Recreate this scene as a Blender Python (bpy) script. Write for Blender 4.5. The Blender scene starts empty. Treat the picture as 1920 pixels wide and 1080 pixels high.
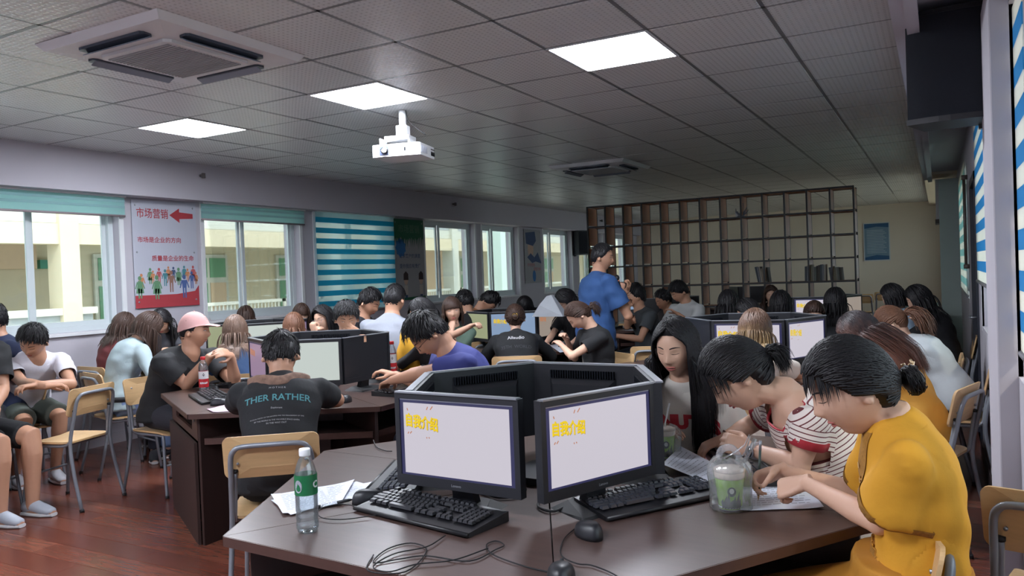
import bpy, bmesh, math, random
import numpy as np
from mathutils import Vector, Matrix
from mathutils.bvhtree import BVHTree

# ------------------------------------------------------------------ camera, world, sun, exposure
SC = bpy.context.scene
COL = SC.collection
CAM_POS = np.array([0.0, 0.0, 1.45])
F_PX, PITCH, ROLL, YAW = 1466.4, -0.016646, -0.037864, 0.50025
def _rot(rx, ry, rz):
    cx, sx, cy, sy, cz, sz = math.cos(rx), math.sin(rx), math.cos(ry), math.sin(ry), math.cos(rz), math.sin(rz)
    Rx = np.array([[1, 0, 0], [0, cx, -sx], [0, sx, cx]])
    Rz = np.array([[cz, -sz, 0], [sz, cz, 0], [0, 0, 1]])
    Rr = np.array([[cy, -sy, 0], [sy, cy, 0], [0, 0, 1]])
    return Rz @ Rx @ Rr
RC = _rot(math.pi / 2 + PITCH, ROLL, YAW)
cam_d = bpy.data.cameras.new('camera')
cam_d.sensor_width = 36.0
cam_d.lens = F_PX / 1920 * 36.0
cam_d.clip_start = 0.05
cam_d.clip_end = 200
cam = bpy.data.objects.new('camera', cam_d)
COL.objects.link(cam)
M4 = Matrix([list(RC[i]) + [CAM_POS[i]] for i in range(3)] + [[0, 0, 0, 1]])
cam.matrix_world = M4
SC.camera = cam

SC.view_settings.view_transform = 'Standard'
SC.view_settings.look = 'None'
SC.view_settings.gamma = 1
SC.view_settings.use_curve_mapping = False
SC.view_settings.exposure = 0.8
SC.cycles.use_denoising = True
SC.cycles.max_bounces = 8
SC.cycles.diffuse_bounces = 5
SC.cycles.transparent_max_bounces = 16
SC.cycles.sample_clamp_indirect = 4.0

world = bpy.data.worlds.new('daylight')
SC.world = world
world.use_nodes = True
bg = world.node_tree.nodes['Background']
bg.inputs[0].default_value = (0.80, 0.90, 1.0, 1)
bg.inputs[1].default_value = 2.0
sun_d = bpy.data.lights.new('sun', 'SUN')
sun_d.energy = 1.35
sun_d.angle = math.radians(1.0)
sun_d.color = (1.0, 0.90, 0.74)
sun = bpy.data.objects.new('sun', sun_d)
COL.objects.link(sun)
sun.rotation_euler = Vector((0.62, -0.25, 0.75)).to_track_quat('Z', 'Y').to_euler()
PANEL_EMIT = 42.0

# pixel helpers: a pixel of the 1920x1080 frame with a real distance / height gives a world point
def ray(x, y):
    return RC @ np.array([(x - 960) / F_PX, (540 - y) / F_PX, -1.0])
def at(x, y, d):
    return CAM_POS + ray(x, y) * d
def onz(x, y, z):
    v = ray(x, y)
    return CAM_POS + v * ((z - CAM_POS[2]) / v[2])
def ony(x, y, Y):
    v = ray(x, y)
    return CAM_POS + v * (Y / v[1])
def onx(x, y, X):
    v = ray(x, y)
    return CAM_POS + v * (X / v[0])

# ------------------------------------------------------------------ materials
MATS = {}
def nodes_of(name):
    m = bpy.data.materials.new(name)
    m.use_nodes = True
    nt = m.node_tree
    return m, nt, nt.nodes['Principled BSDF']
def srgb(r, g, b):
    f = lambda c: ((c / 255) / 12.92 if c / 255 <= 0.04045 else ((c / 255 + 0.055) / 1.055) ** 2.4)
    return (f(r), f(g), f(b), 1)
def mat(name, col, rough=0.6, metal=0.0, var=0.12, scale=8.0, bump=0.0, bscale=60.0, stretch=(1, 1, 1), spec=0.5, emit=None, es=0.0, sss=0.0, coat=0.0):
    """procedural principled material: colour mottled by noise, optional bump"""
    if name in MATS:
        return MATS[name]
    m, nt, b = nodes_of(name)
    N, L = nt.nodes, nt.links
    if len(col) == 3:
        col = srgb(*col)
    tc = N.new('ShaderNodeTexCoord')
    mp = N.new('ShaderNodeMapping')
    mp.inputs['Scale'].default_value = stretch
    L.new(tc.outputs['Object'], mp.inputs['Vector'])
    if var > 0:
        nz = N.new('ShaderNodeTexNoise')
        nz.inputs['Scale'].default_value = scale
        nz.inputs['Detail'].default_value = 4
        L.new(mp.outputs[0], nz.inputs['Vector'])
        mx = N.new('ShaderNodeMix')
        mx.data_type = 'RGBA'
        mx.inputs[6].default_value = tuple(c * (1 - var) for c in col[:3]) + (1,)
        mx.inputs[7].default_value = tuple(min(1, c * (1 + var)) for c in col[:3]) + (1,)
        L.new(nz.outputs['Fac'], mx.inputs[0])
        L.new(mx.outputs[2], b.inputs['Base Color'])
    else:
        b.inputs['Base Color'].default_value = col
    b.inputs['Roughness'].default_value = rough
    b.inputs['Metallic'].default_value = metal
    b.inputs['Specular IOR Level'].default_value = spec
    if coat:
        b.inputs['Coat Weight'].default_value = coat
        b.inputs['Coat Roughness'].default_value = 0.15
    if sss:
        b.inputs['Subsurface Weight'].default_value = sss
        b.inputs['Subsurface Radius'].default_value = (0.012, 0.004, 0.002)
        b.inputs['Subsurface Scale'].default_value = 1.0
    if bump > 0:
        n2 = N.new('ShaderNodeTexNoise')
        n2.inputs['Scale'].default_value = bscale
        n2.inputs['Detail'].default_value = 3
        L.new(mp.outputs[0], n2.inputs['Vector'])
        bp = N.new('ShaderNodeBump')
        bp.inputs['Strength'].default_value = bump
        bp.inputs['Distance'].default_value = 0.004
        L.new(n2.outputs['Fac'], bp.inputs['Height'])
        L.new(bp.outputs[0], b.inputs['Normal'])
    if emit:
        if len(emit) == 3:
            emit = srgb(*emit)
        b.inputs['Emission Color'].default_value = emit
        b.inputs['Emission Strength'].default_value = es
    MATS[name] = m
    return m

WALL = mat('wall_paint', (180, 176, 184), 0.75, var=0.04, scale=1.5, bump=0.05, bscale=30)
WALLBACK = mat('wall_paint_back', (222, 210, 190), 0.8, var=0.04, scale=1.2)
WHITE = mat('white_paint', (215, 216, 218), 0.5, var=0.03)
ALU = mat('white_aluminium', (196, 204, 206), 0.35, var=0.03)
STEEL = mat('grey_enamelled_steel', (128, 132, 140), 0.35, metal=0.25, var=0.06, scale=20)
BLACKM = mat('black_plastic', (30, 31, 36), 0.42, var=0.1, scale=30)
BLACKG = mat('black_gloss', (27, 29, 35), 0.18, var=0.08, scale=20)
BLACKR = mat('black_rubber', (22, 22, 25), 0.7, var=0.1)
SILVER = mat('silver_edge_strip', (150, 152, 158), 0.3, metal=0.6, var=0.05)
PLY = mat('beech_plywood', (204, 168, 122), 0.45, var=0.16, scale=5, stretch=(1.2, 12, 12), bump=0.04)
PLYE = mat('plywood_edge', (214, 178, 128), 0.5, var=0.15, scale=40)
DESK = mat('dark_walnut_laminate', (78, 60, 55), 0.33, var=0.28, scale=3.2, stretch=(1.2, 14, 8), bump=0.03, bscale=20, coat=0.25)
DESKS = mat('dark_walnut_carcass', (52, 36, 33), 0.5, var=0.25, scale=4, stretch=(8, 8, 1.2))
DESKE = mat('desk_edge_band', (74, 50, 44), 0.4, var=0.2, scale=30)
SEAM = mat('pale_seam', (128, 112, 104), 0.6, var=0.1)
PAPER = mat('white_paper', (216, 220, 232), 0.85, var=0.02)
INK = mat('grey_ink', (158, 162, 174), 0.8, var=0.05)
SKIN_L = mat('skin_light', (206, 164, 140), 0.5, var=0.05, scale=14, sss=0.0, bump=0.05, bscale=160)
SKIN_M = mat('skin_warm', (184, 138, 112), 0.5, var=0.05, scale=14, bump=0.05, bscale=160)
SKIN_D = mat('skin_tan', (160, 116, 92), 0.52, var=0.05, scale=14, bump=0.05, bscale=160)
LIP = mat('lips', (176, 98, 92), 0.4, var=0.05)
EYEW = mat('eye_white', (214, 208, 204), 0.25, var=0.02)
EYEB = mat('eye_iris', (34, 24, 20), 0.15, var=0.05)
def hairmat(name, col, rough=0.5):
    if name in MATS:
        return MATS[name]
    m = mat(name, col, rough, var=0.35, scale=30, stretch=(1, 1, 0.25), spec=.35)
    return m
HBLACK = hairmat('hair_black', (24, 22, 25))
HDARK = hairmat('hair_dark_brown', (60, 42, 34))
HBROWN = hairmat('hair_brown', (104, 70, 52))

def glassy(name, tint=(1, 1, 1), refl=0.06, rough=0.03, opac=0.0):
    m, nt, b = nodes_of(name)
    N, L = nt.nodes, nt.links
    out = N['Material Output']
    tr = N.new('ShaderNodeBsdfTransparent')
    tr.inputs[0].default_value = tint + (1,)
    gl = N.new('ShaderNodeBsdfGlossy')
    gl.inputs['Roughness'].default_value = rough
    lw = N.new('ShaderNodeLayerWeight')
    lw.inputs[0].default_value = 0.35
    ml = N.new('ShaderNodeMath')
    ml.operation = 'MULTIPLY_ADD'
    ml.inputs[1].default_value = 0.55
    ml.inputs[2].default_value = refl
    L.new(lw.outputs['Fresnel'], ml.inputs[0])
    mx = N.new('ShaderNodeMixShader')
    L.new(ml.outputs[0], mx.inputs[0])
    L.new(tr.outputs[0], mx.inputs[1])
    L.new(gl.outputs[0], mx.inputs[2])
    fin = mx
    if opac > 0:
        b.inputs['Base Color'].default_value = (0.8, 0.82, 0.84, 1)
        b.inputs['Roughness'].default_value = 0.3
        nz = N.new('ShaderNodeTexNoise')
        nz.inputs['Scale'].default_value = 9
        mm = N.new('ShaderNodeMath')
        mm.operation = 'MULTIPLY'
        mm.inputs[1].default_value = opac * 2
        L.new(nz.outputs['Fac'], mm.inputs[0])
        m2 = N.new('ShaderNodeMixShader')
        L.new(mm.outputs[0], m2.inputs[0])
        L.new(mx.outputs[0], m2.inputs[1])
        L.new(b.outputs[0], m2.inputs[2])
        fin = m2
    L.new(fin.outputs[0], out.inputs['Surface'])
    MATS[name] = m
    return m
GLASS = glassy('window_glass', (0.93, 0.97, 0.96), 0.02)
PET = glassy('clear_plastic', (0.93, 0.95, 0.96), 0.10, 0.06, 0.05)
BAG = glassy('thin_bag_film', (0.94, 0.95, 0.97), 0.08, 0.14, 0.17)
def screenmat(name, col, s):
    return mat(name, (10, 10, 12), 0.4, var=0, emit=col, es=s)

# ------------------------------------------------------------------ mesh helpers
def link(o, parent=None):
    COL.objects.link(o)
    if parent is not None:
        o.parent = parent
    return o
def wloc(o):
    v = Vector((0, 0, 0))
    while o is not None:
        v += Vector(o.location)
        o = o.parent
    return np.array(v)
def tag(o, label=None, cat=None, group=None, kind=None):
    if label: o['label'] = label
    if cat: o['category'] = cat
    if group: o['group'] = group
    if kind: o['kind'] = kind
    return o
def empty(name, loc, label=None, cat=None, group=None, rz=0.0):
    o = bpy.data.objects.new(name, None)
    o.empty_display_size = 0.1
    o.location = tuple(float(v) for v in loc)
    o.rotation_euler = (0, 0, rz)
    link(o)
    return tag(o, label, cat, group)
def mesh_obj(name, V, Fc, m, parent=None, smooth=False, world=False, kind=None, label=None):
    """V in parent-local coords, or in world coords when world=True (parents unrotated)"""
    V = np.asarray(V, dtype=float)
    if world and parent is not None:
        V = V - wloc(parent)
    me = bpy.data.meshes.new(name)
    me.from_pydata(V.tolist(), [], [tuple(int(i) for i in f) for f in Fc])
    if smooth:
        me.polygons.foreach_set('use_smooth', [True] * len(me.polygons))
    me.update()
    for mm in (m if isinstance(m, (list, tuple)) else [m]):
        me.materials.append(mm)
    o = bpy.data.objects.new(name, me)
    link(o, parent)
    if kind: o['kind'] = kind
    if label: o['label'] = label
    return o
class MB:
    """collects simple solids into one mesh"""
    def __init__(s):
        s.V = []; s.F = []; s.n = 0
    def add(s, V, Fc):
        V = np.asarray(V, float)
        s.V.append(V); s.F += [tuple(i + s.n for i in f) for f in Fc]; s.n += len(V)
        return s
    def box(s, x0, x1, y0, y1, z0, z1, bev=0.0):
        if bev > 0:
            b = bev
            return s.prism([(x0 + b, y0), (x1 - b, y0), (x1, y0 + b), (x1, y1 - b), (x1 - b, y1), (x0 + b, y1), (x0, y1 - b), (x0, y0 + b)], z0, z1)
        V = [(x, y, z) for z in (z0, z1) for (x, y) in ((x0, y0), (x1, y0), (x1, y1), (x0, y1))]
        return s.add(V, [(3, 2, 1, 0), (4, 5, 6, 7), (0, 1, 5, 4), (1, 2, 6, 5), (2, 3, 7, 6), (3, 0, 4, 7)])
    def prism(s, poly, z0, z1, M=None):
        n = len(poly)
        V = [(x, y, z0) for x, y in poly] + [(x, y, z1) for x, y in poly]
        Fc = [tuple(range(n - 1, -1, -1)), tuple(range(n, 2 * n))] + [(i, (i + 1) % n, n + (i + 1) % n, n + i) for i in range(n)]
        if M is not None:
            V = [tuple(M @ Vector(v)) for v in V]
        return s.add(V, Fc)
    def tube(s, pts, r, n=8, cap=True):
        V, Fc = loft(pts, [(r, r)] * len(pts) if np.isscalar(r) else [(q, q) for q in r], n=n)
        return s.add(V, Fc)
    def lathe(s, prof, n=24, c=(0, 0, 0)):
        V = []; Fc = []
        for (r, z) in prof:
            for k in range(n):
                a = 2 * math.pi * k / n
                V.append((c[0] + r * math.cos(a), c[1] + r * math.sin(a), c[2] + z))
        for i in range(len(prof) - 1):
            for k in range(n):
                k2 = (k + 1) % n
                Fc.append((i * n + k, i * n + k2, (i + 1) * n + k2, (i + 1) * n + k))
        Fc.append(tuple(range(n - 1, -1, -1)))
        Fc.append(tuple((len(prof) - 1) * n + k for k in range(n)))
        return s.add(V, Fc)
    def move(s, M):
        M = np.array(M)
        s.V = [v @ M[:3, :3].T + M[:3, 3] for v in s.V]
        return s
    def build(s, name, m, parent=None, smooth=False, world=False, kind=None, label=None):
        return mesh_obj(name, np.concatenate(s.V) if s.V else np.zeros((0, 3)), s.F, m, parent, smooth, world, kind, label)

def unit(v):
    v = np.asarray(v, float)
    return v / max(1e-9, np.linalg.norm(v))
def loft(pts, radii, n=12, side=None, caps=True, power=2.0):
    """elliptical tube: radii (half width along side vector, half depth)"""
    pts = [np.asarray(p, float) for p in pts]
    m = len(pts)
    V = []; Fc = []
    prev = None
    for i in range(m):
        T = unit(pts[min(i + 1, m - 1)] - pts[max(i - 1, 0)])
        if side is not None:
            S = np.asarray(side[i] if isinstance(side, list) else side, float)
        else:
            S = prev if prev is not None else (np.array([1.0, 0, 0]) if abs(T[0]) < 0.8 else np.array([0, 1.0, 0]))
        S = unit(S - T * S.dot(T))
        prev = S
        D = np.cross(T, S)
        a, b = radii[i]
        for k in range(n):
            t = 2 * math.pi * k / n
            c, s_ = math.cos(t), math.sin(t)
            e = 2.0 / power
            c2 = math.copysign(abs(c) ** e, c); s2 = math.copysign(abs(s_) ** e, s_)
            V.append(pts[i] + S * (a * c2) + D * (b * s2))
    for i in range(m - 1):
        for k in range(n):
            k2 = (k + 1) % n
            Fc.append((i * n + k, i * n + k2, (i + 1) * n + k2, (i + 1) * n + k))
    if caps:
        Fc.append(tuple(range(n - 1, -1, -1)))
        Fc.append(tuple((m - 1) * n + k for k in range(n)))
    return np.array(V), Fc
def ellipsoid(c, r, R=None, nu=14, nv=9):
    V = []; Fc = []
    for j in range(nv + 1):
        ph = -math.pi / 2 + math.pi * j / nv
        for k in range(nu):
            a = 2 * math.pi * k / nu
            V.append((r[0] * math.cos(ph) * math.cos(a), r[1] * math.cos(ph) * math.sin(a), r[2] * math.sin(ph)))
    V = np.array(V)
    if R is not None:
        V = V @ np.asarray(R).T
    V = V + np.asarray(c)
    for j in range(nv):
        for k in range(nu):
            k2 = (k + 1) % nu
            Fc.append((j * nu + k, j * nu + k2, (j + 1) * nu + k2, (j + 1) * nu + k))
    return V, Fc
def bez(pts, n=16):
    """catmull-rom through points"""
    P = [np.asarray(p, float) for p in pts]
    if len(P) == 2:
        return [P[0] + (P[1] - P[0]) * i / n for i in range(n + 1)]
    P = [2 * P[0] - P[1]] + P + [2 * P[-1] - P[-2]]
    out = []
    seg = max(2, n // (len(P) - 3))
    for i in range(1, len(P) - 2):
        for k in range(seg):
            t = k / seg
            a, b, c, d = P[i - 1], P[i], P[i + 1], P[i + 2]
            out.append(0.5 * ((2 * b) + (-a + c) * t + (2 * a - 5 * b + 4 * c - d) * t * t + (-a + 3 * b - 3 * c + d) * t ** 3))
    out.append(P[-2])
    return out
def voxel(parts, size):
    """union of closed solids as one continuous skin"""
    mb = MB()
    for V, Fc in parts:
        mb.add(V, Fc)
    me = bpy.data.meshes.new('tmp')
    me.from_pydata(np.concatenate(mb.V).tolist(), [], mb.F)
    o = bpy.data.objects.new('tmp', me)
    COL.objects.link(o)
    md = o.modifiers.new('r', 'REMESH')
    md.mode = 'VOXEL'
    md.voxel_size = size
    dg = bpy.context.evaluated_depsgraph_get()
    ev = o.evaluated_get(dg)
    m2 = ev.to_mesh()
    nv = len(m2.vertices)
    V = np.empty(nv * 3)
    m2.vertices.foreach_get('co', V)
    V = V.reshape(-1, 3)
    E = np.empty(len(m2.edges) * 2, dtype=int)
    m2.edges.foreach_get('vertices', E)
    Fc = [tuple(p.vertices) for p in m2.polygons]
    ev.to_mesh_clear()
    bpy.data.objects.remove(o)
    bpy.data.meshes.remove(me)
    return V, Fc, E.reshape(-1, 2)
def smooth_np(V, E, it, w=None, lam=0.5):
    deg = np.bincount(E.ravel(), minlength=len(V)).astype(float)[:, None]
    deg[deg == 0] = 1
    for _ in range(it):
        A = np.zeros_like(V)
        np.add.at(A, E[:, 0], V[E[:, 1]])
        np.add.at(A, E[:, 1], V[E[:, 0]])
        d = A / deg - V
        V = V + d * (lam if w is None else lam * w[:, None])
    return V
def text_geo(s, size, extrude=0.0, align='CENTER', bold=0.0):
    cu = bpy.data.curves.new('t', 'FONT')
    cu.body = s; cu.size = size; cu.extrude = extrude; cu.align_x = align; cu.align_y = 'CENTER'
    cu.resolution_u = 3
    cu.offset = bold
    o = bpy.data.objects.new('t', cu)
    COL.objects.link(o)
    dg = bpy.context.evaluated_depsgraph_get()
    ev = o.evaluated_get(dg)
    me = ev.to_mesh()
    V = np.array([v.co[:] for v in me.vertices]) if len(me.vertices) else np.zeros((0, 3))
    Fc = [tuple(p.vertices) for p in me.polygons]
    ev.to_mesh_clear()
    bpy.data.objects.remove(o)
    bpy.data.curves.remove(cu)
    return V, Fc
def frame_map(V, o, r, u, n=None):
    """map local (x,y,z) to o + x r + y u + z n"""
    r, u = unit(r), unit(u)
    n = np.cross(r, u) if n is None else n
    V = np.asarray(V, float)
    return np.asarray(o) + V[:, :1] * r + V[:, 1:2] * u + V[:, 2:3] * n
def copy_tree(o, parent=None):
    c = o.copy()
    COL.objects.link(c)
    c.parent = parent
    for ch in list(KIDS.get(o.name, [])):
        copy_tree_child(ch, c)
    return c
KIDS = {}
def copy_tree_child(ch, c):
    d = ch.copy()
    COL.objects.link(d)
    d.parent = c
    for g in list(KIDS.get(ch.name, [])):
        e = g.copy()
        COL.objects.link(e)
        e.parent = d
def register(root):
    def rec(o):
        KIDS[o.name] = list(o.children)
        for c in o.children:
            rec(c)
    rec(root)

# ------------------------------------------------------------------ the room
XL, XR, YF, YB, ZC = -6.9, 0.25, -1.2, 19.5, 2.7225
def struct(name, mb, m, parent=None, **k):
    o = mb.build(name, m, parent, **k)
    if parent is None:
        o['kind'] = 'structure'
    return o
def facing_wall_x(x, ys, zs, holes, th, sgn):
    """wall slab at x, thickness th away (sgn), along y range ys, z range zs, with rectangular holes (y0,y1,z0,z1)"""
    mb = MB()
    cur = ys[0]
    xa, xb = (x, x + sgn * th) if sgn > 0 else (x + sgn * th, x)
    for (y0, y1, z0, z1) in sorted(holes):
        mb.box(xa, xb, cur, y0, zs[0], zs[1])
        mb.box(xa, xb, y0, y1, zs[0], z0)
        mb.box(xa, xb, y0, y1, z1, zs[1])
        cur = y1
    mb.box(xa, xb, cur, ys[1], zs[0], zs[1])
    return mb
WZ0, WZ1 = 1.08, 2.34
LW = [(2.2, 4.80), (5.79, 7.22), (7.50, 9.04), (9.89, 11.36), (11.61, 12.92), (13.98, 15.34), (15.71, 17.1), (17.5, 18.8)]
struct('wall_left', facing_wall_x(XL, (YF, YB + .2), (0, 2.95), [(a, b, WZ0, WZ1) for a, b in LW], 0.26, -1), WALL)
struct('trim_1', MB().box(XL, -6.7, YF, YB, 2.345, 2.80), WALL)                       # beam over the left windows
struct('baseboard_left', MB().box(XL, XL + .012, YF, YB, 0, 0.1), WALL)
struct('trim_2', MB().box(XL, XL + .05, YF, YB, 0.66, 0.70).box(XL, XL + .03, YF, YB, 0.60, 0.66), mat('grey_dado', (120, 120, 128), 0.6))
struct('wall_back', MB().box(XL - .26, XR + .5, YB, YB + .2, 0, 2.95), WALLBACK)
struct('wall_front', MB().box(XL - .26, 1.2, YF - .2, YF, 0, 2.95), WALL)
struct('ceiling_slab', MB().box(XL - .3, 1.3, YF - .2, YB + .2, 2.86, 2.95), WALL)
# right wall: far part with blind windows and a door, a column, then the near window bay set further out
RW = [(4.45, 6.2, 0.98, 2.34), (8.6, 11.0, 1.05, 2.34), (13.0, 18.6, .9, 2.45)]  # last opening is added, unseen, to bring daylight to the back
rw = facing_wall_x(XR, (3.45, YB), (0, 2.95), RW + [(6.65, 7.55, 0.0, 2.05)], 0.2, 1)
rw.box(XR, XR + .2, 3.08, 3.45, 0, 1.0).box(XR, XR + .2, 3.08, 3.45, 2.38, 2.95)
struct('wall_right', rw, WALL)
struct('trim_3', MB().box(0.185, XR + .02, 3.45, 4.1, 0, 2.5, bev=.004), WALL)          # column by the near window
rw2 = facing_wall_x(0.62, (YF, 3.10), (0, 2.95), [(0.6, 2.8, 1.0, 2.34)], 0.2, 1)
struct('wall_right_bay', rw2, WALL)
struct('trim_4', MB().box(-0.155, -0.10, YF, 11.8, 2.50, 2.80).box(-0.10, 0.62, YF, 11.8, 2.60, 2.80).box(-0.10, -0.05, YF, 11.8, 2.47, 2.5), WALL)
struct('trim_5', MB().box(0.02, XR, 11.8, 12.35, 0, 2.5).box(0.0, XR, 11.75, 12.4, 0, 0.1), mat('pillar_paint', (176, 190, 184), 0.7, var=0.04))
struct('trim_6', MB().box(-0.155, XR, 12.35, YB, 2.62, 2.80), WALLBACK)
struct('baseboard_right', MB().box(XR - .012, XR, 4.1, 6.65, 0, 0.12).box(XR - .012, XR, 7.55, YB, 0, 0.12).box(0.173, 0.185, 3.45, 4.1, 0, 0.12), mat('dark_skirting', (60, 50, 50), 0.5))
# door in the right wall
DOORM = mat('dark_door', (38, 42, 52), 0.4)
d = struct('door_1', MB().box(0.29, 0.33, 6.68, 7.52, 0.0, 2.02), DOORM)
mesh_obj('door_handle', *loft([(0.24, 6.8, 1.0), (0.20, 6.8, 1.0), (0.20, 6.92, 1.0)], [(.01, .01)] * 3, 8), SILVER, d, True)
MB().box(0.235, 0.30, 6.62, 6.68, 0, 2.08).box(0.235, 0.30, 7.52, 7.58, 0, 2.08).box(0.235, 0.30, 6.62, 7.58, 2.02, 2.08).build('door_frame', DOORM, d)

# floor: red-brown laminate planks laid across the room
FLOOR_B = mat('subfloor', (50, 30, 24), 0.8)
struct('floor', MB().box(XL, 0.7, YF, YB, -0.05, -0.006), FLOOR_B)
floor_o = bpy.data.objects['floor']
def plankmat(name, c):
    m, nt, b = nodes_of(name)
    N, L = nt.nodes, nt.links
    tc = N.new('ShaderNodeTexCoord')
    oi = N.new('ShaderNodeObjectInfo')
    add = N.new('ShaderNodeVectorMath'); add.operation = 'ADD'
    L.new(tc.outputs['Object'], add.inputs[0]); L.new(oi.outputs['Location'], add.inputs[1])
    mp = N.new('ShaderNodeMapping'); mp.inputs['Scale'].default_value = (1.6, 16, 1)
    L.new(add.outputs[0], mp.inputs['Vector'])
    nz = N.new('ShaderNodeTexNoise'); nz.inputs['Scale'].default_value = 2.6; nz.inputs['Detail'].default_value = 7; nz.inputs['Distortion'].default_value = 1.2
    L.new(mp.outputs[0], nz.inputs['Vector'])
    cr = N.new('ShaderNodeValToRGB')
    cr.color_ramp.elements[0].position = 0.3; cr.color_ramp.elements[1].position = 0.72
    cr.color_ramp.elements[0].color = tuple(x * 0.74 for x in srgb(*c)[:3]) + (1,)
    cr.color_ramp.elements[1].color = tuple(x * 1.14 for x in srgb(*c)[:3]) + (1,)
    L.new(nz.outputs['Fac'], cr.inputs[0])
    L.new(cr.outputs[0], b.inputs['Base Color'])
    b.inputs['Roughness'].default_value = 0.24
    bp = N.new('ShaderNodeBump'); bp.inputs['Strength'].default_value = 0.12; bp.inputs['Distance'].default_value = 0.002
    L.new(nz.outputs['Fac'], bp.inputs['Height']); L.new(bp.outputs[0], b.inputs['Normal'])
    return m
PLK = [plankmat('laminate_plank_a', (116, 66, 52)), plankmat('laminate_plank_b', (106, 58, 46)), plankmat('laminate_plank_c', (124, 74, 58))]
rnd = random.Random(5)
PW, PL = 0.16, 1.2
pm = []
for m_ in PLK:
    o_ = MB().box(0.001, PL - .001, 0.0012, PW - .0012, -0.006, 0.0, bev=0.0006).build('plank', m_)
    pm.append(o_.data); bpy.data.objects.remove(o_)
rest = MB()
cnt = 0
for j in range(int((YB - 0.9) / PW)):
    y = 0.9 + j * PW
    off = [0, .43, .81, .22, .62][j % 5] * PL
    x = XL - off
    while x < 0.62:
        nearp = y < 7.2 and (x < -1.2 or y > 2.6)
        c = onz(960, 1060, 0)
        inview = nearp and (x + PL > -6.9)
        xx = max(x, XL)
        if inview and cnt < 300 and x >= XL and x + PL <= 0.62:
            o_ = bpy.data.objects.new('plank', pm[rnd.randrange(3)])
            link(o_, floor_o); o_.location = (x, y, 0); cnt += 1
        else:
            rest.box(xx + .001, min(x + PL, 0.62) - .001, y + .0012, y + PW - .0012, -0.006, 0.0)
        x += PL
rest.build('plank_field', PLK[1], floor_o, kind='stuff')

# ceiling: 0.6 m embossed tiles in a shallow metal grid
def tilemat():
    m, nt, b = nodes_of('ceiling_tile_embossed')
    N, L = nt.nodes, nt.links
    b.inputs['Base Color'].default_value = srgb(206, 208, 208)
    b.inputs['Roughness'].default_value = 0.36
    b.inputs['Specular IOR Level'].default_value = 0.9
    tc = N.new('ShaderNodeTexCoord')
    w1 = N.new('ShaderNodeTexWave'); w1.wave_type = 'BANDS'; w1.bands_direction = 'X'; w1.inputs['Scale'].default_value = 10
    w2 = N.new('ShaderNodeTexWave'); w2.wave_type = 'BANDS'; w2.bands_direction = 'Y'; w2.inputs['Scale'].default_value = 10
    L.new(tc.outputs['Object'], w1.inputs[0]); L.new(tc.outputs['Object'], w2.inputs[0])
    mu = N.new('ShaderNodeMath'); mu.operation = 'MAXIMUM'
    L.new(w1.outputs['Fac'], mu.inputs[0]); L.new(w2.outputs['Fac'], mu.inputs[1])
    bp = N.new('ShaderNodeBump'); bp.inputs['Strength'].default_value = 0.18; bp.inputs['Distance'].default_value = 0.003
    L.new(mu.outputs[0], bp.inputs['Height']); L.new(bp.outputs[0], b.inputs['Normal'])
    mr = N.new('ShaderNodeMapRange'); mr.inputs[3].default_value = 0.20; mr.inputs[4].default_value = 0.42
    L.new(mu.outputs[0], mr.inputs[0]); L.new(mr.outputs[0], b.inputs['Roughness'])
    return m
TILE = tilemat()
GRIDM = mat('ceiling_grid', (118, 120, 122), 0.4, metal=0.2)
ceil_o = struct('ceiling', MB().box(XL, 0.6, YF, YB, 2.745, 2.76), GRIDM)
GX0, GY0, TS = -1.93, 4.03, 0.6
def tilemesh():
    h = TS / 2 - 0.004
    b = 0.010
    z0, z1 = 0.0, 0.008
    V = [(-h, -h, z1), (h, -h, z1), (h, h, z1), (-h, h, z1), (-h + b, -h + b, z0), (h - b, -h + b, z0), (h - b, h - b, z0), (-h + b, h - b, z0)]
    Fc = [(7, 6, 5, 4), (0, 4, 5, 1), (1, 5, 6, 2), (2, 6, 7, 3), (3, 7, 4, 0)]
    o_ = mesh_obj('tile', V, Fc, TILE)
    me = o_.data
    bpy.data.objects.remove(o_)
    return me
TM = tilemesh()
rest = MB()
tiles = []
def in_ac(x, y):
    return any(abs(x - ax) < .43 and abs(y - ay) < .43 for ax, ay in ((-3.58, 2.86), (-3.58, 8.86)))
LIGHTS = [(-1.63, 4.33), (-3.43, 4.33), (-5.23, 4.33)]
LAMPS_OFF = [(-1.63, 8.53), (-3.43, 8.53 - 0.0), (-1.63, 12.73), (-3.43, 12.73)]
for i in range(-9, 5):
    for j in range(-9, 27):
        x, y = GX0 + TS * (i + .5), GY0 + TS * (j + .5)
        if x < XL + .15 or x > 0.3 or y < YF or y > YB: continue
        if any(abs(x - a) < .1 and abs(y - b) < .1 for a, b in LIGHTS): continue
        tiles.append((x, y))
tiles.sort(key=lambda t: (t[1] > 1.8 and 0 or 1, t[1]))
cnt = 0
for (x, y) in tiles:
    if y > 1.8 and cnt < 299:
        o_ = bpy.data.objects.new('tile', TM)
        link(o_, ceil_o); o_.location = (x, y, ZC + 0.001)
        o_.rotation_euler = (rnd.gauss(0, .0035), rnd.gauss(0, .0035), 0)
        cnt += 1
    else:
        h = .296
        rest.add([(x - h, y - h, ZC), (x + h, y - h, ZC), (x + h, y + h, ZC), (x - h, y + h, ZC)], [(3, 2, 1, 0)])
if rest.n: rest.build('tile_field', TILE, ceil_o, kind='stuff')
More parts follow.
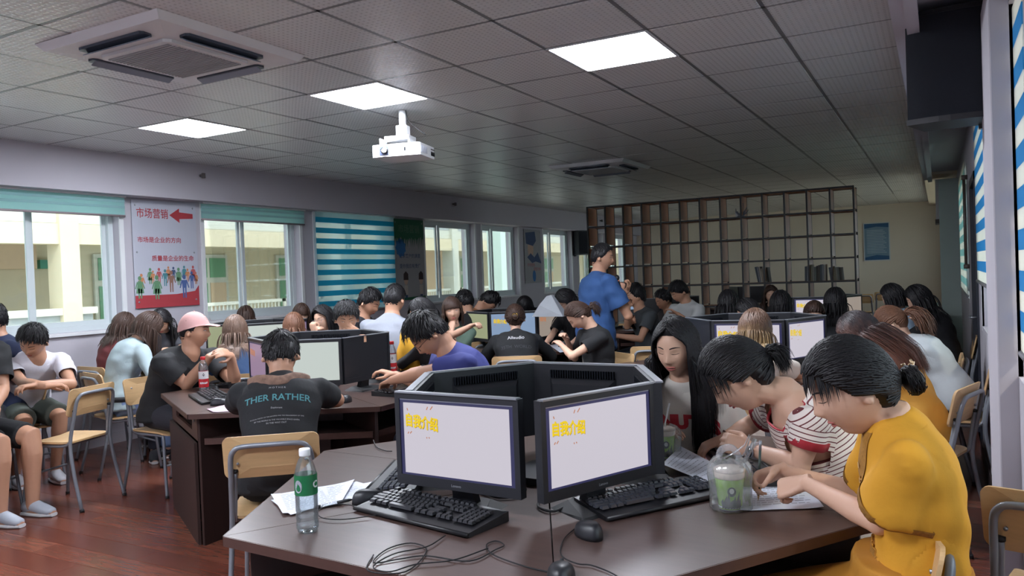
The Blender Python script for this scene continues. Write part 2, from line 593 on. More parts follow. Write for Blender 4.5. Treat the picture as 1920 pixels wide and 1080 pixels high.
# thin T-grid bars
gb = MB()
for i in range(-8, 4):
    x = GX0 + TS * i
    if XL + .2 < x < 0.3: gb.box(x - .010, x + .010, YF, YB, ZC + .002, ZC + .012)
for j in range(-8, 27):
    y = GY0 + TS * j
    if y > YF: gb.box(XL, 0.3, y - .010, y + .010, ZC + .002, ZC + .012)
gb.build('ceiling_grid', GRIDM, ceil_o, kind='stuff')

# light panels
LED = mat('led_diffuser', (250, 250, 255), 0.5, var=0, emit=(238, 244, 255), es=PANEL_EMIT)
lamp_l = ['lit square ceiling light panel nearest the loudspeaker', 'lit square ceiling light panel right above the projector', 'lit square ceiling light panel nearest the left windows']
for (x, y), lb in zip(LIGHTS, lamp_l):
    r = empty('ceiling_light', (x, y, ZC), lb, 'ceiling light', 'lit ceiling light panels')
    MB().box(-.298, .298, -.298, -.284, -.004, .03).box(-.298, .298, .284, .298, -.004, .03).box(-.298, -.284, -.284, .284, -.004, .03).box(.284, .298, -.284, .284, -.004, .03).build('light_frame', WHITE, r)
    MB().box(-.284, .284, -.284, .284, .004, .02).build('diffuser', LED, r)

# ceiling cassette air conditioners
def cassette(x, y, lb):
    r = empty('air_conditioner', (x, y, ZC), lb, 'air conditioner', 'ceiling cassette air conditioners')
    pl = MB(); h = .475; ih = .30
    pl.add([(-h, -h, 0), (h, -h, 0), (h, h, 0), (-h, h, 0), (-h + .03, -h + .03, -.035), (h - .03, -h + .03, -.035), (h - .03, h - .03, -.035), (-h + .03, h - .03, -.035),
            (-ih, -ih, -.045), (ih, -ih, -.045), (ih, ih, -.045), (-ih, ih, -.045)],
           [(0, 4, 5, 1), (1, 5, 6, 2), (2, 6, 7, 3), (3, 7, 4, 0), (4, 8, 9, 5), (5, 9, 10, 6), (6, 10, 11, 7), (7, 11, 8, 4), (11, 10, 9, 8)])
    pl.build('face_panel', WHITE, r)
    MB().box(-.27, .27, -.27, .27, -.062, -.046, bev=.03).build('intake_grille_frame', WHITE, r)
    g = MB()
    for k in range(22):
        g.box(-.235, .235, -.235 + k * .0214, -.235 + k * .0214 + .012, -.068, -.062)
    g.build('intake_grille', mat('ac_grille', (150, 150, 152), .5), r)
    for k in range(4):
        M = Matrix.Rotation(k * math.pi / 2, 4, 'Z')
        MB().box(-.25, .25, .325, .395, -.052, -.036, bev=.015).move(M).build('air_outlet', mat('ac_slot', (52, 60, 74), .4), r)
        MB().add([(-.24, .335, -.054), (.24, .335, -.054), (.24, .372, -.074), (-.24, .372, -.074), (-.24, .335, -.050), (.24, .335, -.050), (.24, .372, -.069), (-.24, .372, -.069)],
                 [(0, 1, 2, 3), (7, 6, 5, 4), (0, 4, 5, 1), (1, 5, 6, 2), (2, 6, 7, 3), (3, 7, 4, 0)]).move(M).build('louvre', mat('ac_louvre', (120, 128, 142), .4), r)
for x, y in ((-1.63, .13), (-3.43, .13), (-5.23, .13)):  # row of panels added out of view to brighten the room
    r = empty('ceiling_light', (x, y, ZC), 'added ceiling light panel, out of view above and behind the camera, brightening the room', 'ceiling light', 'lit ceiling light panels')
    MB().box(-.298, .298, -.298, .298, .0, .03).build('light_frame', WHITE, r)
    MB().box(-.284, .284, -.284, .284, -.004, .02).build('diffuser', LED, r)
cassette(-3.56, 2.86, 'white ceiling cassette air conditioner nearest the camera, at upper left')
cassette(-3.56, 8.86, 'white ceiling cassette air conditioner farther back, beyond the projector')


# projector hanging from the ceiling
pj = empty('projector', (-2.70, 3.79, 2.60), 'white video projector hanging from the ceiling on a pole', 'projector')
pj.location = (-3.52, 4.82, 2.722)
# body frame: lens side faces the camera side (-y, slightly to the left)
ang = math.radians(14)
MR = Matrix.Rotation(ang, 4, 'Z')
def pjb(mb, name, m, **k):
    return mb.move(MR @ Matrix.Diagonal((1.22, 1.22, .40 if name in ('pole', 'cable') else 1.0, 1)) @ Matrix.Translation((0, 0, 0 if name in ('pole', 'cable') else .20))).build(name, m, pj, **k)
pjb(MB().box(-.155, .155, -.13, .13, -.565, -.475, bev=.012), 'housing', WHITE)
pjb(MB().tube([(0, 0, 0.0), (0, 0, -.33)], .022, 16), 'pole', WHITE, smooth=True)
pjb(MB().box(-.035, .035, -.035, .035, -.40, -.32, bev=.006), 'pole_bracket', WHITE)
pjb(MB().box(-.10, .06, -.06, .06, -.43, -.40).box(-.12, -.11, -.09, .0, -.475, -.42).box(.05, .06, -.05, .05, -.475, -.40).tube([(-.11, -.09, -.45), (-.02, -.03, -.425)], .006, 6), 'mounting_arm', WHITE)
pjb(MB().box(-.105, -.045, -.134, -.128, -.553, -.488, bev=.002), 'lens_recess', mat('lens_recess', (70, 78, 104), .3))
pjb(MB().tube([(-.066, -.129, -.522), (-.066, -.150, -.522)], .024, 20), 'lens', BLACKG, smooth=True)
pjb(MB().tube([(-.066, -.1505, -.522), (-.066, -.153, -.522)], .015, 16), 'lens_glass', mat('lit_lens', (240, 240, 255), .2, var=0, emit=(255, 250, 240), es=14), smooth=True)
pjb(MB().tube([(.06, -.1305, -.505), (.06, -.1305, -.53)], .006, 8), 'infrared_window', BLACKG)
pjb(MB().tube([(-.13, -.129, -.525), (-.13, -.132, -.525)], .013, 16), 'vent_dot', mat('pale_grey', (176, 180, 190), .5))
g = MB()
for k in range(9):
    g.box(.1545, .1575, -.11 + k * .012, -.104 + k * .012, -.545, -.495)
pjb(g, 'side_vent', mat('pale_grey', (176, 180, 190), .5))
pjb(MB().box(.1545, .158, .06, .12, -.545, -.515).box(.1545, .158, .06, .12, -.50, -.494), 'port_cover', BLACKM)
pjb(MB().tube(bez([(.02, 0, -.01), (.03, .01, -.18), (.07, .03, -.32), (.13, .05, -.47)], 14), .006, 6), 'cable', BLACKR, smooth=True)
pj['label'] = 'white video projector with lit lens hanging on a pole from the ceiling'

# wall speakers
CLOTHB = mat('speaker_cloth', (26, 30, 38), 0.9, var=0.1, scale=60, bump=.2, bscale=300)
def speaker(loc, rz, w, d, h, lb, bracket_dir):
    r = empty('loudspeaker', loc, lb, 'loudspeaker', None, rz)
    pts = []
    n = 9
    for k in range(n):
        a = -1 + 2 * k / (n - 1)
        pts.append((a * w / 2, -d / 2 - .02 * (1 - a * a)))
    pts += [(w / 2 * .72, d / 2), (-w / 2 * .72, d / 2)]
    MB().prism(pts, .025, h - .02).build('grille', CLOTHB, r)
    pts2 = [(x * 1.03, y * 1.02) for x, y in pts]
    MB().prism(pts2, 0, .025).build('end_cap', BLACKM, r)
    MB().prism(pts2, h - .02, h).build('end_cap', BLACKM, r)
    b = MB()
    bx, by = bracket_dir
    for z in (.02, h - .05):
        b.tube([(0, 0, z), (bx, by, z)], .012, 8)
    b.box(bx - .02, bx + .02, by - .02, by + .02, -.02, h + .02)
    b.build('bracket', BLACKM, r)
    r_ = MB().tube(bez([(bx * .3, by * .3 + .05, h * .9), (bx * .7, by * .5, h * .8), (bx * .85, by * .8, h * .45), (bx * .4, by * .5, h * .35)], 16), .005, 6).build('cable', BLACKR, r, True)
    return r
speaker((0.070, 4.12, 2.06), math.radians(-4), .34, .24, .50, 'large black loudspeaker on a wall bracket beside the blue striped blind', (.12, .10))
speaker((-6.72, 15.45, 1.82), math.radians(60), .30, .26, .52, 'small black loudspeaker on the far window wall near the open shelving', (-.05, .16))

# ------------------------------------------------------------------ left windows
def window(n, y0, y1, mull, xw=XL, sgn=-1, z0=WZ0, z1=WZ1):
    xm = xw + sgn * 0.13
    o = MB().box(xm - .04, xm + .04, y0, y0 + .05, z0, z1).box(xm - .04, xm + .04, y1 - .05, y1, z0, z1).box(xm - .04, xm + .04, y0 + .05, y1 - .05, z0, z0 + .05).box(xm - .04, xm + .04, y0 + .05, y1 - .05, z1 - .05, z1).build('window_%d' % n, ALU)
    o['kind'] = 'structure'
    ys = [y0 + .05] + mull + [y1 - .05]
    for k in range(len(ys) - 1):
        a, b = ys[k], ys[k + 1]
        dx = .014 if k % 2 else -.014
        MB().box(xm + dx - .012, xm + dx + .012, a, a + .038, z0 + .05, z1 - .05).box(xm + dx - .012, xm + dx + .012, b - .038, b, z0 + .05, z1 - .05).box(xm + dx - .012, xm + dx + .012, a + .038, b - .038, z0 + .05, z0 + .095).box(xm + dx - .012, xm + dx + .012, a + .038, b - .038, z1 - .09, z1 - .05).build('sash', ALU, o)
        MB().box(xm + dx - .002, xm + dx + .002, a + .038, b - .038, z0 + .095, z1 - .09).build('pane', GLASS, o)
    MB().box(min(xw + .03, xw + sgn * .26), max(xw + .03, xw + sgn * .26) if sgn > 0 else xw + .03, y0 - .02, y1 + .02, z0 - .03, z0 - .002).build('sill', WHITE, o)
    MB().box(xw - .002, xw + .012, y0 - .045, y0, z0 - .03, z1 + .005).box(xw - .002, xw + .012, y1, y1 + .045, z0 - .03, z1 + .005).build('casing', WHITE, o)
    return o
for n, (a, b) in enumerate(LW):
    mm = {0: [3.05, 4.02], 1: [6.40], 2: [8.27], 3: [10.42], 4: [12.12], 5: [14.5], 6: [16.4], 7: [18.1]}[n]
    window(n + 1, a, b, mm)

# blinds: alternating opaque and sheer bands
def fabric(name, col, t, warm=0.0):
    m, nt, b = nodes_of(name)
    N, L = nt.nodes, nt.links
    b.inputs['Base Color'].default_value = srgb(*col)
    b.inputs['Roughness'].default_value = .9
    tl = N.new('ShaderNodeBsdfTranslucent'); tl.inputs[0].default_value = srgb(*col)
    m1 = N.new('ShaderNodeMixShader'); m1.inputs[0].default_value = .5
    L.new(b.outputs[0], m1.inputs[1]); L.new(tl.outputs[0], m1.inputs[2])
    tr = N.new('ShaderNodeBsdfTransparent')
    m2 = N.new('ShaderNodeMixShader'); m2.inputs[0].default_value = t
    L.new(m1.outputs[0], m2.inputs[1]); L.new(tr.outputs[0], m2.inputs[2])
    L.new(m2.outputs[0], N['Material Output'].inputs['Surface'])
    MATS[name] = m
    return m
BL_OP = fabric('blind_band_turquoise', (48, 176, 206), .04)
BL_SH = fabric('blind_sheer', (188, 220, 224), .50)
BL_MIX = fabric('blind_raised_mint', (172, 214, 212), .12)
BL_B2 = fabric('blind_band_blue', (64, 158, 208), .05)
BL_S2 = fabric('blind_sheer_bright', (236, 236, 226), .35)
def raised_blind(y0, y1, zb, lb, x=XL + .06):
    r = empty('roller_blind', (x, (y0 + y1) / 2, WZ1), lb, 'window blind', 'turquoise roller blinds')
    h = (y1 - y0) / 2
    MB().box(-.004, .000, -h, h, zb - WZ1, 0).build('blind_fabric', BL_MIX, r)
    for k, z in enumerate((-.045, -.10)):
        MB().box(.001, .004, -h, h, z - .012, z + .012).build('sheer_band', BL_SH, r)
    MB().tube([(0, -h, zb - WZ1 - .01), (0, h, zb - WZ1 - .01)], .011, 8).build('bottom_bar', mat('bar_mauve', (150, 136, 140), .4), r, True)
    MB().box(-.03, .03, -h, h, -.01, .02).build('head_rail', WHITE, r)
raised_blind(2.1, 4.83, 2.165, 'half raised turquoise roller blind on the window nearest the camera')
raised_blind(5.72, 7.25, 2.175, 'half raised turquoise roller blind just right of the red lettered poster')
r = empty('zebra_blind', (XL + .06, 8.25, WZ1), 'lowered turquoise and white banded blind between two raised windows', 'window blind')
zt, zb = 0.0, 1.07 - WZ1
h = .80
nb = 19
bh = (zt - zb) / nb
for k in range(nb):
    z1 = zt - k * bh
    MB().box(-.003, .001, -h, h, z1 - bh, z1).build('opaque_band' if k % 2 else 'sheer_band', BL_OP if k % 2 else BL_SH, r)
MB().tube([(0, -h, zb - .01), (0, h, zb - .01)], .012, 8).build('bottom_bar', ALU, r, True)
MB().box(-.03, .03, -h, h, -.0, .02).build('head_rail', WHITE, r)
def zebra_right(y0, y1, z0, z1, x, n, lb, op, sh):
    r = empty('zebra_blind', (x, (y0 + y1) / 2, z1), lb, 'window blind')
    hh = (y1 - y0) / 2; b = (z1 - z0) / n
    for k in range(n):
        za = -k * b
        MB().box(-.001, .003, -hh, hh, za - b, za).build('opaque_band' if k % 2 else 'sheer_band', op if k % 2 else sh, r)
    MB().tube([(0, -hh, z0 - z1 - .012), (0, hh, z0 - z1 - .012)], .012, 8).build('bottom_bar', SILVER, r, True)
zebra_right(4.40, 6.25, 1.30, 2.36, XR - .02, 17, 'blue and white banded blind between the dark door and the near column', BL_B2, BL_S2)
zebra_right(8.5, 11.1, 1.1, 2.36, XR - .02, 17, 'greenish banded blind beyond the dark door on the right wall', BL_MIX, BL_S2)
zebra_right(3.09, 3.44, 1.1, 2.36, XR + .01, 17, 'narrow blue banded blind at the right edge beside the near column', BL_B2, BL_S2)
for n, (a, b, z0, z1) in enumerate(RW + [(0.6, 2.8, 1.0, 2.34)]):
    window(20 + n, a, b, [(a + b) / 2], xw=XR if n < 3 else .62, sgn=1, z0=z0, z1=z1)  # the farthest one fills the added, unseen daylight opening
rr = tag(MB().tube([(XR - .03, 8.35, 2.2), (XR - .03, 8.35, 1.35)], .013, 8).box(XR - .05, XR, 8.32, 8.38, 2.17, 2.21).box(XR - .05, XR, 8.32, 8.38, 1.35, 1.39).build('pull_rod', mat('bronze_rod', (84, 76, 70), .4), None, True), 'dark vertical rod on the right wall beside the door', 'rod')
# duct box on the far right
r = empty('duct_box', (0.07, 12.6, 1.95), 'white wall unit hanging at the far end above the doorway side', 'wall unit')
MB().box(-.09, .1, 0, .5, .06, .62, bev=.01).build('housing', WHITE, r)
MB().box(-.10, .1, -.01, .5, 0, .06).build('base_tray', mat('brown_grey', (96, 90, 86), .6), r)

# ------------------------------------------------------------------ posters
RED = mat('poster_red', (164, 56, 64), .7, var=.04)
POST = mat('poster_white', (178, 180, 192), .6, var=.03)
def poster_on_left(y0, y1, z0, z1, lb, m=POST):
    r = empty('wall_poster', (XL + .012, (y0 + y1) / 2, (z0 + z1) / 2), lb, 'poster')
    hy, hz = (y1 - y0) / 2, (z1 - z0) / 2
    MB().box(0, .006, -hy, hy, -hz, hz).build('board', m, r)
    for sy in (-1, 1):
        for z in (-hz + .06, 0.02, hz - .05):
            mesh_obj('fixing_screw', *ellipsoid((.008, sy * (hy - .04), z), (.004, .01, .01), None, 8, 5), SILVER, r, True)
    return r, hy, hz
def ptext(r, s, size, y, z, m, bold=0.0, name='lettering', wy=None):
    V, Fc = text_geo(s, size, 0.0, 'CENTER', bold)
    if not len(V): return
    if wy:
        sc = wy / (V[:, 0].max() - V[:, 0].min()); V[:, 0] = (V[:, 0] - (V[:, 0].max() + V[:, 0].min()) / 2) * sc
    W = np.stack([np.full(len(V), .008), V[:, 0] + y, V[:, 1] + z], 1)
    mesh_obj(name, W, Fc, m, r)
def flat(r, poly, m, name, x=.0075):
    mesh_obj(name, [(x, a, b) for a, b in poly], [tuple(range(len(poly)))], m, r)
def disc(cy, cz, ry, rz, n=14):
    return [(cy + ry * math.cos(2 * math.pi * k / n), cz + rz * math.sin(2 * math.pi * k / n)) for k in range(n)]
def pictogram(r, cy, cz, s, m, dress=False, x=.0078):
    """simple coloured figure: head, body, arms, legs"""
    V = []; Fc = []
    def add(poly):
        b = len(V); V.extend([(x, a, c) for a, c in poly]); Fc.append(tuple(range(b, b + len(poly))))
    add(disc(cy, cz + s * .42, s * .09, s * .10, 12))
    if dress:
        add([(cy - s * .09, cz + .30 * s), (cy - s * .2, cz - .25 * s), (cy + s * .2, cz - .25 * s), (cy + s * .09, cz + .30 * s)])
    else:
        add([(cy - s * .13, cz + .29 * s), (cy - s * .10, cz - .05 * s), (cy + s * .10, cz - .05 * s), (cy + s * .13, cz + .29 * s)])
    for q in (-1, 1):
        add([(cy + q * s * .14, cz + .29 * s), (cy + q * s * .25, cz - .04 * s), (cy + q * s * .20, cz - .06 * s), (cy + q * s * .10, cz + .22 * s)])
        add([(cy + q * s * .02, cz - .04 * s), (cy + q * s * .10, cz - .04 * s), (cy + q * s * .09, cz - .48 * s), (cy + q * s * .03, cz - .48 * s)])
    mesh_obj('printed_figure', V, Fc, m, r)
r, hy, hz = poster_on_left(4.93, 5.68, 1.26, 2.325, 'white poster with red Chinese lettering, arrow and coloured figures')
ptext(r, '市场营销', .105, -.145, .40, RED, .001, 'heading', .36)
ptext(r, '市场是企业的方向', .06, -.075, .14, RED, .0009, 'lettering', .50)
ptext(r, '质量是企业的生命', .06, .075, -.045, RED, .0009, 'lettering', .50)
flat(r, [(.05, .40), (.17, .475), (.17, .435), (.335, .425), (.335, .375), (.17, .365), (.17, .325)], RED, 'arrow')
flat(r, [(-hy, -hz), (hy, -hz), (hy, -hz + .21), (hy - .05, -hz + .15), (.1, -hz + .125), (-hy, -hz + .125)], RED, 'red_band')
pcs = {k: mat('print_' + k, c, .7, var=.04) for k, c in dict(green=(92, 134, 100), blue=(70, 92, 142), brown=(136, 100, 86), teal=(70, 128, 136), orange=(186, 124, 84), rose=(170, 84, 84), dark=(58, 76, 110)).items()}
for cy, cz, s, k, dr, xx in [(-.30, -.28, .17, 'orange', 0, .0076), (-.33, -.33, .22, 'green', 1, .0079), (-.2, -.22, .16, 'green', 1, .0075), (-.17, -.23, .13, 'orange', 0, .0077), (-.10, -.22, .16, 'rose', 0, .0075),
                       (-.03, -.24, .17, 'teal', 0, .0076), (.01, -.19, .13, 'orange', 1, .0074), (.07, -.20, .14, 'dark', 0, .0075), (.13, -.23, .18, 'green', 1, .0077), (.2, -.19, .14, 'teal', 1, .0075),
                       (.24, -.22, .14, 'orange', 0, .0076), (.31, -.20, .16, 'rose', 1, .0075), (.29, -.27, .18, 'blue', 0, .0077), (.04, -.28, .22, 'brown', 0, .008), (-.13, -.335, .24, 'green', 1, .0082), (.195, -.335, .24, 'blue', 0, .0082), (.35, -.25, .13, 'orange', 1, .0073)]:
    if cy + .24 * s > hy: cy = hy - .25 * s
    if cy - .24 * s < -hy: cy = -hy + .25 * s
    pictogram(r, cy, cz, s, pcs[k], dr, xx)
POST2 = mat('poster_greyed', (150, 150, 152), .6, var=.03)
r, hy, hz = poster_on_left(9.10, 9.84, 1.14, 2.33, 'grey poster with green paint drips, blue splash and two figures', POST2)
GRN = mat('print_drip_green', (34, 92, 66), .6)
pts = [(-hy, hz), (hy, hz)]
rr_ = random.Random(3)
yy = hy
while yy > -hy + .02:
    pts.append((yy, hz - .26 - rr_.random() * .05)); pts.append((yy - .015, hz - .34 - rr_.random() * .12)); pts.append((yy - .03, hz - .26 - rr_.random() * .05)); yy -= .045
pts.append((-hy, hz - .28))
flat(r, pts[::-1], GRN, 'green_drips')
flat(r, [(-.22 + (.11 + .02 * (k % 2)) * math.cos(k * .35), hz - .42 + (.12 + .03 * (k % 2)) * math.sin(k * .35)) for k in range(18)], mat('print_splash_blue', (44, 104, 160), .6), 'blue_splash')
ptext(r, '市场营销', .13, 0, hz - .15, mat('print_dull', (86, 116, 100), .7), .001, 'heading', .52)
INKD = mat('print_dark', (60, 60, 64), .7)
ptext(r, '追求客户的满意', .07, 0, .05, INKD, .0006, 'lettering', .52)
ptext(r, '是你我应有责任', .07, 0, -.1, INKD, .0006, 'lettering', .52)
for q, cy in ((0, -.12), (1, .26)):
    cz = -.30
    flat(r, disc(cy, cz, .05, .075), mat('print_skin', (190, 160, 140), .7), 'printed_face')
    flat(r, [(cy - .06, cz), (cy + .06, cz), (cy + .055, cz + .09), (cy, cz + .13), (cy - .055, cz + .09)], mat('print_hair', (56, 44, 44), .7), 'printed_hair', .0085)
    flat(r, [(cy - .045, cz - .08), (cy + .045, cz - .08), (cy + .04, cz - .22), (cy - .04, cz - .22)], mat('print_shirt', (180, 170, 160), .7), 'printed_shirt')
    flat(r, [(cy - .03, cz - .22), (cy + .03, cz - .22), (cy + .03, cz - .27), (cy - .03, cz - .27)], INKD, 'printed_trousers')
flat(r, [(-hy, -hz), (hy, -hz), (hy, -hz + .05), (-hy, -hz + .03)], GRN, 'green_band')
r, hy, hz = poster_on_left(13.14, 13.84, 1.28, 2.31, 'faded grey poster with dark plant picture between far windows', POST2)
flat(r, [(-.3, .45), (.1, .48), (.14, .3), (0, .2), (-.28, .24)], INKD, 'dark_cap_print')
flat(r, disc(-.1, .13, .12, .16), mat('print_skin', (190, 160, 140), .7), 'printed_face', .0073)
flat(r, [(-.25, -.02), (-.1, .06), (.05, -.02), (.2, .08), (.32, -.1), (.3, .02), (.34, -.14), (.1, -.1), (-.05, -.13)], INKD, 'leaf_print')
ptext(r, '市场营销', .07, -.1, -.17, mat('print_rose', (160, 110, 110), .7), 0, 'lettering', .3)
ptext(r, '诚信为本', .07, .15, -.25, mat('print_rose', (160, 110, 110), .7), 0, 'lettering', .3)
flat(r, disc(.02, -.38, .07, .11), mat('print_splash_blue', (44, 104, 160), .6), 'blue_print')
# notice on the back wall
r = empty('wall_notice', (-1.22, YB - .015, 1.89), 'framed blue notice on the back wall right of the shelving', 'notice')
MB().box(-.27, .27, -.012, 0, -.43, .43).build('frame', ALU, r)
mesh_obj('notice_sheet', [(-.25, -.014, -.41), (.25, -.014, -.41), (.25, -.014, .41), (-.25, -.014, .41)], [(0, 1, 2, 3)], mat('notice_blue', (112, 140, 158), .6), r)
mesh_obj('blue_header', [(-.25, -.0145, .30), (.0, -.0145, .34), (.25, -.0145, .31), (.25, -.0145, .41), (-.25, -.0145, .41)], [(0, 1, 2, 3, 4)], mat('notice_dark_blue', (44, 88, 128), .6), r)
mesh_obj('blue_footer', [(-.25, -.0145, -.41), (.25, -.0145, -.41), (.25, -.0145, -.33), (.0, -.0145, -.30), (-.25, -.0145, -.35)], [(0, 1, 2, 3, 4)], mat('notice_dark_blue', (44, 88, 128), .6), r)
lm = MB()
for k in range(15):
    lm.add([(-.2, -.0145, .25 - k * .036), (.17 + .03 * (k % 3 - 1), -.0145, .25 - k * .036), (.17 + .03 * (k % 3 - 1), -.0145, .262 - k * .036), (-.2, -.0145, .262 - k * .036)], [(0, 1, 2, 3)])
lm.build('text_lines', mat('notice_pale', (170, 186, 196), .6), r, kind='stuff')
# sprinkler heads / little brackets on the beam
for px, py, Y in ((358, 327, 5.6), (805, 376, 10.4), (1210, 372, 16.5)):
    p = (-6.69, Y, 2.60)
    r = empty('wall_sprinkler', p, 'small grey sprinkler head on the beam, ' + {5.6: 'above the red lettered poster', 10.4: 'above the open windows in the middle', 16.5: 'beyond the open shelving'}[Y], 'sprinkler')
    MB().tube([(0, 0, 0), (.05, 0, 0)], .014, 8).build('pipe', mat('brass_dull', (96, 90, 88), .4), r, True)
    MB().tube([(.05, 0, -.03), (.05, 0, .02)], .02, 8).build('head_cap', mat('brass_dull', (96, 90, 88), .4), r, True)

# ------------------------------------------------------------------ outside, across the courtyard
CREAM = mat('facade_cream', (214, 202, 174), .9, var=.06, scale=1.5)
PEACH = mat('facade_peach', (216, 188, 158), .9, var=.06)
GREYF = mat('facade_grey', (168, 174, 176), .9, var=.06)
PALE = mat('facade_white', (206, 206, 194), .9, var=.05)
GDOOR = mat('green_door_glass', (96, 150, 110), .4, var=.1)
bo = empty('courtyard_building', (-16, 14, -3), 'sunlit cream school building with walkways across the courtyard', 'building')
o = MB().box(-18.5, -18.2, -4, 60, -3, 8).build('facade_wall', CREAM, bo, world=True)
for zf in (-.35, 3.15):
    MB().box(-18.2, -15.62, -4, 60, zf - .30, zf).build('walkway_slab', PALE, bo, world=True)
MB().box(-15.80, -15.64, -4, 10.2, -.60, 0.98).build('parapet', GREYF, bo, world=True)
MB().box(-15.88, -15.54, -4, 10.25, .98, 1.12).build('parapet_cap', PALE, bo, world=True)
MB().box(-15.80, -15.64, -4, 60, 3.16, 4.4).build('upper_parapet', GREYF, bo, world=True)
MB().box(-15.86, -15.56, -4, 60, 2.42, 2.84).build('beam', CREAM, bo, world=True)
MB().box(-18.19, -17.9, -4, 10.4, 2.0, 2.84).build('inner_beam', PEACH, bo, world=True)
MB().box(-18.15, -18.05, -4, 9.4, -.34, 2.0).build('grey_wall_panel', GREYF, bo, world=True)  # grey panel over the cream wall behind the walkway
MB().box(-15.86, -15.0, 10.6, 11.1, -3, .96).box(-15.86, -15.0, 10.6, 11.1, .97, 6).build('stained_pier', PALE, bo, world=True)
for y in (9.5, 11.4, 17.5, 24, 31, 38, 46):
    MB().box(-15.98, -15.52, y, y + .4, -3, 6).build('column', CREAM if y in (9.5, 11.4) else PALE, bo, world=True)
for y in (11.9, 14.6, 17.9, 20.5, 23.5, 28.5, 33, 36.5, 42):
    dd = MB().box(-18.19, -18.12, y, y + 1.4, -.34, 2.35).build('classroom_door', PALE, bo, world=True)
    MB().box(-18.115, -18.10, y + .1, y + .65, -.2, 1.55).build('glass', GDOOR, dd, world=True)
    MB().box(-18.115, -18.10, y + .75, y + 1.3, -.2, 1.55).build('glass', PEACH, dd, world=True)
    MB().box(-18.115, -18.10, y + .1, y + .65, 1.7, 2.25).build('transom', GDOOR, dd, world=True)
    MB().box(-18.115, -18.10, y + .75, y + 1.3, 1.7, 2.25).build('transom', GDOOR, dd, world=True)
for zf in (-.35,):
    for y0 in np.arange(11.2, 58, 1.5):
        rl = MB()
        rl.box(-15.72, -15.66, y0, y0 + 1.42, zf + 1.32, zf + 1.40).box(-15.72, -15.66, y0, y0 + 1.42, zf + .12, zf + .18).box(-15.72, -15.66, y0, y0 + .07, zf, zf + 1.4)
        for k in range(11):
            rl.box(-15.705, -15.675, y0 + .1 + k * .12, y0 + .1 + k * .12 + .03, zf + .12, zf + 1.35)
        rl.build('railing', PALE, bo, world=True)
MB().box(-12.6, -12.1, 21.5, 22.9, -3, 6).build('pale_pier', mat('pier_mint', (206, 224, 214), .9, var=.05), bo, world=True)
MB().box(-12.6, -12.1, 30, 31.4, -3, 6).build('pale_pier', mat('pier_mint', (206, 224, 214), .9, var=.05), bo, world=True)
MB().box(-12.3, -12.05, 37.0, 37.5, -3, 6).build('green_pipe', mat('pipe_green', (150, 200, 90), .7), bo, world=True)
MB().box(-18.18, -18.05, 25.5, 27.9, -3, 6).build('peach_panel', PEACH, bo, world=True)
V, Fc = text_geo('3', .2, .0)
sg = mesh_obj('red_sign', [(-18.0, 9.0 + .15 * math.cos(k * math.pi / 12), 1.96 + .15 * math.sin(k * math.pi / 12)) for k in range(24)], [tuple(range(24))], mat('sign_red', (150, 48, 44), .7), bo, world=True)
mesh_obj('sign_number', np.stack([np.full(len(V), -17.98), V[:, 0] * 1.15 + 9.0, V[:, 1] * 1.15 + 1.96], 1), Fc, WHITE, sg, world=True)
MB().box(-18.1, -17.95, 10.5, 10.9, 2.0, 2.2).build('exit_sign', mat('exit_green', (70, 140, 120), .6), bo, world=True)
MB().box(-15.98, -15.4, 11.12, 11.38, .9, 2.1).build('wall_box', mat('cabinet_blue', (150, 170, 180), .6), bo, world=True)
tag(MB().box(-15.5, XL - .3, -6, 60, -3.2, -3.0).build('courtyard_ground', mat('courtyard_paving', (196, 186, 164), .9)), kind='structure')
tag(MB().box(1.4, 30, -8, 40, -3.2, -3.0).build('side_ground', mat('courtyard_paving', (196, 186, 164), .9)), kind='structure')

# ------------------------------------------------------------------ open shelving at the back
SHX0, SHX1, SHY, SHD = -4.88, -0.99, 11.5, 0.40
WOODB = mat('shelf_wood', (176, 116, 78), 0.5, var=.25, scale=6, stretch=(6, 6, 1))
SFR = mat('shelf_black_steel', (30, 28, 30), 0.45)
sh = empty('open_shelving', ((SHX0 + SHX1) / 2, SHY, 0), 'tall open room divider of black frames and wooden boards', 'shelving')
NC = 13
CW = (SHX1 - SHX0) / NC
RZ = [2.485 - .32 * k for k in range(8)]
for k in range(NC + 1):
    x = SHX0 + k * CW
    MB().box(x - .011, x + .011, SHY, SHY + .022, 0, 2.485).box(x - .011, x + .011, SHY + SHD - .022, SHY + SHD, 0, 2.485).build('post', SFR, sh, world=True)
for z in RZ:
    MB().box(SHX0, SHX1, SHY - .001, SHY + .021, z - .022, z).box(SHX0, SHX1, SHY + SHD - .021, SHY + SHD + .001, z - .022, z).build('rail', SFR, sh, world=True)
    MB().box(SHX0 + .012, SHX1 - .012, SHY + .022, SHY + SHD - .022, z - .018, z - .002).build('shelf_board', WOODB, sh, world=True)
bmsh = None
for k in range(NC + 1):
    x = SHX0 + k * CW
    for j in range(7):
        if bmsh is None:
            o_ = MB().box(-.008, .008, .023, SHD - .023, -.30, -.022).build('upright_board', WOODB, sh)
            bmsh = o_.data
        else:
            o_ = bpy.data.objects.new('upright_board', bmsh); link(o_, sh)
        o_.location = (x - (SHX0 + SHX1) / 2, 0, RZ[j])
def shelf_pos(px, row):
    z = RZ[row]
    P = ony(px, 480, SHY + .12)
    return P[0], SHY + .12, z
bookc = [(150, 148, 140), (96, 92, 84), (176, 172, 160), (120, 124, 120), (88, 96, 104), (160, 150, 130), (70, 66, 62), (136, 140, 146)]
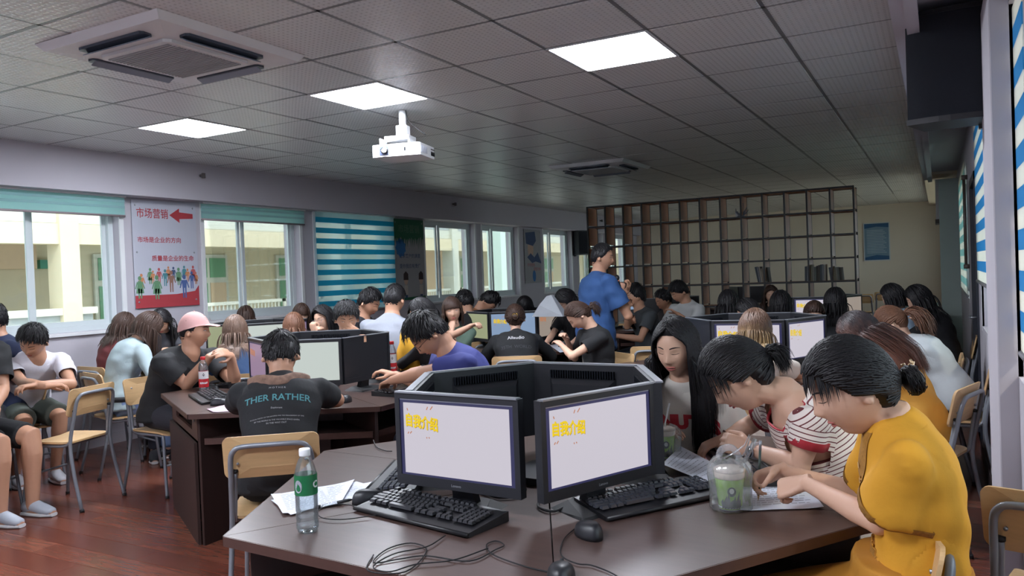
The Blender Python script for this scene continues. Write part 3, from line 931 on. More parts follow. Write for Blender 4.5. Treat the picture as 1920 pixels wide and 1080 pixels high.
def books(px0, px1, row, n, grp, lean, hh=.23):
    x0 = shelf_pos(px0, row)[0]; x1 = shelf_pos(px1, row)[0]
    step = (x1 - x0) / n
    where = {'books leaning on the shelf left of the middle': 'in the left-hand pile'}
    r0 = random.Random(int(px0))
    for k in range(n):
        c = bookc[(k * 3 + px0) % len(bookc)]
        h = hh * (0.86 + .14 * r0.random()); th = step * .86; dp = .17 + .03 * r0.random()
        a = lean * (1 - k / n * .5)
        r = empty('book', (x0 + step * k, SHY + .10, RZ[row] + .001), None, 'book', grp)
        M = Matrix.Rotation(a, 4, 'Y')
        MB().box(0, th, 0, dp, 0, h).move(Matrix.Translation((0, 0, abs(math.sin(a)) * (th if a > 0 else 0))) @ M).build('cover', mat('book_%d' % (bookc.index(c)), c, .7), r)
        MB().box(th * .12, th * .88, .004, dp - .002, .002, h + .001).move(Matrix.Translation((0, 0, abs(math.sin(a)) * (th if a > 0 else 0))) @ M).build('pages', PAPER, r)
        r['label'] = grp[:-1] if False else {'leaning books on the middle shelf level': 'thin book in the leaning row on the shelving level above the heads', 'upright books in the second pile': 'thin book in the wide upright pile on the open shelving', 'books in the rightmost pile': 'thin grey book in the rightmost pile on the open shelving'}[grp]
books(1420, 1442, 4, 7, 'leaning books on the middle shelf level', -.18)
books(1508, 1548, 4, 11, 'upright books in the second pile', .02)
books(1556, 1580, 4, 8, 'books in the rightmost pile', -.12, .2)
P = shelf_pos(1392, 1)
ob = empty('figurine', P, 'small branching figurine in the top row of the open shelving', 'ornament')
mb = MB().lathe([(.05, 0), (.055, .02), (.03, .03)], 12)
for a, l, q in ((0, .2, .02), (.8, .14, .06), (-.9, .13, -.07), (1.7, .1, .08), (-1.6, .09, -.05)):
    mb.tube([(0, 0, .02), (q, 0, l * .6), (q * 1.2 + .01, .01, l)], [.016, .012, .004], 6)
mb.build('figure', mat('ornament_grey', (126, 130, 140), .4), ob, True)
MB().box(-.08, -.05, 0, .02, 0, .07).box(-.045, -.02, 0, .02, 0, .05).build('small_boxes', WHITE, ob)
P = shelf_pos(1418, 4)

# ------------------------------------------------------------------ hexagonal desks
S6 = 1.06
def hx(r, a):
    a = math.radians(a)
    return np.array([r * math.cos(a), r * math.sin(a)])
def make_desk(loc, rot, label, panels=range(6), closed=(), detail=True):
    """local hexagon: vertices at 60k, edge k faces 30+60k, everything rotated by rot degrees"""
    r = empty('hexagonal_desk', (loc[0], loc[1], 0), label, 'desk', 'hexagonal computer desks', math.radians(rot))
    for k in range(6):
        a0, a1, am = 60 * k, 60 * k + 60, 60 * k + 30
        v0, v1 = hx(S6, a0), hx(S6, a1)
        c = hx(.0, am)
        cen = (v0 + v1) / 3
        def shr(p, d=.0022):
            return tuple(p + unit(cen - p) * d)
        tri = [shr(hx(.004, am)), shr(v0), shr(v1)]
        MB().prism(tri, .727, .75).build('tabletop', DESK, r)
        e0, e1 = hx(S6, a0), hx(S6, a1)
        n = hx(1, am); tdir = unit(e1 - e0)
        q0, q1 = e0 + tdir * .003, e1 - tdir * .003
        MB().prism([tuple(q0), tuple(q0 + n * .0025), tuple(q1 + n * .0025), tuple(q1)][::-1], .722, .7495).build('edge_band', DESKE, r)
        # radial side panel under the vertex
        d = hx(1, a0); p = np.array([-d[1], d[0]]) * .009
        i0, o0 = d * .28, d * (S6 - .07)
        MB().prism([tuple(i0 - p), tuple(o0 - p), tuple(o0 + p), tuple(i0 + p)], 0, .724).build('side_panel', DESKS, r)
        # inner modesty panel
        ap = .40
        w = ap * math.tan(math.radians(30)) - .012
        M = Matrix.Rotation(math.radians(am), 4, 'Z')
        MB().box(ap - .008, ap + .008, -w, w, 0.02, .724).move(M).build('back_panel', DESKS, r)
        # tray shelf under the top
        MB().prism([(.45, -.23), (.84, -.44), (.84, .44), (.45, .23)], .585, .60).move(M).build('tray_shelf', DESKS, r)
        if k in closed:
            MB().box(.865, .882, -.47, .47, 0, .575).move(M).build('front_panel', DESKS, r)
            MB().box(.845, .862, -.47, .47, .585, .625).box(.845, .862, -.47, -.30, .625, .722).box(.845, .862, .30, .47, .625, .722).move(M).build('tray_front', DESKE, r)
            MB().box(.70, .83, -.28, .28, .60, .615).move(M).build('sliding_tray', DESKS, r)
            q = MB()
            for zz, yy_ in ((.69, -.38), (.69, .38)):
                q.tube([(.862, yy_, zz), (.866, yy_, zz)], .009, 8)
            q.move(M).build('round_cap', SILVER, r)
        else:
            MB().box(.55, .565, -.17, .17, .33, .58).move(M).build('drawer_box', DESKS, r)
            MB().box(.835, .85, -.47, .47, .565, .60).move(M).build('front_rail', DESKE, r)
        if k in panels:
            ap2 = .365
            w2 = ap2 * math.tan(math.radians(30)) + .002
            pp = MB().box(ap2 - .006, ap2 + .006, -w2, w2, .752, 1.085).move(M).build('privacy_panel', BLACKG, r)
            MB().box(ap2 - .008, ap2 + .008, -w2 - .003, w2 + .003, 1.085, 1.091).move(M).build('panel_trim', SILVER, pp)
    # little cable outlet hub in the middle
    MB().box(-.12, .12, -.12, .12, .751, .775, bev=.02).build('socket_box', BLACKM, r)
    return r

# ------------------------------------------------------------------ monitors, keyboards, mice
SCR = {
    'slide': screenmat('screen_white', (226, 220, 232), 0.44),
    'white': screenmat('screen_pale', (222, 232, 226), .42),
    'mint': screenmat('screen_mint', (196, 204, 160), .32),
    'pink': screenmat('screen_lilac', (186, 158, 190), .34),
    'blue': screenmat('screen_blue', (150, 176, 210), .42),
    'beige': screenmat('screen_beige', (186, 172, 160), .36),
    'off': BLACKM}
BORD = screenmat('screen_border_indigo', (66, 66, 116), .30)
YEL = screenmat('slide_yellow', (250, 214, 20), .5)
YELD = screenmat('slide_brown', (150, 92, 30), .3)
ORG = screenmat('slide_orange', (214, 140, 96), .42)
def make_monitor(loc, yaw, label, kind='slide', title=True, logo=True, border=True, group=None, w=.455, h=.285):
    """yaw: direction (deg) the screen faces; origin: centre of the stand on the desk"""
    r = empty('monitor', (loc[0], loc[1], .75), label, 'monitor', group or 'computer monitors', math.radians(yaw + 90))
    z0 = .062; z1 = z0 + h
    hw = w / 2
    # housing
    MB().prism([(-hw, z0), (hw, z0), (hw, z1), (-hw, z1)], -.012, .012, Matrix(((1, 0, 0, 0), (0, 0, 1, -.02), (0, 1, 0, 0), (0, 0, 0, 1)))).build('housing', BLACKM, r)
    MB().add([(-hw * .62, -.0085, z0 + .02), (hw * .62, -.0085, z0 + .02), (hw * .62, -.0085, z1 - .05), (-hw * .62, -.0085, z1 - .05), (-hw * .52, .016, z0 + .04), (hw * .52, .016, z0 + .04), (hw * .52, .016, z1 - .075), (-hw * .52, .016, z1 - .075)],
             [(0, 1, 5, 4), (1, 2, 6, 5), (2, 3, 7, 6), (3, 0, 4, 7), (4, 5, 6, 7)]).build('rear_shell', BLACKM, r)
    g = MB()
    for k in range(26):
        x = -hw * .58 + k * hw * 1.16 / 25
        g.box(x - .0022, x + .0022, -.009, .004, z1 - .052, z1 - .022)
    g.build('rear_vents', BLACKG, r, kind='stuff')
    b = .018
    fz = -.0325
    MB().box(-hw, hw, fz - .005, fz + .001, z1 - b, z1).box(-hw, hw, fz - .005, fz + .001, z0, z0 + b * 1.7).box(-hw, -hw + b, fz - .005, fz + .001, z0 + b * 1.7, z1 - b).box(hw - b, hw, fz - .005, fz + .001, z0 + b * 1.7, z1 - b).build('bezel', BLACKM, r)
    MB().box(-hw + .005, hw - .002, fz - .010, fz + .014, z1 - .0005, z1 + .0045).build('top_ledge', SILVER, r)
    sx0, sx1, sz0, sz1 = -hw + b, hw - b, z0 + b * 1.7, z1 - b
    base = 'slide' if kind == 'slide' else kind
    y = fz - .0015
    def quad(name, x0, x1, a, c, m, yy, par=r):
        return mesh_obj(name, [(x0, yy, a), (x1, yy, a), (x1, yy, c), (x0, yy, c)], [(0, 1, 2, 3)], m, par)
    if border and kind != 'off':
        s = quad('screen', sx0, sx1, sz0, sz1, BORD, y)
        quad('slide_area', sx0 + .014, sx1 - .014, sz0 + .006, sz1 - .012, SCR[base], y - .0006, s)
        quad('top_line', sx0, sx1, sz1 - .004, sz1 - .001, SILVER, y - .0006, s)
    else:
        s = quad('screen', sx0, sx1, sz0, sz1, SCR[base], y)
    if title and kind != 'off':
        V, Fc = text_geo('自我介绍', .034, 0, 'CENTER', .0007)
        if len(V):
            V[:, 1] *= 1.25
            sw = sx1 - sx0
            cx, cz = sx0 + sw * .20, sz1 - .073
            V2 = V.copy(); V2[:, 1] += V2[:, 0] * -.08
            V3 = V2.copy(); 
            mesh_obj('title_shadow', np.stack([V3[:, 0] * .95 + cx + .0016, np.full(len(V3), y - .0009), V3[:, 1] + cz - .0016], 1), Fc, YELD, s)
            VB = np.concatenate([np.stack([V2[:, 0] * .95 + cx + ox, np.full(len(V2), y - .0012 - .00004 * q_), V2[:, 1] + cz + oz], 1) for q_, (ox, oz) in enumerate(((0, 0), (.0008, 0), (-.0008, 0), (0, .0008), (0, -.0008)))])
            FB = [tuple(i + len(V2) * q_ for i in f_) for q_ in range(5) for f_ in Fc]
            mesh_obj('title_lettering', VB, FB, YEL if kind == 'slide' else (YEL if kind in ('white', 'blue') else ORG), s)
            q = MB()
            for (dx, dz, l, a) in ((-.052, .036, .008, 1.9), (.022, .042, .011, 1.1), (.036, .043, .015, .85), (-.055, -.036, .008, .9), (-.046, -.035, .010, .8), (.03, -.045, .005, 2.2), (.02, -.046, .005, 1.8)):
                c, s_ = math.cos(a), math.sin(a); t = .0016
                x0, zz = cx + dx, cz + dz
                q.add([(x0 - s_ * t, y - .0009, zz + c * t), (x0 + s_ * t, y - .0009, zz - c * t), (x0 + s_ * t + c * l, y - .0009, zz - c * t + s_ * l), (x0 - s_ * t + c * l, y - .0009, zz + c * t + s_ * l)], [(0, 1, 2, 3)])
            q.build('title_dashes', ORG, s)
    if logo:
        V, Fc = text_geo('Lenovo', .012)
        mesh_obj('logo', np.stack([V[:, 0], np.full(len(V), fz - .0055), V[:, 1] + z0 + .014], 1), Fc, mat('logo_grey', (150, 152, 158), .5), r)
    MB().add([(-.035, -.012, .075), (.035, -.012, .075), (.035, .016, .075), (-.035, .016, .075), (-.042, .0, .012), (.042, .0, .012), (.042, .03, .012), (-.042, .03, .012)],
             [(0, 1, 2, 3), (7, 6, 5, 4), (0, 4, 5, 1), (1, 5, 6, 2), (2, 6, 7, 3), (3, 7, 4, 0)]).box(-.02, .02, -.01, .03, .07, .16).build('neck', BLACKM, r)
    MB().add([(-.125, -.085, 0), (.125, -.085, 0), (.105, .085, 0), (-.105, .085, 0), (-.118, -.078, .008), (.118, -.078, .008), (.06, .055, .022), (-.06, .055, .022)],
             [(3, 2, 1, 0), (4, 5, 6, 7), (0, 1, 5, 4), (1, 2, 6, 5), (2, 3, 7, 6), (3, 0, 4, 7)]).build('stand_base', BLACKR, r)
    return r
KEYM = mat('key_black', (30, 31, 36), .38)
KEYB = mat('keyboard_body', (20, 20, 24), .4)
def key_layout():
    K = []
    u = .0188
    x0 = -.218
    rows = [(0.066, [(0, 1), (2, 4), (6.5, 4), (11, 4)]), (0.040, [(0, 13)]), (0.021, [(0.5, 12)]), (0.002, [(0.75, 11)]), (-.017, [(1.2, 10)])]
    for z, segs in rows:
        for s0, n in segs:
            for k in range(n):
                K.append((x0 + (s0 + k) * u + u / 2, z, u * .88))
    K += [(x0 + 14 * u, .040, u * 1.8), (x0 + 13.9 * u, .002, u * 2.1), (x0 + 13.6 * u, -.017, u * 2.6), (x0 + .2 * u, .021, u * 1.3), (x0 + .2 * u, .002, u * 1.5), (x0 + .5 * u, -.017, u * 1.9)]
    for s0, w in ((.4, 1.3), (1.9, 1.2), (3.2, 1.2), (6.9, 5.8), (10.8, 1.2), (12.1, 1.2), (13.6, 1.4)):
        K.append((x0 + s0 * u + u * .3, -.036, u * w * .92))
    for k in range(3):
        for z in (.066, .040, .021):
            K.append((x0 + (15.7 + k) * u, z, u * .88))
        K.append((x0 + (15.7 + k) * u, -.036, u * .88))
    K.append((x0 + 16.7 * u, -.017, u * .88))
    for k in range(4):
        for z in (.040, .021, .002, -.017, -.036):
            K.append((x0 + (19.2 + k) * u, z, u * .88))
    return K
KL = key_layout()
keymesh = {}
def make_keyboard(loc, yaw, label, separate=False, pale=False, z=.75, group='black keyboards'):
    r = empty('keyboard', (loc[0], loc[1], z + .001), label, 'keyboard', group, math.radians(yaw + 90))
    MB().add([(-.232, -.085, 0), (.232, -.085, 0), (.232, .085, 0), (-.232, .085, 0), (-.232, -.085, .012), (.232, -.085, .012), (.232, .085, .028), (-.232, .085, .028), (-.225, -.05, .014), (.225, -.05, .014), (.225, .078, .027), (-.225, .078, .027)],
             [(3, 2, 1, 0), (0, 1, 5, 4), (1, 2, 6, 5), (2, 3, 7, 6), (3, 0, 4, 7), (4, 5, 9, 8), (5, 6, 10, 9), (6, 7, 11, 10), (7, 4, 8, 11), (8, 9, 10, 11)]).build('body', KEYB, r)
    MB().tube([(-.232, -.09, .008), (.232, -.09, .008)], .007, 8).build('front_lip', KEYB, r, True)
    jn = MB()
    km = mat('key_sheen_painted', (58, 60, 68), .25) if pale else KEYM  # pale: sheen on black keys put into a lighter base colour
    for (x, yy, w) in KL:
        zz = .018 + (yy + .05) * .094
        wk = round(w, 4)
        if separate:
            if (wk, pale) not in keymesh:
                hw = w / 2
                o_ = mesh_obj('key', [(-hw, -.0084, 0), (hw, -.0084, 0), (hw, .0084, 0), (-hw, .0084, 0), (-hw + .002, -.006, .008), (hw - .002, -.006, .008), (hw - .002, .007, .009), (-hw + .002, .007, .009)],
                              [(4, 5, 6, 7), (0, 1, 5, 4), (1, 2, 6, 5), (2, 3, 7, 6), (3, 0, 4, 7)], km)
                keymesh[(wk, pale)] = o_.data
                bpy.data.objects.remove(o_)
            o_ = bpy.data.objects.new('key', keymesh[(wk, pale)])
            link(o_, r); o_.location = (x, yy, zz)
        else:
            hw = w / 2
            jn.add([(x - hw, yy - .0084, zz), (x + hw, yy - .0084, zz), (x + hw, yy + .0084, zz), (x - hw, yy + .0084, zz), (x - hw + .002, yy - .006, zz + .008), (x + hw - .002, yy - .006, zz + .008), (x + hw - .002, yy + .007, zz + .009), (x - hw + .002, yy + .007, zz + .009)],
                   [(4, 5, 6, 7), (0, 1, 5, 4), (1, 2, 6, 5), (2, 3, 7, 6), (3, 0, 4, 7)])
    if not separate:
        jn.build('keys', km, r, kind='stuff')
    return r
def make_mouse(loc, yaw, label, z=.75):
    r = empty('mouse', (loc[0], loc[1], z), label, 'mouse', 'black computer mice', math.radians(yaw + 90))
    V = []; Fc = []
    n, m = 20, 8
    for j in range(m + 1):
        t = j / m
        for k in range(n):
            a = 2 * math.pi * k / n
            rr_ = math.cos(t * math.pi / 2) ** .55
            x = .033 * rr_ * math.cos(a) * (1 - .10 * math.sin(a) ** 2)
            y = .058 * rr_ * math.sin(a)
            zz = .004 + .036 * math.sin(t * math.pi / 2) * (1 - .25 * (y / .058)) if t > 0 else 0
            V.append((x, y, zz))
    for j in range(m):
        for k in range(n):
            k2 = (k + 1) % n
            Fc.append((j * n + k, j * n + k2, (j + 1) * n + k2, (j + 1) * n + k))
    Fc.append(tuple(range(n - 1, -1, -1)))
    mesh_obj('mouse_shell', V, Fc, BLACKM, r, True)
    V2, F2 = loft([(0, .012, .0345), (0, .030, .0305), (0, .050, .020)], [(.0012, .0012)] * 3, 6)
    mesh_obj('button_gap', V2, F2, BLACKG, r, True)
    MB().tube([(-.004, .028, .032), (.004, .028, .032)], .007, 12).build('scroll_wheel', BLACKR, r, True)
    return r
def cable(pts, label, r=.0028, name='cable', m=None, n=40, cat='cable'):
    o = MB().tube(bez(pts, n), r, 6).build(name, m or BLACKR, None, True)
    return tag(o, label, cat)

# ------------------------------------------------------------------ school chair (prototype facing +y), copied
def make_chair():
    r = empty('school_chair', (0, 0, 0), 'x', 'chair')
    # seat: slightly dished plywood with rounded corners
    def board(w, d, th, rad, fn, flip=False):
        pts = []
        for cx, cy, a0 in ((w / 2 - rad, d / 2 - rad, 0), (-w / 2 + rad, d / 2 - rad, 90), (-w / 2 + rad, -d / 2 + rad, 180), (w / 2 - rad, -d / 2 + rad, 270)):
            for k in range(6):
                a = math.radians(a0 + 18 * k)
                pts.append((cx + rad * math.cos(a), cy + rad * math.sin(a)))
        n = len(pts)
        V = [fn(x, y, 0) for x, y in pts] + [fn(x, y, th) for x, y in pts]
        # inner rings so curvature shows
        V += [fn(x * .5, y * .5, 0) for x, y in pts] + [fn(x * .5, y * .5, th) for x, y in pts]
        Fc = [(i, (i + 1) % n, n + (i + 1) % n, n + i) for i in range(n)]
        Fc += [((i + 1) % n, i, 2 * n + i, 2 * n + (i + 1) % n) for i in range(n)]
        Fc += [(n + i, n + (i + 1) % n, 3 * n + (i + 1) % n, 3 * n + i) for i in range(n)]
        Fc += [tuple(2 * n + i for i in range(n - 1, -1, -1)), tuple(3 * n + i for i in range(n))]
        return V, Fc
    V, Fc = board(.39, .37, .012, .055, lambda x, y, t: (x, y + .0, .435 + t + .012 * (x / .195) ** 2 - .02 * max(0, (y - .1) / .09) ** 2))
    mesh_obj('seat', V, Fc, PLY, r)
    V, Fc = board(.40, .185, .011, .03, lambda x, y, t: (x, -.222 - .015 - y * .22 + t + .018 * (x / .2) ** 2 - .004, .715 + y))
    mesh_obj('backrest', V, Fc, PLY, r)
    rear = [(-.195, -.285, 0), (-.185, -.225, .25), (-.178, -.20, .44), (-.170, -.232, .62), (-.165, -.252, .715), (-.150, -.262, .752), (-.115, -.266, .768), (0, -.268, .770)]
    rear = rear + [(-x, y, z) for x, y, z in rear[-2::-1]]
    MB().tube(bez(rear, 56), .0115, 8).build('rear_frame', STEEL, r, True)
    for s in (-1, 1):
        MB().tube(bez([(s * .19, .19, 0), (s * .178, .165, .22), (s * .170, .15, .40), (s * .168, .12, .425), (s * .168, 0, .427), (s * .168, -.13, .427), (s * .168, -.185, .45), (s * .163, -.20, .52), (s * .155, -.222, .655)], 48), .0105, 8).build('front_leg', STEEL, r, True)
        MB().tube([(s * .155, -.2215, .652), (s * .154, -.224, .664)], .0125, 10).build('tube_cap', BLACKR, r, True)
        MB().tube([(s * .19, .191, 0), (s * .189, .188, .018)], .014, 8).build('foot_cap', BLACKR, r, True)
        MB().tube([(s * .195, -.286, 0), (s * .194, -.281, .018)], .015, 8).build('foot_cap', BLACKR, r, True)
        for zz in (.69, .74):
            MB().tube([(s * .14, -.235, zz), (s * .14, -.221, zz)], .006, 8).build('rivet', SILVER, r, True)
    for A_, B_, q_ in (((-.178, .165, .22), (.178, .165, .22), .008), ((-.168, .06, .424), (.168, .06, .424), .009), ((-.168, -.13, .424), (.168, -.13, .424), .009)):
        MB().tube([A_, B_], q_, 6).build('crossbar', STEEL, r, True)
    return r
chair0 = make_chair()
register(chair0)
CHUSED = [False]
def place_chair(x, y, face, label, group=None):
    """face: direction (deg) the sitter looks"""
    if not CHUSED[0]:
        c = chair0; CHUSED[0] = True
    else:
        c = copy_tree(chair0)
    c.location = (float(x), float(y), 0)
    c.rotation_euler = (0, 0, math.radians(face - 90))
    c['label'] = label
    c['group'] = group or 'plywood school chairs'
    return c

# ------------------------------------------------------------------ people
Z = np.array([0., 0., 1.])
def smst(a, b, x):
    t = np.clip((x - a) / (b - a), 0, 1)
    return t * t * (3 - 2 * t)
def gauss(x, s):
    return np.exp(-(x / s) ** 2)
def skull(D):
    """D: unit directions (n,3) in head frame x right, y face, z up -> surface points"""
    a, b, c = .074, .093, .115
    P = D * np.array([a, b, c])
    x, y, z = P[:, 0].copy(), P[:, 1].copy(), P[:, 2].copy()
    t = np.clip(-z / c, 0, 1)
    fr = smst(-.02, .03, y)
    x *= 1 - .34 * t ** 1.7
    y *= np.where(y > 0, 1 - .04 * t, 1 - .48 * t ** 1.3)
    x *= 1 + .05 * gauss(z - .03, .05) * smst(.02, -.05, y)
    ax = np.abs(x)
    n = np.zeros_like(x)
    n += .017 * gauss(x, .0115) * gauss(z + .030, .0125)
    n += .006 * gauss(ax - .012, .007) * gauss(z + .033, .008)
    n += .010 * gauss(x, .0095) * gauss(z + .012, .020)
    n -= .0075 * gauss(ax - .031, .014) * gauss(z - .002, .010)
    n += .0035 * gauss(ax - .03, .02) * gauss(z - .022, .008)
    n += .0055 * gauss(x, .019) * gauss(z + .058, .0045) + .0055 * gauss(x, .016) * gauss(z + .068, .0045)
    n -= .0030 * gauss(x, .020) * gauss(z + .0630, .0022)
    n -= .003 * gauss(x, .02) * gauss(z + .080, .006)
    n += .008 * gauss(x, .022) * gauss(z + .100, .014)
    n += .004 * gauss(ax - .042, .018) * gauss(z + .026, .02)
    n += .0035 * gauss(x, .045) * gauss(z - .055, .03)
    y += n * fr
    return np.stack([x, y, z], 1)
def sph(nu, nv):
    D = []; Fc = []
    for j in range(nv + 1):
        ph = -math.pi / 2 + math.pi * j / nv
        for k in range(nu):
            a = 2 * math.pi * k / nu
            D.append((math.cos(ph) * math.cos(a), math.cos(ph) * math.sin(a), math.sin(ph)))
    for j in range(nv):
        for k in range(nu):
            k2 = (k + 1) % nu
            Fc.append((j * nu + k, j * nu + k2, (j + 1) * nu + k2, (j + 1) * nu + k))
    return np.array(D), Fc
def face_pt(x, z, off=0.0):
    """point on the face surface at head-frame x, z"""
    lo, hi = 0.0, 1.0
    # search direction whose skull point hits (x,z)
    d = np.array([x / .074, .8, z / .115])
    for _ in range(12):
        P = skull(unit(d)[None])[0]
        d = unit(d)
        d[0] += (x - P[0]) / .074 * .9
        d[2] += (z - P[2]) / .115 * .9
        d[1] = math.sqrt(max(.02, 1 - min(.97, d[0] ** 2 + d[2] ** 2)))
    P = skull(unit(d)[None])[0]
    return np.array([x, P[1] + off, z])
def hairline(az, bangs=0.0, low=0.0):
    """az: 0 front .. pi back; minimal z where hair grows"""
    a = np.degrees(np.abs(az))
    xs = [0, 30, 50, 66, 78, 92, 105, 125, 150, 180]
    ys = [.074 - bangs, .070 - bangs, .056 - bangs * .7, .030 - bangs * .3, .004, -.012, .002, -.045 - low, -.066 - low, -.072 - low]
    return np.interp(a, xs, ys)
def seg_push(p, caps):
    for (a, b, r) in caps:
        ab = b - a
        t = np.clip(np.dot(p - a, ab) / max(1e-9, ab.dot(ab)), 0, 1)
        q = a + ab * t
        d = p - q
        L = np.linalg.norm(d)
        if L < r:
            p = q + (d / L if L > 1e-6 else Z) * r
    return p
def strands(paths, th=.35, up=None):
    """flat tapered locks; paths: list of (P (n,m,3), w) batches"""
    VV = []; FF = []; base = 0
    for P, wk in paths:
        n, m = P.shape[:2]
        if n == 0: continue
        T = np.empty_like(P)
        T[:, 1:-1] = P[:, 2:] - P[:, :-2]; T[:, 0] = P[:, 1] - P[:, 0]; T[:, -1] = P[:, -1] - P[:, -2]
        T /= np.maximum(1e-9, np.linalg.norm(T, axis=2, keepdims=True))
        N = P - up
        N = N - T * (N * T).sum(2, keepdims=True)
        N /= np.maximum(1e-9, np.linalg.norm(N, axis=2, keepdims=True))
        B = np.cross(T, N)
        t = np.linspace(0, 1, m)
        s_ = (wk * ((1 - t ** 3) * .9 + .1))[None, :, None]
        V = np.stack([P + B * s_, P + N * s_ * th, P - B * s_, P - N * s_ * th], 2)   # n,m,4,3
        VV.append(V.reshape(-1, 3))
        i0 = (np.arange(n)[:, None] * (m * 4) + np.arange(m - 1)[None] * 4)[..., None] + np.arange(4)
        i1 = (np.arange(n)[:, None] * (m * 4) + np.arange(m - 1)[None] * 4)[..., None] + (np.arange(4) + 1) % 4
        q = np.stack([i0, i1, i1 + 4, i0 + 4], -1).reshape(-1, 4) + base
        FF += q.tolist()
        base += n * m * 4
    return (np.concatenate(VV) if VV else np.zeros((0, 3))), FF
def push_v(p, caps):
    for (a, b, r) in caps:
        ab = b - a
        t = np.clip(((p - a) @ ab) / max(1e-9, ab.dot(ab)), 0, 1)
        q = a + t[:, None] * ab
        d = p - q
        L = np.linalg.norm(d, axis=1, keepdims=True)
        p = np.where(L < r, q + d / np.maximum(L, 1e-6) * r, p)
    return p

def hand_geo(W, D, N, side, s=1.0, curl=.35, spread=1.0, thumb=.5, fine=True, point=None):
    """W wrist, D finger direction, N palm normal (out of the palm), side +1: thumb on +B where B = D x N"""
    D = unit(D); N = unit(N - D * np.dot(N, D)); B = np.cross(D, N) * side
    parts = []
    rN = .0135 * s
    pts = [W - D * .02 * s, W + D * .012 * s, W + D * .045 * s, W + D * .078 * s, W + D * .090 * s]
    parts.append(loft(pts, [(.026 * s, .020 * s), (.028 * s, .0165 * s), (.037 * s, .0145 * s), (.039 * s, .0125 * s), (.034 * s, .010 * s)], 14, side=[B] * 5, power=2.6))
    for q, (off, L, r, c0) in enumerate(((.030, .068, .0088, 1), (.0102, .076, .0090, 1.0), (-.0100, .071, .0086, 1.06), (-.0290, .056, .0078, 1.15))):
        base = W + D * (.080 if q in (1, 2) else .075) * s + B * off * s
        c = curl * c0
        if point is not None and q == 0: c = point
        d = unit(D + B * off * 2.6 * spread)
        P = [base - d * .018 * s, base]
        ang = 0
        for l, w_ in ((.44, .9), (.31, 1.25), (.25, .8)):
            ang += c * w_
            dd = d * math.cos(ang) + N * math.sin(ang)
            P.append(P[-1] + dd * L * l * s)
        rr_ = [r * s * 1.0, r * s * 1.06, r * s * .98, r * s * .92, r * s * .66]
        parts.append(loft(P, [(q_, q_) for q_ in rr_], 8))
        parts.append(ellipsoid(P[-1], (rr_[-1] * 1.05,) * 3, None, 8, 6))
    b0 = W + D * .018 * s + B * .022 * s + N * .004
    d1 = unit(D * (.72 - .2 * thumb) + B * (.75 - thumb * .3) + N * (.25 + thumb * .55))
    d2 = unit(D * .95 + B * (.25 - thumb * .5) + N * (.2 + thumb * .4))
    P = [b0 - d1 * .01 * s, b0 + d1 * .022 * s, b0 + d1 * .045 * s, b0 + d1 * .045 * s + d2 * .026 * s, b0 + d1 * .045 * s + d2 * .046 * s]
    rr_ = [.014 * s, .0135 * s, .0110 * s, .0100 * s, .0075 * s]
    parts.append(loft(P, [(q_, q_) for q_ in rr_], 8))
    parts.append(ellipsoid(P[-1], (.0078 * s,) * 3, None, 8, 6))
    return parts

def ik(S, W, l1, l2, pole):
    d = W - S
    L = np.linalg.norm(d)
    k = 1.0
    if L > (l1 + l2) * .985:
        k = min(1.12, L / ((l1 + l2) * .985))
        l1, l2 = l1 * k, l2 * k
        if L > (l1 + l2) * .985:
            W = S + d / L * (l1 + l2) * .985
            d = W - S; L = np.linalg.norm(d)
    a = (l1 * l1 - l2 * l2 + L * L) / (2 * L)
    h = math.sqrt(max(1e-6, l1 * l1 - a * a))
    u = d / L
    p = unit(pole - u * np.dot(pole, u))
    return S + u * a + p * h, W

def reldir(p, ang):
    """horizontal unit vector: 0 towards the camera, +90 towards image right, as seen from point p"""
    c = unit(np.array([CAM_POS[0] - p[0], CAM_POS[1] - p[1], 0]))
    r = np.array([-c[1], c[0], 0])
    # image right as seen from the camera
    a = math.radians(ang)
    return c * math.cos(a) + r * math.sin(a)

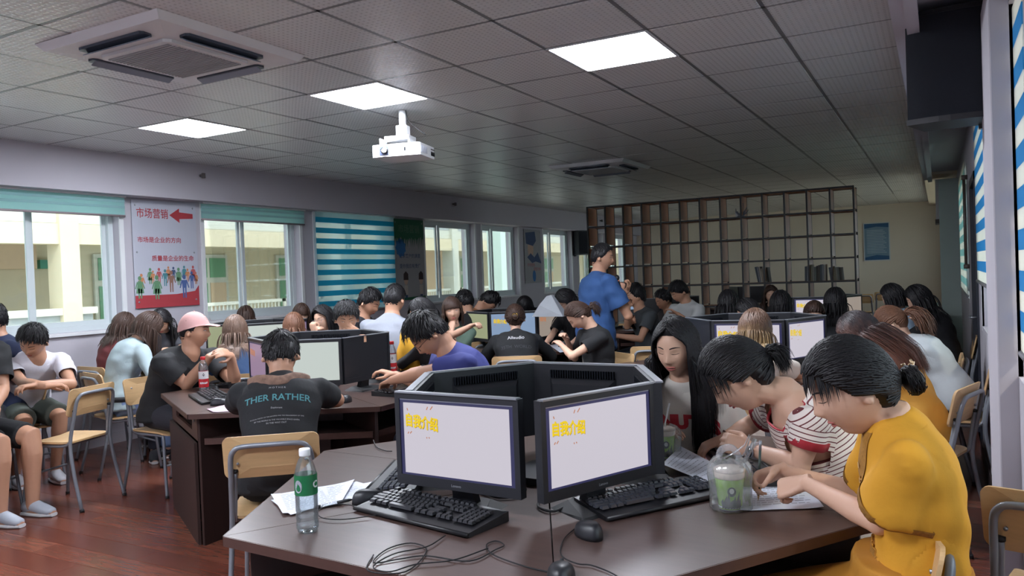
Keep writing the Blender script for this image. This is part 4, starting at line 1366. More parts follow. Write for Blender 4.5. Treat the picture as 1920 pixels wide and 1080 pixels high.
QV = {0: (.0045, .0075, 56, 44, 1100), 1: (.0062, .010, 40, 30, 560), 2: (.0100, .014, 28, 20, 200), 3: (.015, .018, 20, 14, 70)}
TOPC = {}
def clothmat(col, stripe=None, bump=.25):
    key = 'cloth_%d_%d_%d' % col
    return mat(key, col, .85, var=.10, scale=7, bump=bump, bscale=55)
def top_point(P, W):
    return P
def clean_cut(V, Fc, cuts):
    cuts = [c if len(c) == 4 else c + (None,) for c in cuts]
    """open the garment at cuffs and neckline along clean planes; returns boundary rings"""
    bm = bmesh.new()
    vs = [bm.verts.new(v) for v in V]
    for f_ in Fc:
        bm.faces.new([vs[i] for i in f_])
    rings = []
    for c, ax, r_, skip in cuts:
        cv = Vector(c)
        fs = [f_ for f_ in bm.faces if (f_.verts[0].co - cv).length < r_ and not (skip and skip(f_.verts[0].co))]
        g = set(fs)
        for f_ in fs:
            g.update(f_.edges); g.update(f_.verts)
        bmesh.ops.bisect_plane(bm, geom=list(g), dist=1e-6, plane_co=cv, plane_no=Vector(ax), clear_outer=True)
        bd = [v for v in bm.verts if v.is_boundary and (v.co - cv).length < r_ + .02 and abs((v.co - cv).dot(Vector(ax))) < .004]
        P = np.array([v.co[:] for v in bd]) if bd else np.zeros((0, 3))
        if len(P) > 8:
            m = P.mean(0); e1 = unit(P[0] - m); e2 = np.cross(ax, e1)
            an = np.arctan2((P - m) @ e2, (P - m) @ e1)
            o = np.argsort(an); P = P[o]; an = an[o]
            A = np.linspace(-math.pi, math.pi, 41)[:-1]
            Q = np.stack([np.interp(A, an, P[:, k], period=2 * math.pi) for k in range(3)], 1)
            rings.append((Q, unit(ax)))
        else:
            rings.append((None, ax))
    bm.normal_update()
    bm.verts.index_update()
    V = np.array([v.co[:] for v in bm.verts])
    Fc = [tuple(v.index for v in f_.verts) for f_ in bm.faces]
    bm.free()
    return V, Fc, rings
def band(info, ring, w, th, m, name, back=0.0):
    """ribbon of width w along a cut edge"""
    Q, ax = ring
    if Q is None: return
    c = Q.mean(0)
    out = Q - c; out = unitrows(out - np.outer(out @ ax, ax))
    n = len(Q)
    V = np.concatenate([Q - ax * w + out * (th + back), Q + ax * .001 + out * th, Q + ax * .001 - out * .002, Q - ax * w * .5 - out * .004])
    Fc = [(j * n + k, j * n + (k + 1) % n, (j + 1) * n + (k + 1) % n, (j + 1) * n + k) for j in range(3) for k in range(n)]
    mesh_obj(name, V, Fc, m, info['root'], True, True)
def panel_geo(outline, nx=10, ny=24):
    """outline: list of (y, halfwidth, centre x) rows from top to bottom -> grid patch"""
    ys = np.linspace(outline[0][0], outline[-1][0], ny + 1)
    hw = np.interp(-ys, [-o[0] for o in outline], [o[1] for o in outline])
    cx = np.interp(-ys, [-o[0] for o in outline], [o[2] for o in outline])
    V = [(cx[j] + hw[j] * (2 * i / nx - 1), ys[j], 0) for j in range(ny + 1) for i in range(nx + 1)]
    Fc = [(j * (nx + 1) + i, j * (nx + 1) + i + 1, (j + 1) * (nx + 1) + i + 1, (j + 1) * (nx + 1) + i) for j in range(ny) for i in range(nx)]
    return np.array(V, float), Fc
def person(pid, label, head, look, pitch, body, roll=0.0, sex='f', skin=None, hair=('long', 'black'), top=(200, 200, 205), sleeve=.62, bottom=(48, 52, 66), legs='trousers',
           L=None, R=None, Lp=None, Rp=None, Lh={}, Rh={}, q=2, s=None, seat=True, hipz=.56, chair=True, chairlabel=None, wide=1.0, eyes='down', shoe=(40, 40, 46), fold=1.0,
           knee=None, neck=.5, collar=None, flare=0.0, lengthen=0.0, bow=.045, scoop=0.0, topmat=None, chair_dir=None, legs_draw=True, armless=False, cap=None, bangs=0.0, mouthc=None, torsoL=None, chair_off=0.0, nbo=(0, 0), elbowL=None, elbowR=None):
    vox, vox2, nu, nv, nlock = QV[q]
    f = sex == 'f'
    s = s or (.94 if f else 1.0)
    skin = skin or (SKIN_L if f else SKIN_M)
    Hc = at(*head) if len(head) == 3 and head[2] < 100 else np.array(head)
    Fh = reldir(Hc, look)
    pr = math.radians(pitch)
    Fw = Fh * math.cos(pr) - Z * math.sin(pr)
    U = Z * math.cos(pr) + Fh * math.sin(pr)
    X = np.cross(Fw, U)
    rr_ = math.radians(roll)
    U, X = U * math.cos(rr_) + X * math.sin(rr_), X * math.cos(rr_) - U * math.sin(rr_)
    HM = np.stack([X, Fw, U], 1)            # columns
    hs = s * 1.0
    H = lambda P: (np.atleast_2d(P) * hs) @ HM.T + Hc
    Bh = reldir(Hc, body)
    Br = np.cross(Bh, Z)
    # neck base
    sb = Hc - U * .075 * hs - Fw * .022 * hs
    nd = unit(U * neck + Z * (1 - neck) * 1.0 + Bh * .05)
    nb = sb - nd * (.056 if f else .050) * s + Bh * nbo[0] + Z * nbo[1]
    TL = (torsoL or .50) * s
    v = nb[2] - hipz
    if v < TL * .98:
        back = math.sqrt(max(0, TL * TL - v * v))
    else:
        back = .04
    if not seat:
        back = .05
    pel = np.array([nb[0], nb[1], hipz]) - Bh * back
    mid = (pel + nb) / 2 - Bh * bow + Z * bow * .25 * (back / TL)
    def sp(t):
        a = pel * (1 - t) ** 2 + mid * 2 * t * (1 - t) * 1.0 + nb * t * t
        m2 = pel * (1 - t) + nb * t
        return a * .9 + m2 * .1
    mid = mid * 1.0 + (mid - (pel + nb) / 2)
    ts = [0, .15, .3, .45, .6, .74, .85, .93, .975, 1.0]
    if f:
        wa = [.168, .158, .136, .132, .145, .152, .140, .092, .058, .050]
        da = [.120, .112, .096, .094, .108, .106, .088, .066, .052, .048]
    else:
        wa = [.165, .155, .146, .150, .165, .176, .166, .112, .068, .058]
        da = [.118, .112, .106, .106, .112, .112, .096, .074, .058, .055]
    wa = [w * s * wide for w in wa[:7]] + [w * s for w in wa[7:]]
    da = [w * s * wide for w in da[:7]] + [w * s for w in da[7:]]
    spine = [sp(t) for t in ts]
    sh_up = sp(.86)
    shw = (.150 if f else .182) * s * (1 + (wide - 1) * .6)
    Tu = unit(nb - sp(.7))
    parts = []
    # head
    D, F0 = sph(nu, nv)
    parts.append((H(skull(D)), F0))
    for sx in (-1, 1):
        parts.append(loft([H([[sx * .068, -.006, -.016]])[0], H([[sx * .078, -.014, -.012]])[0], H([[sx * .083, -.019, -.008]])[0]], [(.011 * hs, .018 * hs), (.015 * hs, .027 * hs), (.010 * hs, .020 * hs)], 12, side=[Fw] * 3))
    nr = (.047 if f else .058) * s
    parts.append(loft([Hc - U * .03 * hs - Fw * .03 * hs, sb, (sb + nb) / 2, nb, nb - Tu * .05 * s], [(nr, nr * 1.0), (nr, nr), (nr * .98, nr * .98), (nr * 1.15, nr * 1.1), (nr * 1.5, nr * 1.2)], 16))
    torso_b = loft(spine, [(w * .93, d * .93) for w, d in zip(wa, da)], 20, side=[Br] * len(ts), power=2.3)
    parts.append(torso_b)
    sd = {}
    arms = {}
    for sg, tgt, pole, hd, eb in ((-1, L, Lp, Lh, elbowL), (1, R, Rp, Rh, elbowR)):
        Sj = sh_up + Br * sg * shw + Bh * .012 - Z * .016
        if tgt is None:
            tgt = ('b', sg * .13, .40, .785)
        if tgt[0] == 'b':
            W = np.array([sh_up[0], sh_up[1], 0]) + Br * tgt[1] + Bh * tgt[2]; W[2] = tgt[3]
        elif tgt[0] == 'd':
            W = at(tgt[1], tgt[2], tgt[3])
        elif tgt[0] == 'z':
            W = onz(tgt[1], tgt[2], tgt[3])
        elif tgt[0] == 'h':
            W = H([[tgt[1], tgt[2], tgt[3]]])[0]
        pl = Br * sg * .55 - Z * .8 - Bh * .25
        if pole is not None:
            pl = Br * pole[0] + Bh * pole[1] + Z * pole[2]
        Eb, W = ik(Sj, W, (.265 if f else .285) * s, (.235 if f else .255) * s, pl)
        if eb is not None:
            Eb = at(*eb)
        arms[sg] = (Sj, Eb, W)
        aw = 1.0 if not f else .86
        k = s * aw * (1 + (wide - 1) * .5)
        P = [Sj - Br * sg * .05 * s, Sj, Sj * .6 + Eb * .4, Sj * .25 + Eb * .75, Eb, Eb * .72 + W * .28, Eb * .35 + W * .65, W]
        rd = [.050, .053, .046, .040, .038, .0395, .031, .0245]
        parts.append(loft(P, [(r_ * k, r_ * k) for r_ in rd], 14))
        parts.append(ellipsoid(Eb, (.039 * k,) * 3, None, 12, 8))
        FA = unit(W - Eb)
        hd = dict(hd)
        d0 = hd.pop('dir', None)
        n0 = hd.pop('nrm', None)
        Dv = FA * 1.0 + Z * -.12 if d0 is None else (Br * d0[0] + Bh * d0[1] + Z * d0[2])
        Nv = -Z if n0 is None else (Br * n0[0] + Bh * n0[1] + Z * n0[2])
        if abs(np.dot(unit(Dv), unit(Nv))) > .95: Nv = -Bh
        B0 = np.cross(unit(Dv), unit(Nv))
        # thumb on the inner side when palm is down
        sid = hd.pop('side', None)
        if sid is None:
            sid = 1 if np.dot(B0, -Br * sg) > 0 else -1
        parts += hand_geo(W, Dv, Nv, sid, s * (.90 if f else .95), **({'curl': .35} | hd))
        arms[sg] += (unit(Dv), unit(Nv))
    # legs
    lg = {}
    for sg in (-1, 1):
        hip = pel + Br * sg * .085 * s
        if seat:
            kn = hip + Bh * .42 * s + Br * sg * .03 + Z * (-.045)
            if knee: kn = kn + Br * knee[0] + Bh * knee[1]
            an = np.array([kn[0], kn[1], .09]) + Bh * (-.02 + (knee[2] if knee and len(knee) > 2 else 0)) * (1 if sg > 0 else .6)
        else:
            kn = hip + Bh * .03 * (1 if sg > 0 else -.6) + Br * sg * .02; kn[2] = .50 * s
            an = kn + Bh * (-.02); an[2] = .09
        lg[sg] = (hip, kn, an)
        if legs_draw:
            k = s * (1 + (wide - 1) * .6)
            parts.append(loft([hip - Bh * .03, hip, hip * .5 + kn * .5, kn, kn * .75 + an * .25, kn * .4 + an * .6, an, an - Z * .04], [(r_ * k, r_ * k) for r_ in (.085, .088, .074, .056, .054, .042, .034, .036)], 14))
            parts.append(loft([an - Z * .045 - Bh * .05, an - Z * .05 + Bh * .03, an - Z * .062 + Bh * .13, an - Z * .066 + Bh * .17], [(.032, .030), (.038, .034), (.040, .022), (.026, .014)], 12, side=[Br] * 4))
    V, Fc, E = voxel(parts, vox * 1.0)
    dh = np.linalg.norm(V - Hc, axis=1)
    w = smst(.11 * hs, .15 * hs, dh)
    for sg in (-1, 1):
        w = np.minimum(w, smst(.0, .05, np.linalg.norm(V - (arms[sg][2] + arms[sg][3] * .09 * s), axis=1) - .10 * s))
    w = np.clip(w, .12, 1)
    V = smooth_np(V, E, {0: 10, 1: 6, 2: 3, 3: 2}[q], w)
    base = np.array([pel[0], pel[1], 0.0])
    root = empty('person', base, label, 'person')
    mesh_obj('body', V, Fc, skin, root, True, True)
    bvb = BVHTree.FromPolygons([tuple(v) for v in V], Fc) if (q <= 1 or scoop > 0) else None
    # ---- shirt
    rng = np.random.RandomState(pid)
    ph = rng.rand(6) * 6
    cl = topmat or clothmat(top)
    g = .014 if q < 2 else .017
    kk = -lengthen
    ext = []
    if lengthen or not seat:
        ext = [(pel + (pel - sp(.1)) * (lengthen / .05 if False else 0) + np.array([0, 0, -1]) * 0, 0)]
    tpts = [pel - Z * (.045 if seat else .16)] + spine
    tw = [wa[0] * (1.04 if seat else 1.06)] + wa
    td = [da[0] * 1.02] + da
    # neckline
    last = len(ts) + 1
    if scoop > 0:
        tpts = tpts[:-2]; tw = tw[:-2]; td = td[:-2]
    rr2 = []
    for i_, (w_, d_) in enumerate(zip(tw, td)):
        e_ = g if i_ < len(tw) - 3 else (g * .8 if i_ < len(tw) - 1 else .006)
        low = max(0, 1 - i_ / 5.0)
        rr2.append((w_ + e_ + .010 * low, d_ + e_ + .012 * low))
    sparts = [loft(tpts, rr2, 24, side=[Br] * len(tpts), power=2.3)]
    cuffs = []
    for sg in (-1, 1):
        Sj, Eb, W, _, _ = arms[sg]
        k = s * (1.0 if not f else .88) * (1 + (wide - 1) * .5)
        sparts.append(ellipsoid(Sj, ((.049 + g) * k,) * 3, None, 14, 10))
        if sleeve <= 1:
            t1 = sleeve
            P = [Sj - Br * sg * .06 * s - Tu * .01, Sj + Tu * .002, Sj * (1 - t1 * .5) + Eb * t1 * .5, Sj * (1 - t1) + Eb * t1]
            P[-1] = P[-1] - Z * .03 * flare; P[-2] = P[-2] - Z * .012 * flare
            rd = [(.056 + g) * k, (.055 + g) * k, (.052 + g + flare * .018) * k, (.052 + g + flare * .04) * k]
            sparts.append(loft(P, [(r_, r_) for r_ in rd], 18))
            cuffs.append((P[-1], unit(Eb - Sj), rd[-1]))
        else:
            t1 = min(1.0, sleeve - 1)
            P = [Sj - Br * sg * .06 * s - Tu * .01, Sj, Sj * .5 + Eb * .5, Eb, Eb * (1 - t1 * .5) + W * t1 * .5, Eb * (1 - t1) + W * t1]
            rd = [(.056 + g) * k, (.055 + g) * k, (.048 + g) * k, (.045 + g) * k, (.040 + g) * k, (.033 + g) * k]
            sparts.append(loft(P, [(r_, r_) for r_ in rd], 18))
            sparts.append(ellipsoid(Eb, ((.044 + g) * k,) * 3, None, 12, 8))
    V, Fc, E = voxel(sparts, vox2)
    V = smooth_np(V, E, {0: 6, 1: 4, 2: 3, 3: 2}[q])
    # folds
    c_ = V - pel
    u_ = c_ @ Br; v_ = c_ @ Z; w2 = c_ @ Bh
    amp = .0042 * fold
    d_ = amp * (np.sin(u_ * 34 + v_ * 22 + 2.2 * np.sin(v_ * 15 + ph[0]) + ph[1]) * .6 + np.sin(v_ * 60 + u_ * 12 + 3 * np.sin(u_ * 12 + ph[2]) + ph[3]) * .5 + np.sin(w2 * 45 - v_ * 28 + ph[4]) * .45)
    me = bpy.data.meshes.new('t'); me.from_pydata(V.tolist(), [], Fc); me.update()
    Nn = np.empty(len(V) * 3); me.vertices.foreach_get('normal', Nn); Nn = Nn.reshape(-1, 3)
    bpy.data.meshes.remove(me)
    V = V + Nn * d_[:, None]
    SPt = np.linspace(0, 1, 24); SPp = np.array([sp(t) for t in SPt])
    SPw = np.interp(SPt, ts, wa) + g + .012; SPd = np.interp(SPt, ts, da) + g + .012
    def in_torso(v):
        v = np.array(v)
        k_ = np.linalg.norm(SPp - v, axis=1).argmin()
        o = v - SPp[k_]; u_ = o @ Br; w_ = np.linalg.norm(o - Br * u_)
        return (u_ / SPw[k_]) ** 2 + (w_ / SPd[k_]) ** 2 < .80
    def mkskip(c, ax, r_):
        def f_(v):
            q_ = np.array(v) - c
            return np.linalg.norm(q_ - ax * q_.dot(ax)) > r_ + .016 or q_.dot(ax) < -.05 or in_torso(v)
        return f_
    cuts = [(c - ax * .006, ax, r_ + .06, mkskip(c, ax, r_)) for c, ax, r_ in cuffs]
    if scoop > 0:
        up_ = unit(nb - sp(.8))
        cuts.append((nb - up_ * .036 * s - Bh * .01, unit(up_ + Bh * scoop), .118))
    V, Fc, loops = clean_cut(V, Fc, cuts)
    shirt = mesh_obj('shirt', V, Fc, cl, root, True, True)
    if q <= 1:
        nl = len(tpts) - (3 if scoop > 0 else 2)
        Vl, Fl = loft(tpts[:nl], [(a_ - .0045, b_ - .0045) for a_, b_ in rr2[:nl]], 28, side=[Br] * nl, power=2.3)
        lin = mesh_obj('shirt_lining', Vl, Fl, cl, root, True, True)
        if topmat is not None:
            ca_ = np.repeat(np.cumsum([0] + [np.linalg.norm(tpts[i] - tpts[i - 1]) for i in range(1, nl)]), 28) - .06
            at2 = lin.data.attributes.new('along', 'FLOAT', 'POINT')
            at2.data.foreach_set('value', ca_.astype(np.float32))
    shirt_bvh = BVHTree.FromPolygons([tuple(v) for v in V], Fc)
    # stripe coordinate as a mesh attribute (distance along spine / arm)
    if topmat is not None:
        SPN = np.array([sp(t) for t in np.linspace(-.1, 1.1, 40)])
        ds_ = np.linalg.norm(np.diff(SPN, axis=0), axis=1); cum = np.concatenate([[0], np.cumsum(ds_)])
        TG = unitrows(np.gradient(SPN, axis=0))
        dd = np.linalg.norm(V[:, None] - SPN[None], axis=2)
        wgt = np.exp(-((dd - dd.min(1, keepdims=True)) / .02)); wgt /= wgt.sum(1, keepdims=True)
        co = (wgt * (cum[None] + np.einsum('vsk,sk->vs', V[:, None] - SPN[None], TG))).sum(1)
        cm_ = np.zeros(len(V)); ca2 = np.zeros(len(V)) + .5
        for sg in (-1, 1):
            Sj, Eb, W, _, _ = arms[sg]
            u_ = unit(Eb - Sj); q_ = V - Sj; al = q_ @ u_
            rad = np.linalg.norm(q_ - np.outer(al, u_), axis=1)
            m_ = smst(.10 * s, .07 * s, rad) * smst(-.01, .03, al) * smst(.0, .03, q_ @ (Br * sg) + .02)
            cm_ = np.maximum(cm_, m_)
            ca2 = np.where(m_ > .02, al + .5, ca2)
        at_ = shirt.data.attributes.new('along', 'FLOAT', 'POINT')
        at_.data.foreach_set('value', co.astype(np.float32))
        for nm_, ar_ in (('arm_mask', cm_), ('along_arm', ca2)):
            a3 = shirt.data.attributes.new(nm_, 'FLOAT', 'POINT'); a3.data.foreach_set('value', ar_.astype(np.float32))
    # ---- trousers / shorts
    if legs_draw and legs != 'none':
        lp = []
        bm_ = clothmat(bottom)
        lp.append(loft([pel + Z * .06 * s, pel, pel - Z * .05], [(wa[0] * .98, da[0] * .98), (wa[0] * 1.02, da[0] * 1.02), (wa[0] * .9, da[0] * .95)], 20, side=[Br] * 3, power=2.3))
        for sg in (-1, 1):
            hip, kn, an = lg[sg]
            if legs == 'shorts':
                P = [hip - Bh * .05, hip, hip * .5 + kn * .5, hip * .12 + kn * .88]
                rd = [.10, .102, .092, .088]
            else:
                P = [hip - Bh * .05, hip, hip * .5 + kn * .5, kn, kn * .7 + an * .3, kn * .35 + an * .65, an + Z * .01]
                rd = [.10, .102, .088, .070, .066, .056, .052]
            lp.append(loft(P, [(r_ * s, r_ * s) for r_ in rd], 16))
            if legs != 'shorts' and seat:
                lp.append(ellipsoid(kn, (.071 * s,) * 3, None, 12, 8))
        if legs == 'skirt':
            lp.append(loft([pel - Bh * .12 - Z * .02, pel + Z * .0, pel + Bh * .20 - Z * .03, pel + Bh * .40 - Z * .07, pel + Bh * .47 - Z * .22], [(.17, .12), (.205, .145), (.225, .125), (.225, .115), (.20, .07)], 20, side=[Br] * 5, power=2.4))
            lp.append(loft([pel + Z * .16, pel + Z * .05, pel - Z * .1, pel - Z * .3 + Bh * .02], [(wa[1] + .03, da[1] + .03), (wa[0] + .035, da[0] + .035), (.225, .19), (.25, .20)], 20, side=[Br] * 4, power=2.3))
        V, Fc, E = voxel(lp, vox2)
        V = smooth_np(V, E, 3)
        mesh_obj('skirt' if legs == 'skirt' else ('shorts' if legs == 'shorts' else 'trousers'), V, Fc, topmat if legs == 'skirt' and topmat else bm_, root, True, True)
        sm = mat('shoe_%d_%d_%d' % shoe, shoe, .5)
        for sg in (-1, 1):
            hip, kn, an = lg[sg]
            a0 = np.array([an[0], an[1], 0])
            so = MB()
            so.add(*loft([a0 - Bh * .075 + Z * .045, a0 - Bh * .05 + Z * .055, a0 + Bh * .02 + Z * .06, a0 + Bh * .09 + Z * .042, a0 + Bh * .145 + Z * .032, a0 + Bh * .165 + Z * .028],
                         [(.026, .026), (.038, .040), (.042, .044), (.045, .034), (.040, .024), (.022, .014)], 14, side=[Br] * 6))
            sh_ = so.build('shoe', sm, root, True, True)
            mesh_obj('sole', *loft([a0 - Bh * .08 + Z * .012, a0 + Z * .012, a0 + Bh * .10 + Z * .012, a0 + Bh * .17 + Z * .014], [(.030, .012), (.040, .012), (.047, .012), (.026, .012)], 12, side=[Br] * 4, power=3), WHITE if sum(shoe) > 60 else BLACKR, sh_, False, True)
    # ---- face
    face_on = np.dot(unit(CAM_POS - Hc), Fw) > -.35
    if face_on:
        HBm = HDARK if hair[1] != 'black' else HBLACK
        for sx in (-1, 1):
            ec = face_pt(sx * .031, .001)
            e0 = [face_pt(sx * (.0165 + .029 * t), .001 + (.0035 if eyes != 'down' else -.0035) * math.sin(math.pi * t) * (1 if eyes != 'down' else 1) + .0012 * t, .0012) for t in np.linspace(0, 1, 7)]
            if eyes != 'down':
                up_ = [face_pt(sx * (.0165 + .029 * t), .001 + .0052 * math.sin(math.pi * t) + .001 * t, .0007) for t in np.linspace(0, 1, 9)]
                lo_ = [face_pt(sx * (.0165 + .029 * t), .001 - .0042 * math.sin(math.pi * t) + .001 * t, .0007) for t in np.linspace(0, 1, 9)]
                Vv = up_ + lo_[::-1]
                ey = mesh_obj('eye', H(Vv), [tuple(range(len(Vv)))], EYEW, root, False, True)
                ic = face_pt(sx * .0305, .0015, .0012)
                mesh_obj('iris', H([ic + np.array([.0052 * math.cos(a), .0002, .0048 * math.sin(a)]) for a in np.linspace(0, 2 * math.pi, 14)[:-1]]), [tuple(range(13))], EYEB, ey, False, True)
                e0 = [p + np.array([0, .0006, 0]) for p in up_]
            Vl, Fl = loft([H([p])[0] for p in e0], [(r_, r_) for r_ in [.0004 * hs] + [.0011 * hs] * (len(e0) - 2) + [.0005 * hs]], 6)
            mesh_obj('eyelash', Vl, Fl, EYEB, root, True, True)
            bp_ = [face_pt(sx * (.013 + .036 * t), .0205 + .0065 * math.sin(math.pi * (t * .75 + .1)), .0008) for t in np.linspace(0, 1, 7)]
            Vl, Fl = loft([H([p])[0] for p in bp_], [(.0008, .0022 * (1.25 if not f else .9) * math.sin(math.pi * (.25 + .7 * t)) + .0004) for t in np.linspace(0, 1, 7)], 6, side=[Fw] * 7)
            mesh_obj('eyebrow', Vl, Fl, HBm, root, True, True)
        ml = MB()
        for zc, hh, w_ in ((-.0585, .0034, .0215), (-.0672, .0040, .0185)):
            P_ = [face_pt(w_ * t, zc - (.0012 * (1 - t * t) if zc < -.06 else -.0008 * (1 - t * t)), .0002) for t in np.linspace(-1, 1, 9)]
            ml.add(*loft([H([p])[0] for p in P_], [(.0024 * hs, hh * hs * math.sqrt(max(.03, 1 - t * t))) for t in np.linspace(-1, 1, 9)], 8, side=[Fw] * 9))
        ml.build('mouth', LIP if f else mat('lips_male', (160, 96, 84), .5), root, True, True)
    # ---- hair
    hm = {'black': HBLACK, 'dark': HDARK, 'brown': HBROWN}.get(hair[1]) if isinstance(hair[1], str) else hair[1]
    style = hair[0]
    ho = hair[2] if len(hair) > 2 else {}
    Ttop = ho.get('top', .020 if not f else .016)
    bng = ho.get('bangs', bangs)
    parts = []
    az = np.arctan2(D[:, 0], D[:, 1])
    S0 = skull(D)
    S0n = D.copy()
    zl = hairline(az, bng, .012 if style != 'short' else 0)
    gz = smst(-.012, .022, S0[:, 2] - zl)
    thick = (-.007 + (Ttop + .007) * gz)
    if style == 'short':
        sidef = smst(.10, .0, S0[:, 2]) * smst(.3, 1.2, np.abs(az))
        thick = np.where(gz > .05, thick * (1 - .35 * sidef), thick)
    # remove nose bump influence by using plain ellipsoid at front top
    base_e = D * np.array([.074, .093, .115])
    HP = S0 + unitrows(D * np.array([1, 1, .8])) * thick[:, None]
    rngf = np.random.RandomState(pid + 50)
    nz = np.sin(az * 9 + rngf.rand() * 6) * np.sin(S0[:, 2] * 90 + rngf.rand() * 6) * .002
    HP = HP + D * (nz * gz)[:, None]
    hb = MB()
    hb.add(H(HP), F0)
    paths = []
    caps = [(nb + Z * -.01, sb, nr * .8 + .008)]
    for i_ in range(2, len(ts) - 1):
        rx = max(.05, (wa[i_] + da[i_]) / 2 + g + .004)
        caps.append((sp(ts[i_]) - Br * max(0, wa[i_] - da[i_]) * .9, sp(ts[i_]) + Br * max(0, wa[i_] - da[i_]) * .9, da[i_] + g + .006))
    for sg in (-1, 1):
        caps.append((arms[sg][0], arms[sg][1], (.054 + g) * s))
        caps.append((arms[sg][0] - Br * sg * .12 * s + Tu * .0, arms[sg][0], (.052 + g) * s))
    RG = np.random.RandomState(pid * 7 + 1)
    lw = {0: .0027, 1: .0040, 2: .0068, 3: .012}[q]
    def sdir(a, el):
        return np.stack([np.sin(a) * np.cos(el), np.cos(a) * np.cos(el), np.sin(el)], -1)
    def surfv(a, el, off):
        d = sdir(a, el)
        P = skull(d.reshape(-1, 3)).reshape(d.shape)
        return P + d * (off[..., None] if np.ndim(off) else off)
    def Hb(P):
        return (P.reshape(-1, 3) * hs @ HM.T + Hc).reshape(P.shape)
    def un(A):
        return A / np.maximum(1e-9, np.linalg.norm(A, axis=-1, keepdims=True))
    AX = np.array([.074, .093, .115])
    if style == 'short':
        n = nlock * 2
        ln = ho.get('len', .045) * .85
        a = RG.uniform(-math.pi, math.pi, n); el = np.arcsin(RG.uniform(-.4, .98, n))
        P0 = surfv(a, el, 0.0)
        ok = P0[:, 2] > hairline(a, bng) + .004
        a, el, P0 = a[ok], el[ok], P0[ok]; n = len(a)
        high = smst(.02, .09, P0[:, 2])
        off = Ttop * (.62 + .42 * high)
        p = surfv(a, el, off)
        crown = np.array([.01, -.045, .10])
        fl = un(p - crown)
        fl = un(fl + high[:, None] * np.array([.35 * ho.get('part', .5), .9 * ho.get('fwd', 1), 0]))
        nr_ = un(p / AX)
        fl = un(fl - nr_ * (fl * nr_).sum(1, keepdims=True) * .9 + nr_ * (ho.get('lift', .08) * high)[:, None] + RG.normal(0, .13, (n, 3)) + np.array([0, 0, -.10]))
        L = ln * (.35 + .65 * high) * RG.uniform(.7, 1.1, n)
        pts = []
        for i in range(5):
            t = i / 4
            pt = p + fl * (L * t)[:, None] + np.array([0, 0, -1]) * (L * .35 * t * t)[:, None]
            nn = pt / AX; r0 = np.linalg.norm(nn, axis=1)
            mn = 1.0 + off * 1.0 / .09
            pt = pt * np.where(r0 < mn, mn / r0, 1)[:, None]
            pts.append(pt)
        paths.append((Hb(np.stack(pts, 1)), lw * 1.0))
    else:
        ln = ho.get('len', .35)
        tie = style in ('pony', 'bun', 'clip')
        opening = math.radians(ho.get('open', 62))
        if tie:
            tz, ty = ho.get('tie', (-.01, -.115))
            Tp = np.array([0, ty, tz]); tn = unit(Tp)
            n = int(nlock * 1.3)
            a = RG.uniform(-math.pi, math.pi, n)
            zl_ = hairline(a, bng, .01)
            el = np.arcsin(RG.uniform(0, 1, n) * (.98 - np.maximum(-.5, zl_ / .115 + .03)) + np.maximum(-.5, zl_ / .115 + .03))
            nn0 = sdir(a, el)
            pts = []
            for i in range(8):
                t = i / 7
                d = un(nn0 * (1 - t) + tn * t + RG.normal(0, .007, (n, 3)))
                pts.append(skull(d) + d * (Ttop * (.93 + .12 * RG.rand(n)) + .003 * math.sin(t * 3.1))[:, None])
            paths.append((Hb(np.stack(pts, 1)), lw * 1.2))
            tw_ = H([Tp])[0]
            if style == 'pony':
                n = max(36, nlock // 3)
                v_ = un(-Fw + U * RG.normal(.15, .22, (n, 1)) + X * RG.normal(0, .25, (n, 1)))
                p = tw_ + RG.normal(0, .006, (n, 3))
                L_ = ln * RG.uniform(.7, 1.05, (n, 1))
                pts = [p]
                for i in range(10):
                    v_ = un(v_ * (.92 if ho.get('stiff', 0) else .78) - Z * .26 + RG.normal(0, .05, (n, 3)))
                    p = push_v(p + v_ * L_ / 10, caps)
                    pts.append(p)
                paths.append((np.stack(pts, 1), lw * 1.5))
            else:
                br = ho.get('r', .032)
                bc = H([Tp + np.array([0, -br * .5, 0])])[0]
                hb.add(*ellipsoid(bc, (br, br * .8, br * .9), HM, 14, 9))
                pp = []
                for k in range(60 if q < 2 else 14):
                    a0 = RG.uniform(0, 6.28); tl = RG.uniform(-.6, .6)
                    ax = unit(np.array([RG.normal(0, .3), 1, RG.normal(0, .3)]))
                    b1 = unit(np.cross(ax, [0, 0, 1.])); b2 = np.cross(ax, b1)
                    pp.append([bc + HM @ ((b1 * math.cos(a0 + t * 2.6) + b2 * math.sin(a0 + t * 2.6)) * br * 1.03 + ax * tl * br * .5) for t in np.linspace(0, 1, 8)])
                paths.append((np.array(pp), lw * 1.3))
            n = ho.get('fringe', 0) * 2
            if n:
                a = RG.uniform(-1.3, 1.3, n)
                pts = [surfv(a + .0, np.full(n, 1.0 + (.42 - 1.0) * t), np.full(n, Ttop * (1 - .3 * t))) for t in np.linspace(0, 1, 5)]
                pts = [Hb(P) for P in pts]
                p = pts[-1]; v_ = un(pts[-1] - pts[-2])
                L_ = ho.get('flen', .05) * RG.uniform(.5, 1.15, (n, 1)) * (.75 + .35 * np.abs(a)[:, None])
                out = un(p - Hc)
                for i in range(5):
                    v_ = un(v_ * .7 - U * .22 - Z * .2 + out * .02 + RG.normal(0, .03, (n, 3)))
                    p = p + v_ * L_ / 5
                    pts.append(p)
                paths.append((np.stack(pts, 1), lw * 1.0))
        else:
            fwd = ho.get('fwd', 0)
            n = int(nlock * 1.7)
            a = RG.uniform(-math.pi, math.pi, n)
            e0 = np.where(RG.rand(n) < .75, np.arcsin(RG.uniform(.35, .99, n)), np.arcsin(RG.uniform(-.3, .5, n)))
            front = np.abs(a) < opening
            fringe = front & (bng > 0 or bool(ho.get('curtain')))
